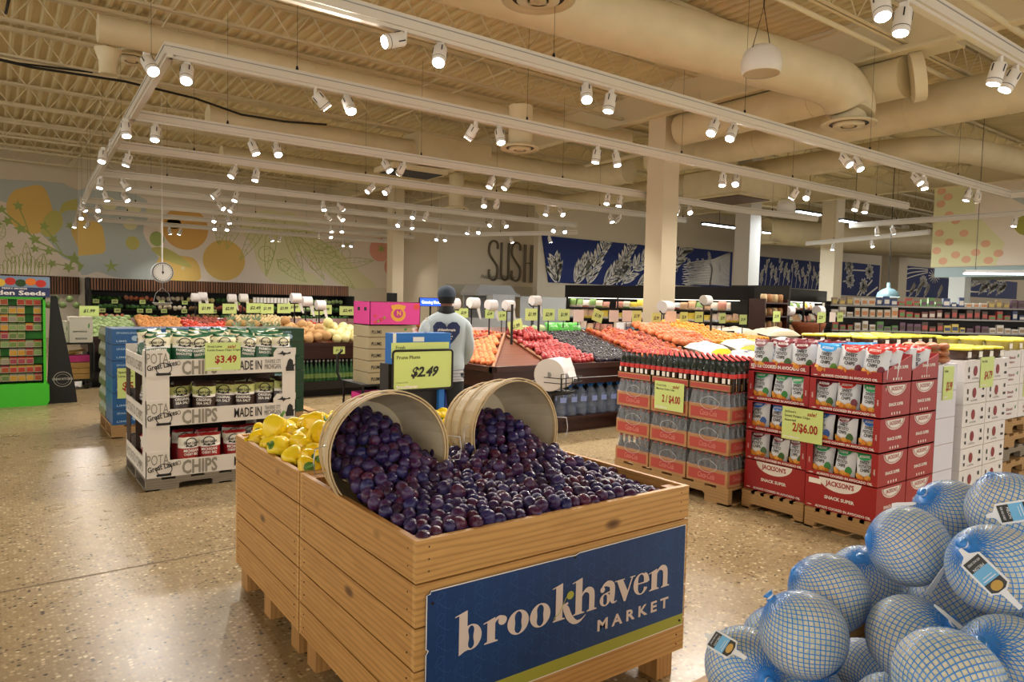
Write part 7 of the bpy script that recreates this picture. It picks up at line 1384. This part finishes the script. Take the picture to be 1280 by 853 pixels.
MELONS = [(1.271, 0.739, 0.889, 0.083, (-0.296, 0.637, 0.669), 'large pale netted melon at the front left of the melon heap'), (1.433, 0.78, 0.919, 0.083, (0.519, -0.663, -0.47), 'blue netted melon just behind the large front melon'), (1.664, 0.82, 0.881, 0.083, (0.467, 0.098, -0.814), 'netted melon behind and right of the front pair, half in shade'), (1.574, 0.685, 1.024, 0.083, (0.645, -0.732, -0.117), 'high netted melon topping the heap with a white strap'), (1.804, 0.696, 1.049, 0.083, (-0.655, 0.398, 0.587), 'netted melon at the top back with a looped white strap'), (1.739, 0.558, 1.105, 0.083, (-0.026, -0.4, -0.678), 'netted melon at the back right edge with a tag'), (1.518, 0.505, 1.043, 0.083, (-0.755, 0.348, 0.591), 'netted melon on the right carrying the big black and blue tag'), (1.674, 0.638, 0.874, 0.083, (0.432, 0.116, 0.889), 'tan netted melon in the middle under the strap'), (1.43, 0.607, 0.889, 0.083, (0.056, -0.744, 0.643), 'blue netted melon in the centre with its knot on the upper right'), (1.235, 0.465, 0.931, 0.083, (-0.765, -0.215, -0.478), 'largest netted melon cut by the bottom edge'), (1.4, 0.435, 0.922, 0.083, (-0.735, 0.202, 0.499), 'netted melon at the lower right corner'), (1.647, 0.467, 0.951, 0.083, (0.303, 0.431, 0.472), 'netted melon cut by the right edge'), (1.902, 0.562, 0.985, 0.083, (-0.457, -0.8, -0.248), 'netted melon at the right edge below the back tag'), (1.298, 0.887, 0.75, 0.083, (-0.372, -0.922, 0.159), 'leftmost netted melon with the tag sticking out over the floor'), (1.51, 0.943, 0.723, 0.083, (0.31, 0.46, 0.971), 'netted melon half hidden behind the large front melon'), (1.737, 0.848, 0.62, 0.083, (0.778, 0.557, 0.157), 'small netted melon at the bottom between the large ones'), (1.423, 0.814, 0.676, 0.083, (-0.467, -0.614, 0.543), 'netted melon rising from the bottom edge left of centre'), (2.0, 0.664, 0.761, 0.083, (-0.063, -0.614, -0.565), 'netted melon deep in the gap at the right'), (1.884, 0.86, 0.78, 0.083, (0.468, 0.33, 0.776), 'netted melon in shadow in the gap under the high melon'), (1.571, 0.699, 0.646, 0.083, (0.467, 0.614, -0.543), 'netted melon below the bottom edge of the picture'), (1.22, -0.14, 0.645, 0.08, (2.04, -2.56, 0.42), 'netted melon low in the bin under the visible heap'), (1.4, -0.14, 0.645, 0.08, (-0.57, -0.45, -0.22), 'netted melon low in the bin under the visible heap'), (1.58, -0.14, 0.645, 0.08, (-2.02, -0.23, -0.87), 'netted melon low in the bin under the visible heap'), (1.76, -0.14, 0.645, 0.08, (3.32, 0.23, -0.35), 'netted melon low in the bin under the visible heap'), (1.94, -0.14, 0.645, 0.08, (-0.28, -0.67, -1.06), 'netted melon low in the bin under the visible heap'), (2.12, -0.14, 0.645, 0.08, (-0.39, 0.48, -0.24), 'netted melon low in the bin under the visible heap'), (1.22, 0.03, 0.645, 0.08, (0.96, -0.2, 0.02), 'netted melon low in the bin under the visible heap'), (1.4, 0.03, 0.645, 0.08, (1.55, 0.55, -0.51), 'netted melon low in the bin under the visible heap'), (1.58, 0.03, 0.645, 0.08, (-0.18, 0.54, 1.94), 'netted melon low in the bin under the visible heap'), (1.76, 0.03, 0.645, 0.08, (-0.27, -0.24, 1.0), 'netted melon low in the bin under the visible heap'), (1.94, 0.03, 0.645, 0.08, (-0.89, -0.29, 0.88), 'netted melon low in the bin under the visible heap'), (2.12, 0.03, 0.645, 0.08, (0.58, 0.09, 0.67), 'netted melon low in the bin under the visible heap'), (1.22, 0.2, 0.645, 0.08, (-2.83, 1.02, -0.96), 'netted melon low in the bin under the visible heap'), (1.4, 0.2, 0.645, 0.08, (-1.67, 0.28, 0.7), 'netted melon low in the bin under the visible heap'), (1.58, 0.2, 0.645, 0.08, (-0.44, -1.08, 0.03), 'netted melon low in the bin under the visible heap'), (1.76, 0.2, 0.645, 0.08, (-0.05, 1.41, 0.75), 'netted melon low in the bin under the visible heap'), (1.94, 0.2, 0.645, 0.08, (0.19, 1.11, -0.21), 'netted melon low in the bin under the visible heap'), (2.12, 0.2, 0.645, 0.08, (-0.93, 0.58, 0.58), 'netted melon low in the bin under the visible heap'), (1.22, 0.37, 0.645, 0.08, (-0.21, -0.78, 0.23), 'netted melon low in the bin under the visible heap'), (1.4, 0.37, 0.645, 0.08, (-2.49, 0.69, 0.49), 'netted melon low in the bin under the visible heap'), (1.58, 0.37, 0.645, 0.08, (-1.64, 0.06, -0.96), 'netted melon low in the bin under the visible heap'), (1.76, 0.37, 0.645, 0.08, (0.76, -2.03, -0.91), 'netted melon low in the bin under the visible heap'), (1.94, 0.37, 0.645, 0.08, (0.71, 1.16, -2.16), 'netted melon low in the bin under the visible heap'), (2.12, 0.37, 0.645, 0.08, (-0.5, 0.33, -0.61), 'netted melon low in the bin under the visible heap'), (1.22, 0.54, 0.645, 0.08, (1.59, -1.19, 0.35), 'netted melon low in the bin under the visible heap'), (1.4, 0.54, 0.645, 0.08, (-1.05, 1.41, -0.02), 'netted melon low in the bin under the visible heap'), (1.58, 0.54, 0.645, 0.08, (-0.37, -1.72, 1.68), 'netted melon low in the bin under the visible heap'), (1.76, 0.54, 0.645, 0.08, (0.75, 0.75, 1.14), 'netted melon low in the bin under the visible heap'), (2.12, 0.54, 0.645, 0.08, (0.35, -0.64, -0.8), 'netted melon low in the bin under the visible heap'), (1.22, 0.71, 0.645, 0.08, (-0.8, 1.37, -1.46), 'netted melon low in the bin under the visible heap'), (1.82, 0.71, 0.645, 0.08, (-0.6, -0.32, 0.22), 'netted melon low in the bin under the visible heap'), (2.12, 0.71, 0.645, 0.08, (0.58, -1.25, -1.73), 'netted melon low in the bin under the visible heap'), (2.0, 0.88, 0.645, 0.08, (-0.0, 1.21, 0.76), 'netted melon low in the bin under the visible heap'), (2.18, 0.88, 0.645, 0.08, (0.22, -0.32, 0.29), 'netted melon low in the bin under the visible heap'), (1.28, -0.055, 0.775, 0.08, (-0.24, 0.82, -0.79), 'netted melon low in the bin under the visible heap'), (1.46, -0.055, 0.775, 0.08, (0.13, -0.11, 0.54), 'netted melon low in the bin under the visible heap'), (1.64, -0.055, 0.775, 0.08, (0.22, 2.55, 1.5), 'netted melon low in the bin under the visible heap'), (1.82, -0.055, 0.775, 0.08, (1.5, -2.04, -0.34), 'netted melon low in the bin under the visible heap'), (2.0, -0.055, 0.775, 0.08, (-0.61, 0.53, -2.28), 'netted melon low in the bin under the visible heap'), (2.18, -0.055, 0.775, 0.08, (1.17, 1.07, -1.3), 'netted melon low in the bin under the visible heap'), (1.28, 0.115, 0.775, 0.08, (-0.98, -0.8, 0.04), 'netted melon low in the bin under the visible heap'), (1.46, 0.115, 0.775, 0.08, (0.64, 2.05, -0.2), 'netted melon low in the bin under the visible heap'), (1.64, 0.115, 0.775, 0.08, (0.77, 0.16, 1.76), 'netted melon low in the bin under the visible heap'), (1.82, 0.115, 0.775, 0.08, (0.74, 1.37, -1.08), 'netted melon low in the bin under the visible heap'), (2.0, 0.115, 0.775, 0.08, (-0.19, -0.81, 1.5), 'netted melon low in the bin under the visible heap'), (2.18, 0.115, 0.775, 0.08, (0.66, -0.31, -0.45), 'netted melon low in the bin under the visible heap'), (1.28, 0.285, 0.775, 0.08, (0.48, -0.7, -0.93), 'netted melon low in the bin under the visible heap'), (1.46, 0.285, 0.775, 0.08, (0.48, 2.46, -0.25), 'netted melon low in the bin under the visible heap'), (1.64, 0.285, 0.775, 0.08, (-0.56, -1.17, -1.34), 'netted melon low in the bin under the visible heap'), (1.82, 0.285, 0.775, 0.08, (0.52, 0.85, 0.01), 'netted melon low in the bin under the visible heap'), (2.0, 0.285, 0.775, 0.08, (0.33, 0.12, 0.14), 'netted melon low in the bin under the visible heap'), (2.18, 0.285, 0.775, 0.08, (-1.53, -0.46, 0.11), 'netted melon low in the bin under the visible heap'), (1.28, 0.455, 0.775, 0.08, (-0.78, -0.48, -0.82), 'netted melon low in the bin under the visible heap'), (1.46, 0.455, 0.775, 0.08, (-0.33, 0.85, -0.41), 'netted melon low in the bin under the visible heap'), (1.82, 0.455, 0.775, 0.08, (-0.15, 0.81, 0.64), 'netted melon low in the bin under the visible heap'), (2.0, 0.455, 0.775, 0.08, (1.7, -2.09, 0.86), 'netted melon low in the bin under the visible heap'), (2.18, 0.455, 0.775, 0.08, (-0.48, 0.13, 0.84), 'netted melon low in the bin under the visible heap'), (2.18, 0.625, 0.775, 0.08, (1.08, 1.04, 0.16), 'netted melon low in the bin under the visible heap'), (1.22, 0.03, 0.9, 0.08, (1.61, -0.28, -0.14), 'netted melon low in the bin under the visible heap'), (1.4, 0.03, 0.9, 0.08, (0.8, -0.55, 2.16), 'netted melon low in the bin under the visible heap'), (1.58, 0.03, 0.9, 0.08, (1.02, 2.18, -0.03), 'netted melon low in the bin under the visible heap'), (1.76, 0.03, 0.9, 0.08, (-0.38, 0.17, 0.73), 'netted melon low in the bin under the visible heap'), (1.94, 0.03, 0.9, 0.08, (-0.59, 0.38, -0.02), 'netted melon low in the bin under the visible heap'), (2.12, 0.03, 0.9, 0.08, (1.62, -0.66, 1.05), 'netted melon low in the bin under the visible heap'), (1.22, 0.2, 0.9, 0.08, (-0.64, -0.96, -0.71), 'netted melon low in the bin under the visible heap'), (1.4, 0.2, 0.9, 0.08, (-1.19, 0.15, 1.03), 'netted melon low in the bin under the visible heap'), (1.58, 0.2, 0.9, 0.08, (0.16, 0.62, 1.63), 'netted melon low in the bin under the visible heap'), (1.76, 0.2, 0.9, 0.08, (0.27, 0.2, -0.28), 'netted melon low in the bin under the visible heap'), (1.94, 0.2, 0.9, 0.08, (-1.61, 0.76, -1.76), 'netted melon low in the bin under the visible heap'), (2.12, 0.2, 0.9, 0.08, (0.65, -0.01, 1.13), 'netted melon low in the bin under the visible heap'), (1.88, 0.37, 0.9, 0.08, (-0.07, -0.82, 0.36), 'netted melon low in the bin under the visible heap'), (2.06, 0.37, 0.9, 0.08, (-0.56, -0.18, 0.04), 'netted melon low in the bin under the visible heap'), (2.06, 0.54, 0.9, 0.08, (-0.13, -0.19, -0.83), 'netted melon low in the bin under the visible heap')]
TAGS = [((1.425, 0.491, 1.062), (-0.004, -0.09, -0.065), (-0.968, -0.152, 0.201), 'long white edged tag with black and blue print on the right melon'), ((1.223, 0.894, 0.819), (-0.028, -0.132, 0.006), (-0.728, 0.065, 0.682), 'white edged black and blue tag on the leftmost melon'), ((1.653, 0.522, 1.127), (0.03, -0.056, 0.022), (-0.897, -0.377, 0.231), 'black and blue tag on the melon at the back right edge'), ((1.521, 0.602, 0.996), (0.01, 0.051, -0.107), (-0.52, -0.809, -0.276), 'plain white strap hanging from the high melon'), ((1.739, 0.771, 1.067), (0.038, 0.059, -0.025), (-0.646, 0.742, 0.181), 'white strap looping off the melon at the top back'), ((1.418, 0.531, 0.956), (0.036, -0.038, -0.042), (-0.111, -0.741, 0.662), 'white strap curling off the centre melon')]
# ------------------------------------------------------------------ netted melons in their crate
NX0, NX1, NY0, NY1, NT_ = 1.12, 2.35, -.25, .985, .69
def crate(label, x0, x1, y0, y1, top): 
    t_ = thing('wooden_bin', label, 'produce bin', (x0, y0, 0)); W, L = x1 - x0, y1 - y0; ph_ = (top - .12) / 4
    for k in range(4):
        a, c = .12 + k * ph_ + .003, .12 + (k + 1) * ph_ - .003
        MB().box(0, W, 0, .02, a, c).build('plank', WD[0], t_); MB().box(0, W, L - .02, L, a, c).build('plank', WD[0], t_); MB().box(0, .02, .02, L - .02, a, c).build('plank', WD[1], t_); MB().box(W - .02, W, .02, L - .02, a, c).build('plank', WD[1], t_)
    MB().box(.02, W - .02, .02, L - .02, top - .16, top - .13).build('bin_floor', WD[0], t_)
    for x in (.03, W - .12):
        for y in (.03, L - .12): MB().box(x, x + .09, y, y + .09, 0, .12).build('foot', WD[2], t_)
crate('pine bin of netted melons at the lower right corner', NX0, NX1, NY0, NY1, NT_)
mm = mat('melon_rind', hexc('B9A97E'), rough=.75); t = NT(mm)
vo = t.n('ShaderNodeTexVoronoi', feature='DISTANCE_TO_EDGE'); vo.inputs['Scale'].default_value = 75; t.l(t.coords(), vo.inputs['Vector'])
n0 = t.noise(t.coords(), 7, 3); base = t.ramp(n0, [(.35, hexc('C8D2C0')), (.5, hexc('E2DEC4')), (.65, hexc('E8DAB4'))])
t.l(t.mix(t.ramp(vo.outputs['Distance'], [(.02, (.85, .85, .85)), (.12, (0, 0, 0))]), base, hexc('EDE6D2')), t.b.inputs['Base Color']); t.bump(vo.outputs['Distance'], .25, .002)
nb = mat('net_blue', hexc('3E92E8'), rough=.3); nw = H('tag_white', 'EEF0F4', rough=.35); nk = H('tag_black', '22221F', rough=.4); nl = H('tag_blue', '6DB8E6', rough=.4); ng = H('tag_gold', 'C9A04A')
MR = .084
def melon(tagged):
    t_ = thing('netted_melon', 'x', 'melon'); b = MB(); b.sphere((0, 0, 0), MR, 36, 24, sc=(1, 1, .97)); b.v = [tuple(Vector(p) * (1 + .012 * noise.noise(Vector(p) * 25))) for p in b.v]; b.build('melon_rind', mm, t_)
    b = MB(); N = 38; K = 30
    for s in (-1, 1):
        for i in range(N):
            pts = []
            for k in range(K + 1):
                th = .1 + (PI - .2) * k / K; a = 2 * PI * i / N + s * th * .95; r = MR * 1.014; pts.append(Vector((r * math.sin(th) * math.cos(a), r * math.sin(th) * math.sin(a), r * .97 * math.cos(th))))
            vs = []
            for k, p in enumerate(pts):
                d = (pts[min(k + 1, K)] - pts[max(k - 1, 0)]).normalized(); sd = d.cross(p.normalized()) * .0009; vs += [p - sd, p + sd]
            b.add(vs, [(2 * k, 2 * k + 1, 2 * k + 3, 2 * k + 2) for k in range(K)])
    for s in (-1, 1):                              # gathered ends: many fine folds
        for i in range(46):
            a = 2 * PI * i / 46; L = .5 if s > 0 else .38; pts = []
            for k in range(7): th = .03 + L * k / 6 * (1 + .35 * math.sin(i * 2.3)); r = MR * (1.02 + .02 * (1 - k / 6)); pts.append(Vector((r * math.sin(th) * math.cos(a), r * math.sin(th) * math.sin(a), s * r * .98 * math.cos(th))))
            vs = []
            for k, p in enumerate(pts):
                w_ = .0013 * (1 - k / 7) + .0003; sd = Vector((-math.sin(a), math.cos(a), 0)) * w_; vs += [p - sd, p + sd]
            b.add(vs, [(2 * k, 2 * k + 1, 2 * k + 3, 2 * k + 2) for k in range(6)])
    b.lathe([(.014, MR * .98), (.006, MR * 1.06), (.012, MR * 1.16), (.001, MR * 1.17)], 10); b.lathe([(.001, -MR * 1.06), (.009, -MR * 1.03), (.012, -MR * .97)], 10); b.build('net', nb, t_)
    MB().lathe([(.0085, MR * 1.05), (.0085, MR * 1.09)], 10).build('clip', nw, t_)
    if tagged:
        h_ = MB(); h_.strip([(0, 0), (.012, .0), (.026, 0)], [.006, .008, .008]); 
        o = h_.build('tag_strap', nw, t_); MR2 = MR * 1.07
        b = MB(); out = [(.02, -.004), (.035, -.021), (.095, -.021), (.108, -.004), (.135, -.003), (.135, .003), (.108, .004), (.095, .021), (.035, .021), (.02, .004)]
        b.prism(out, 0, .0012, 0); g = b.build('tag_card', nw, t_)
        b = MB(); U, V = (1, 0, 0), (0, 1, 0)
        b.flat([[(.034, -.018), (.053, -.018), (.053, .018), (.034, .018)], [(.079, -.018), (.096, -.018), (.1, -.01), (.1, .01), (.096, .018), (.079, .018)]], (0, 0, .0018), U, V, 0); b.flat([[(.053, -.018), (.079, -.018), (.079, .018), (.053, .018)]], (0, 0, .0018), U, V, 1)
        b.flat([ell(.09, 0, .008, .01, 12)], (0, 0, .0024), U, V, 2); b.text('MELON', (.05, .0, .0026), (0, -1, 0), (1, 0, 0), .006, .02, 3, align='c'); b.text('sweet netted', (.04, 0, .0026), (0, -1, 0), (1, 0, 0), .004, .026, 3, align='c'); b.flat([[(.074, -.012), (.075, -.012), (.075, .012), (.074, .012)], [(.057, -.014), (.058, -.014), (.058, .014), (.057, .014)]], (0, 0, .0025), U, V, 3)
        pr2 = b.build('tag_print', [nk, nl, ng, nw], g)
        TGs.append((o, g))
    dup_tree(t_); return t_
TGs = []
mp = Proto(melon(False)); MT = []
def mrot(axis_dir):      # rotate +Z (knot) to this direction
    return Vector(axis_dir).normalized().to_track_quat('Z', 'Y').to_euler()
ML = MELONS
for i, (x, y, z, r, ax, lb) in enumerate(ML): mp.put((x, y, z), tuple(mrot(ax)), lb, 'netted melons low in the bin' if 'low in the bin' in lb else None, r / MR)
for i, (p, xd, nd, lb) in enumerate(TAGS):       # tags lying on the melons
    t_ = thing('melon_tag', lb, 'tag', p); X_ = Vector(xd).normalized(); Z_ = Vector(nd).normalized(); Z_ = (Z_ - X_ * Z_.dot(X_)).normalized(); Y_ = Z_.cross(X_)
    t_.rotation_euler = Matrix((X_, Y_, Z_)).transposed().to_euler()
    b = MB(); out = [(-.05, -.003), (-.036, -.006), (-.028, -.021), (.034, -.021), (.042, -.006), (.075, -.004), (.075, .004), (.042, .006), (.034, .021), (-.028, .021), (-.036, .006), (-.05, .003)]
    if i < 3: b.prism(out, 0, .0015)
    else: b.prism([(-.045, -.002), (-.03, -.004), (.03, -.0065), (.05, -.006), (.05, .006), (.03, .0065), (-.03, .004), (-.045, .002)], 0, .0015)
    b.build('tag_card', nw, t_)
    if i < 3:
        b = MB(); U, V = (1, 0, 0), (0, 1, 0); b.flat([[(-.027, -.017), (-.007, -.017), (-.007, .017), (-.027, .017)], [(.018, -.017), (.033, -.017), (.038, -.008), (.038, .008), (.033, .017), (.018, .017)]], (0, 0, .0022), U, V, 0); b.flat([[(-.007, -.017), (.018, -.017), (.018, .017), (-.007, .017)]], (0, 0, .0022), U, V, 1); b.flat([ell(.028, 0, .008, .011, 14)], (0, 0, .0028), U, V, 2)
        b.text('MELON', (-.012, 0, .0028), (0, -1, 0), (1, 0, 0), .005, .022, 3, align='c'); b.text('RIPE AND SWEET', (-.022, 0, .0028), (0, -1, 0), (1, 0, 0), .004, .026, 3, align='c'); b.flat([[(.013, -.013), (.0145, -.013), (.0145, .013), (.013, .013)], [(.008, -.01), (.009, -.01), (.009, .01), (.008, .01)]], (0, 0, .0028), U, V, 3); b.build('tag_print', [nk, nl, ng, nw], t_)
# ------------------------------------------------------------------ the person beside the produce table
def skin(name, pts, edges, m, parent=None, root=0, lvl=2):
    me = bpy.data.meshes.new(name); me.from_pydata([p[:3] for p in pts], edges, []); o = bpy.data.objects.new(name, me); C.objects.link(o)
    if parent: o.parent = parent
    sk = o.modifiers.new('skin', 'SKIN'); sk.use_smooth_shade = True
    for i, p in enumerate(pts):
        r = p[3] if isinstance(p[3], tuple) else (p[3], p[3]); me.skin_vertices[0].data[i].radius = r; me.skin_vertices[0].data[i].use_root = (i == root)
    s = o.modifiers.new('sub', 'SUBSURF'); s.levels = lvl; s.render_levels = lvl; me.materials.append(m); return o
sk_ = mat('skin_brown', hexc('7A4A30'), rough=.5, sss=.1); shirt = H('shirt_grey', 'A9B6BC', rough=.85); jean = H('trousers_dark', '1E2126', rough=.85); capm = H('cap_navy', '2A3846', rough=.8); hood = H('hood_black', '17171A', rough=.9)
# local frame: faces +Y (away from the camera), x right
pts = [(0, 0, .92, .12), (0, 0, 1.05, .115), (0, .0, 1.25, .13), (0, .01, 1.36, .09), (0, .02, 1.43, .05), (0, .035, 1.5, .065), (0, .04, 1.575, .078), (0, .035, 1.64, .055),
 (.15, .0, 1.31, .035), (.215, .03, 1.1, .032), (.21, .2, .93, .032), (.19, .27, .9, .024),
 (-.15, .0, 1.31, .035), (-.22, .05, 1.11, .032), (-.18, .24, 1.02, .032), (-.15, .31, 1.02, .024),
 (.09, 0, .85, .085), (.1, .01, .48, .055), (.1, -.02, .09, .038), (.11, .12, .035, .035),
 (-.09, 0, .85, .085), (-.1, .01, .48, .055), (-.11, -.02, .09, .038), (-.12, .12, .035, .035)]
ed = [(0, 1), (1, 2), (2, 3), (3, 4), (4, 5), (5, 6), (6, 7), (3, 8), (8, 9), (9, 10), (10, 11), (3, 12), (12, 13), (13, 14), (14, 15), (0, 16), (16, 17), (17, 18), (18, 19), (0, 20), (20, 21), (21, 22), (22, 23)]
def fingers(cx, cy, cz, s):
    base = len(pts); pts.append((cx, cy + .04, cz - .01, (.03, .012))); ed.append((11 if s > 0 else 15, base))
    for k in range(4):
        x = cx + (k - 1.5) * .018; L = (.05, .058, .055, .042)[k]; b0 = len(pts); pts.append((x, cy + .075, cz - .015, .0085)); ed.append((base, b0)); pts.append((x, cy + .075 + L * .6, cz - .025, .0075)); ed.append((b0, b0 + 1)); pts.append((x, cy + .075 + L * .8, cz - .05, .006)); ed.append((b0 + 1, b0 + 2))
    b0 = len(pts); pts.append((cx - s * .04, cy + .04, cz - .01, .009)); ed.append((base, b0)); pts.append((cx - s * .055, cy + .075, cz - .02, .007)); ed.append((b0, b0 + 1))
fingers(.185, .29, .895, 1); fingers(-.145, .33, 1.015, -1)
body = skin('person', pts, ed, sk_, None, 0, 2); body.location = (3.59, 5.97, 0); body.rotation_euler = (0, 0, -.5); tag(body, 'person from behind in navy cap and light grey shirt with a dark heart', 'person')
hb_ = MB()
for s, ex in ((1, 0), (-1, 0)): hb_.sphere((s * .078, .03, 1.555), .02, 8, 6, sc=(.5, .8, 1.3))
hb_.sphere((0, .118, 1.545), .018, 8, 6, sc=(.8, 1, 1.4)); hb_.build('ears_and_nose', sk_, body)
b = MB()
for s in (-1, 1): b.sphere((s * .03, .108, 1.575), .009, 8, 6)
b.build('eyes', M['paper'], body); MB().box(-.022, .022, .1, .112, 1.505, 1.511).build('mouth', H('lips', '5A2E24'), body)
# shirt as one lofted torso plus sleeves
def loft(rings, m, name, parent, n=24, cap=True):
    b = MB(); vs = []
    for cx, cy, z, rx, ry in rings: vs += [(cx + rx * math.cos(2 * PI * k / n) * (1 + .02 * math.sin(6 * 2 * PI * k / n + z * 30)), cy + ry * math.sin(2 * PI * k / n), z) for k in range(n)]
    b.add(vs, [(i * n + k, i * n + (k + 1) % n, (i + 1) * n + (k + 1) % n, (i + 1) * n + k) for i in range(len(rings) - 1) for k in range(n)], 0, True)
    if cap: b.add(vs[-n:], [tuple(range(n))]); b.add(vs[:n], [tuple(range(n))[::-1]])
    o = b.build(name, m, parent); s = o.modifiers.new('s', 'SUBSURF'); s.levels = s.render_levels = 1; return o
sh = loft([(0, 0, .86, .185, .135), (0, 0, .9, .19, .14), (0, 0, .98, .18, .13), (0, 0, 1.1, .192, .13), (0, 0, 1.2, .212, .135), (0, .0, 1.28, .225, .13), (0, 0, 1.33, .218, .115), (0, .005, 1.365, .185, .1), (0, .01, 1.395, .13, .09), (0, .015, 1.42, .085, .078)], shirt, 'shirt', body)
for s, P_ in ((1, [(.13, 0, 1.325, .055), (.185, .005, 1.265, .068), (.232, .03, 1.08, .052), (.225, .13, .98, .046), (.205, .24, .91, .04)]), (-1, [(-.13, 0, 1.325, .055), (-.185, .005, 1.265, .068), (-.24, .04, 1.1, .052), (-.215, .15, 1.04, .046), (-.165, .28, 1.02, .04)])):
    c_ = crv([p for p in P_], 4, False); MB().tube([p[:3] for p in c_], [p[3] * (1 + .04 * math.sin(i * 1.9)) for i, p in enumerate(c_)], 16).build('sleeve', shirt, body)
loft([(0, .0, 1.37, .098, .08), (0, .005, 1.4, .1, .085), (0, .01, 1.44, .078, .075), (0, .02, 1.475, .07, .07)], hood, 'collar', body)
loft([(0, .035, 1.5, .074, .082), (0, .02, 1.55, .084, .086), (0, .02, 1.59, .087, .09)], hood, 'hair', body)
cp = loft([(0, .03, 1.565, .09, .1), (0, .03, 1.6, .094, .104), (0, .03, 1.64, .085, .095), (0, .03, 1.668, .055, .062), (0, .03, 1.678, .015, .02)], capm, 'cap', body)
b = MB(); vs = []
for k in range(13):
    a = PI * .12 + PI * .76 * k / 12; vs += [(.088 * math.cos(a), .03 + .1 * math.sin(a), 1.575), (.092 * math.cos(a), .03 + (.1 + .075 * math.sin(a)) * math.sin(a) + .0, 1.562)]
b.add(vs, [(2 * k, 2 * k + 1, 2 * k + 3, 2 * k + 2) for k in range(12)], 0, True); br_ = b.build('visor', capm, cp); so = br_.modifiers.new('s', 'SOLIDIFY'); so.thickness = .006
# heart on the back
hp_ = [(0, -.105), (-.055, -.05), (-.095, .0), (-.1, .045), (-.075, .075), (-.04, .078), (-.012, .062), (0, .04), (.012, .062), (.04, .078), (.075, .075), (.1, .045), (.095, 0), (.055, -.05)]
hc = [(p[0] * 1.32 * (t_ + 1) / 5, p[1] * 1.4 * (t_ + 1) / 5 + .0) for t_ in range(5) for p in hp_]
bk_y = lambda x, z: -(.135 + .004) * math.sqrt(max(0, 1 - (x / .21) ** 2)) - .006
b = MB(); n = len(hp_); vs = [(0, bk_y(0, 0), 1.215)] + [(x, bk_y(x, z), 1.215 + z) for x, z in hc]
b.add(vs, [(0, 1 + k, 1 + (k + 1) % n) for k in range(n)] + [(1 + r * n + k, 1 + (r + 1) * n + k, 1 + (r + 1) * n + (k + 1) % n, 1 + r * n + (k + 1) % n) for r in range(4) for k in range(n)]); b.build('heart_print', H('heart_navy', '24305A', rough=.8), sh)
b = MB()
for s, z, w_, h in (('philanthropia', 1.235, .17, .026), ('the modern', 1.2, .09, .015), ('brand coalition', 1.178, .12, .015), ('of hospitality', 1.156, .1, .015)): b.text(s, (0, 0, 0), (1, 0, 0), (0, 0, 1), h, w_, 0, .02, 0, 'c', fn=lambda x, y, z=z: Vector((x, bk_y(x, 0) - .003, z + y)))
b.build('printed_text', M['paper'], sh)
plaid = H('shirt_tail', 'B9BCC2', rough=.9); loft([(0, 0, .74, .185, .135), (0, 0, .8, .182, .132), (0, 0, .88, .178, .128)], plaid, 'shirt_tail', body)
b = MB(); 
for z in (.76, .79, .82, .85): b.tube([(.186 * math.cos(2 * PI * k / 24), .136 * math.sin(2 * PI * k / 24), z) for k in range(24)], .003, 4, closed=True)
b.build('stripes', H('stripe_grey', '5A6474'), body)
loft([(0, 0, .74, .17, .125), (0, 0, .85, .17, .12), (0, 0, .92, .165, .115)], jean, 'trousers_seat', body)
for s in (-1, 1): c_ = [(s * .085, 0, .82, .1), (s * .095, .0, .65, .088), (s * .1, .005, .45, .07), (s * .105, -.01, .2, .062), (s * .11, -.015, .06, .064)]; MB().tube([p[:3] for p in c_], [p[3] for p in c_], 16).build('trouser_leg', jean, body); MB().sphere((s * .115, .06, .045), .05, 12, 8, sc=(.95, 2.5, .85)).build('shoe', M['black'], body)
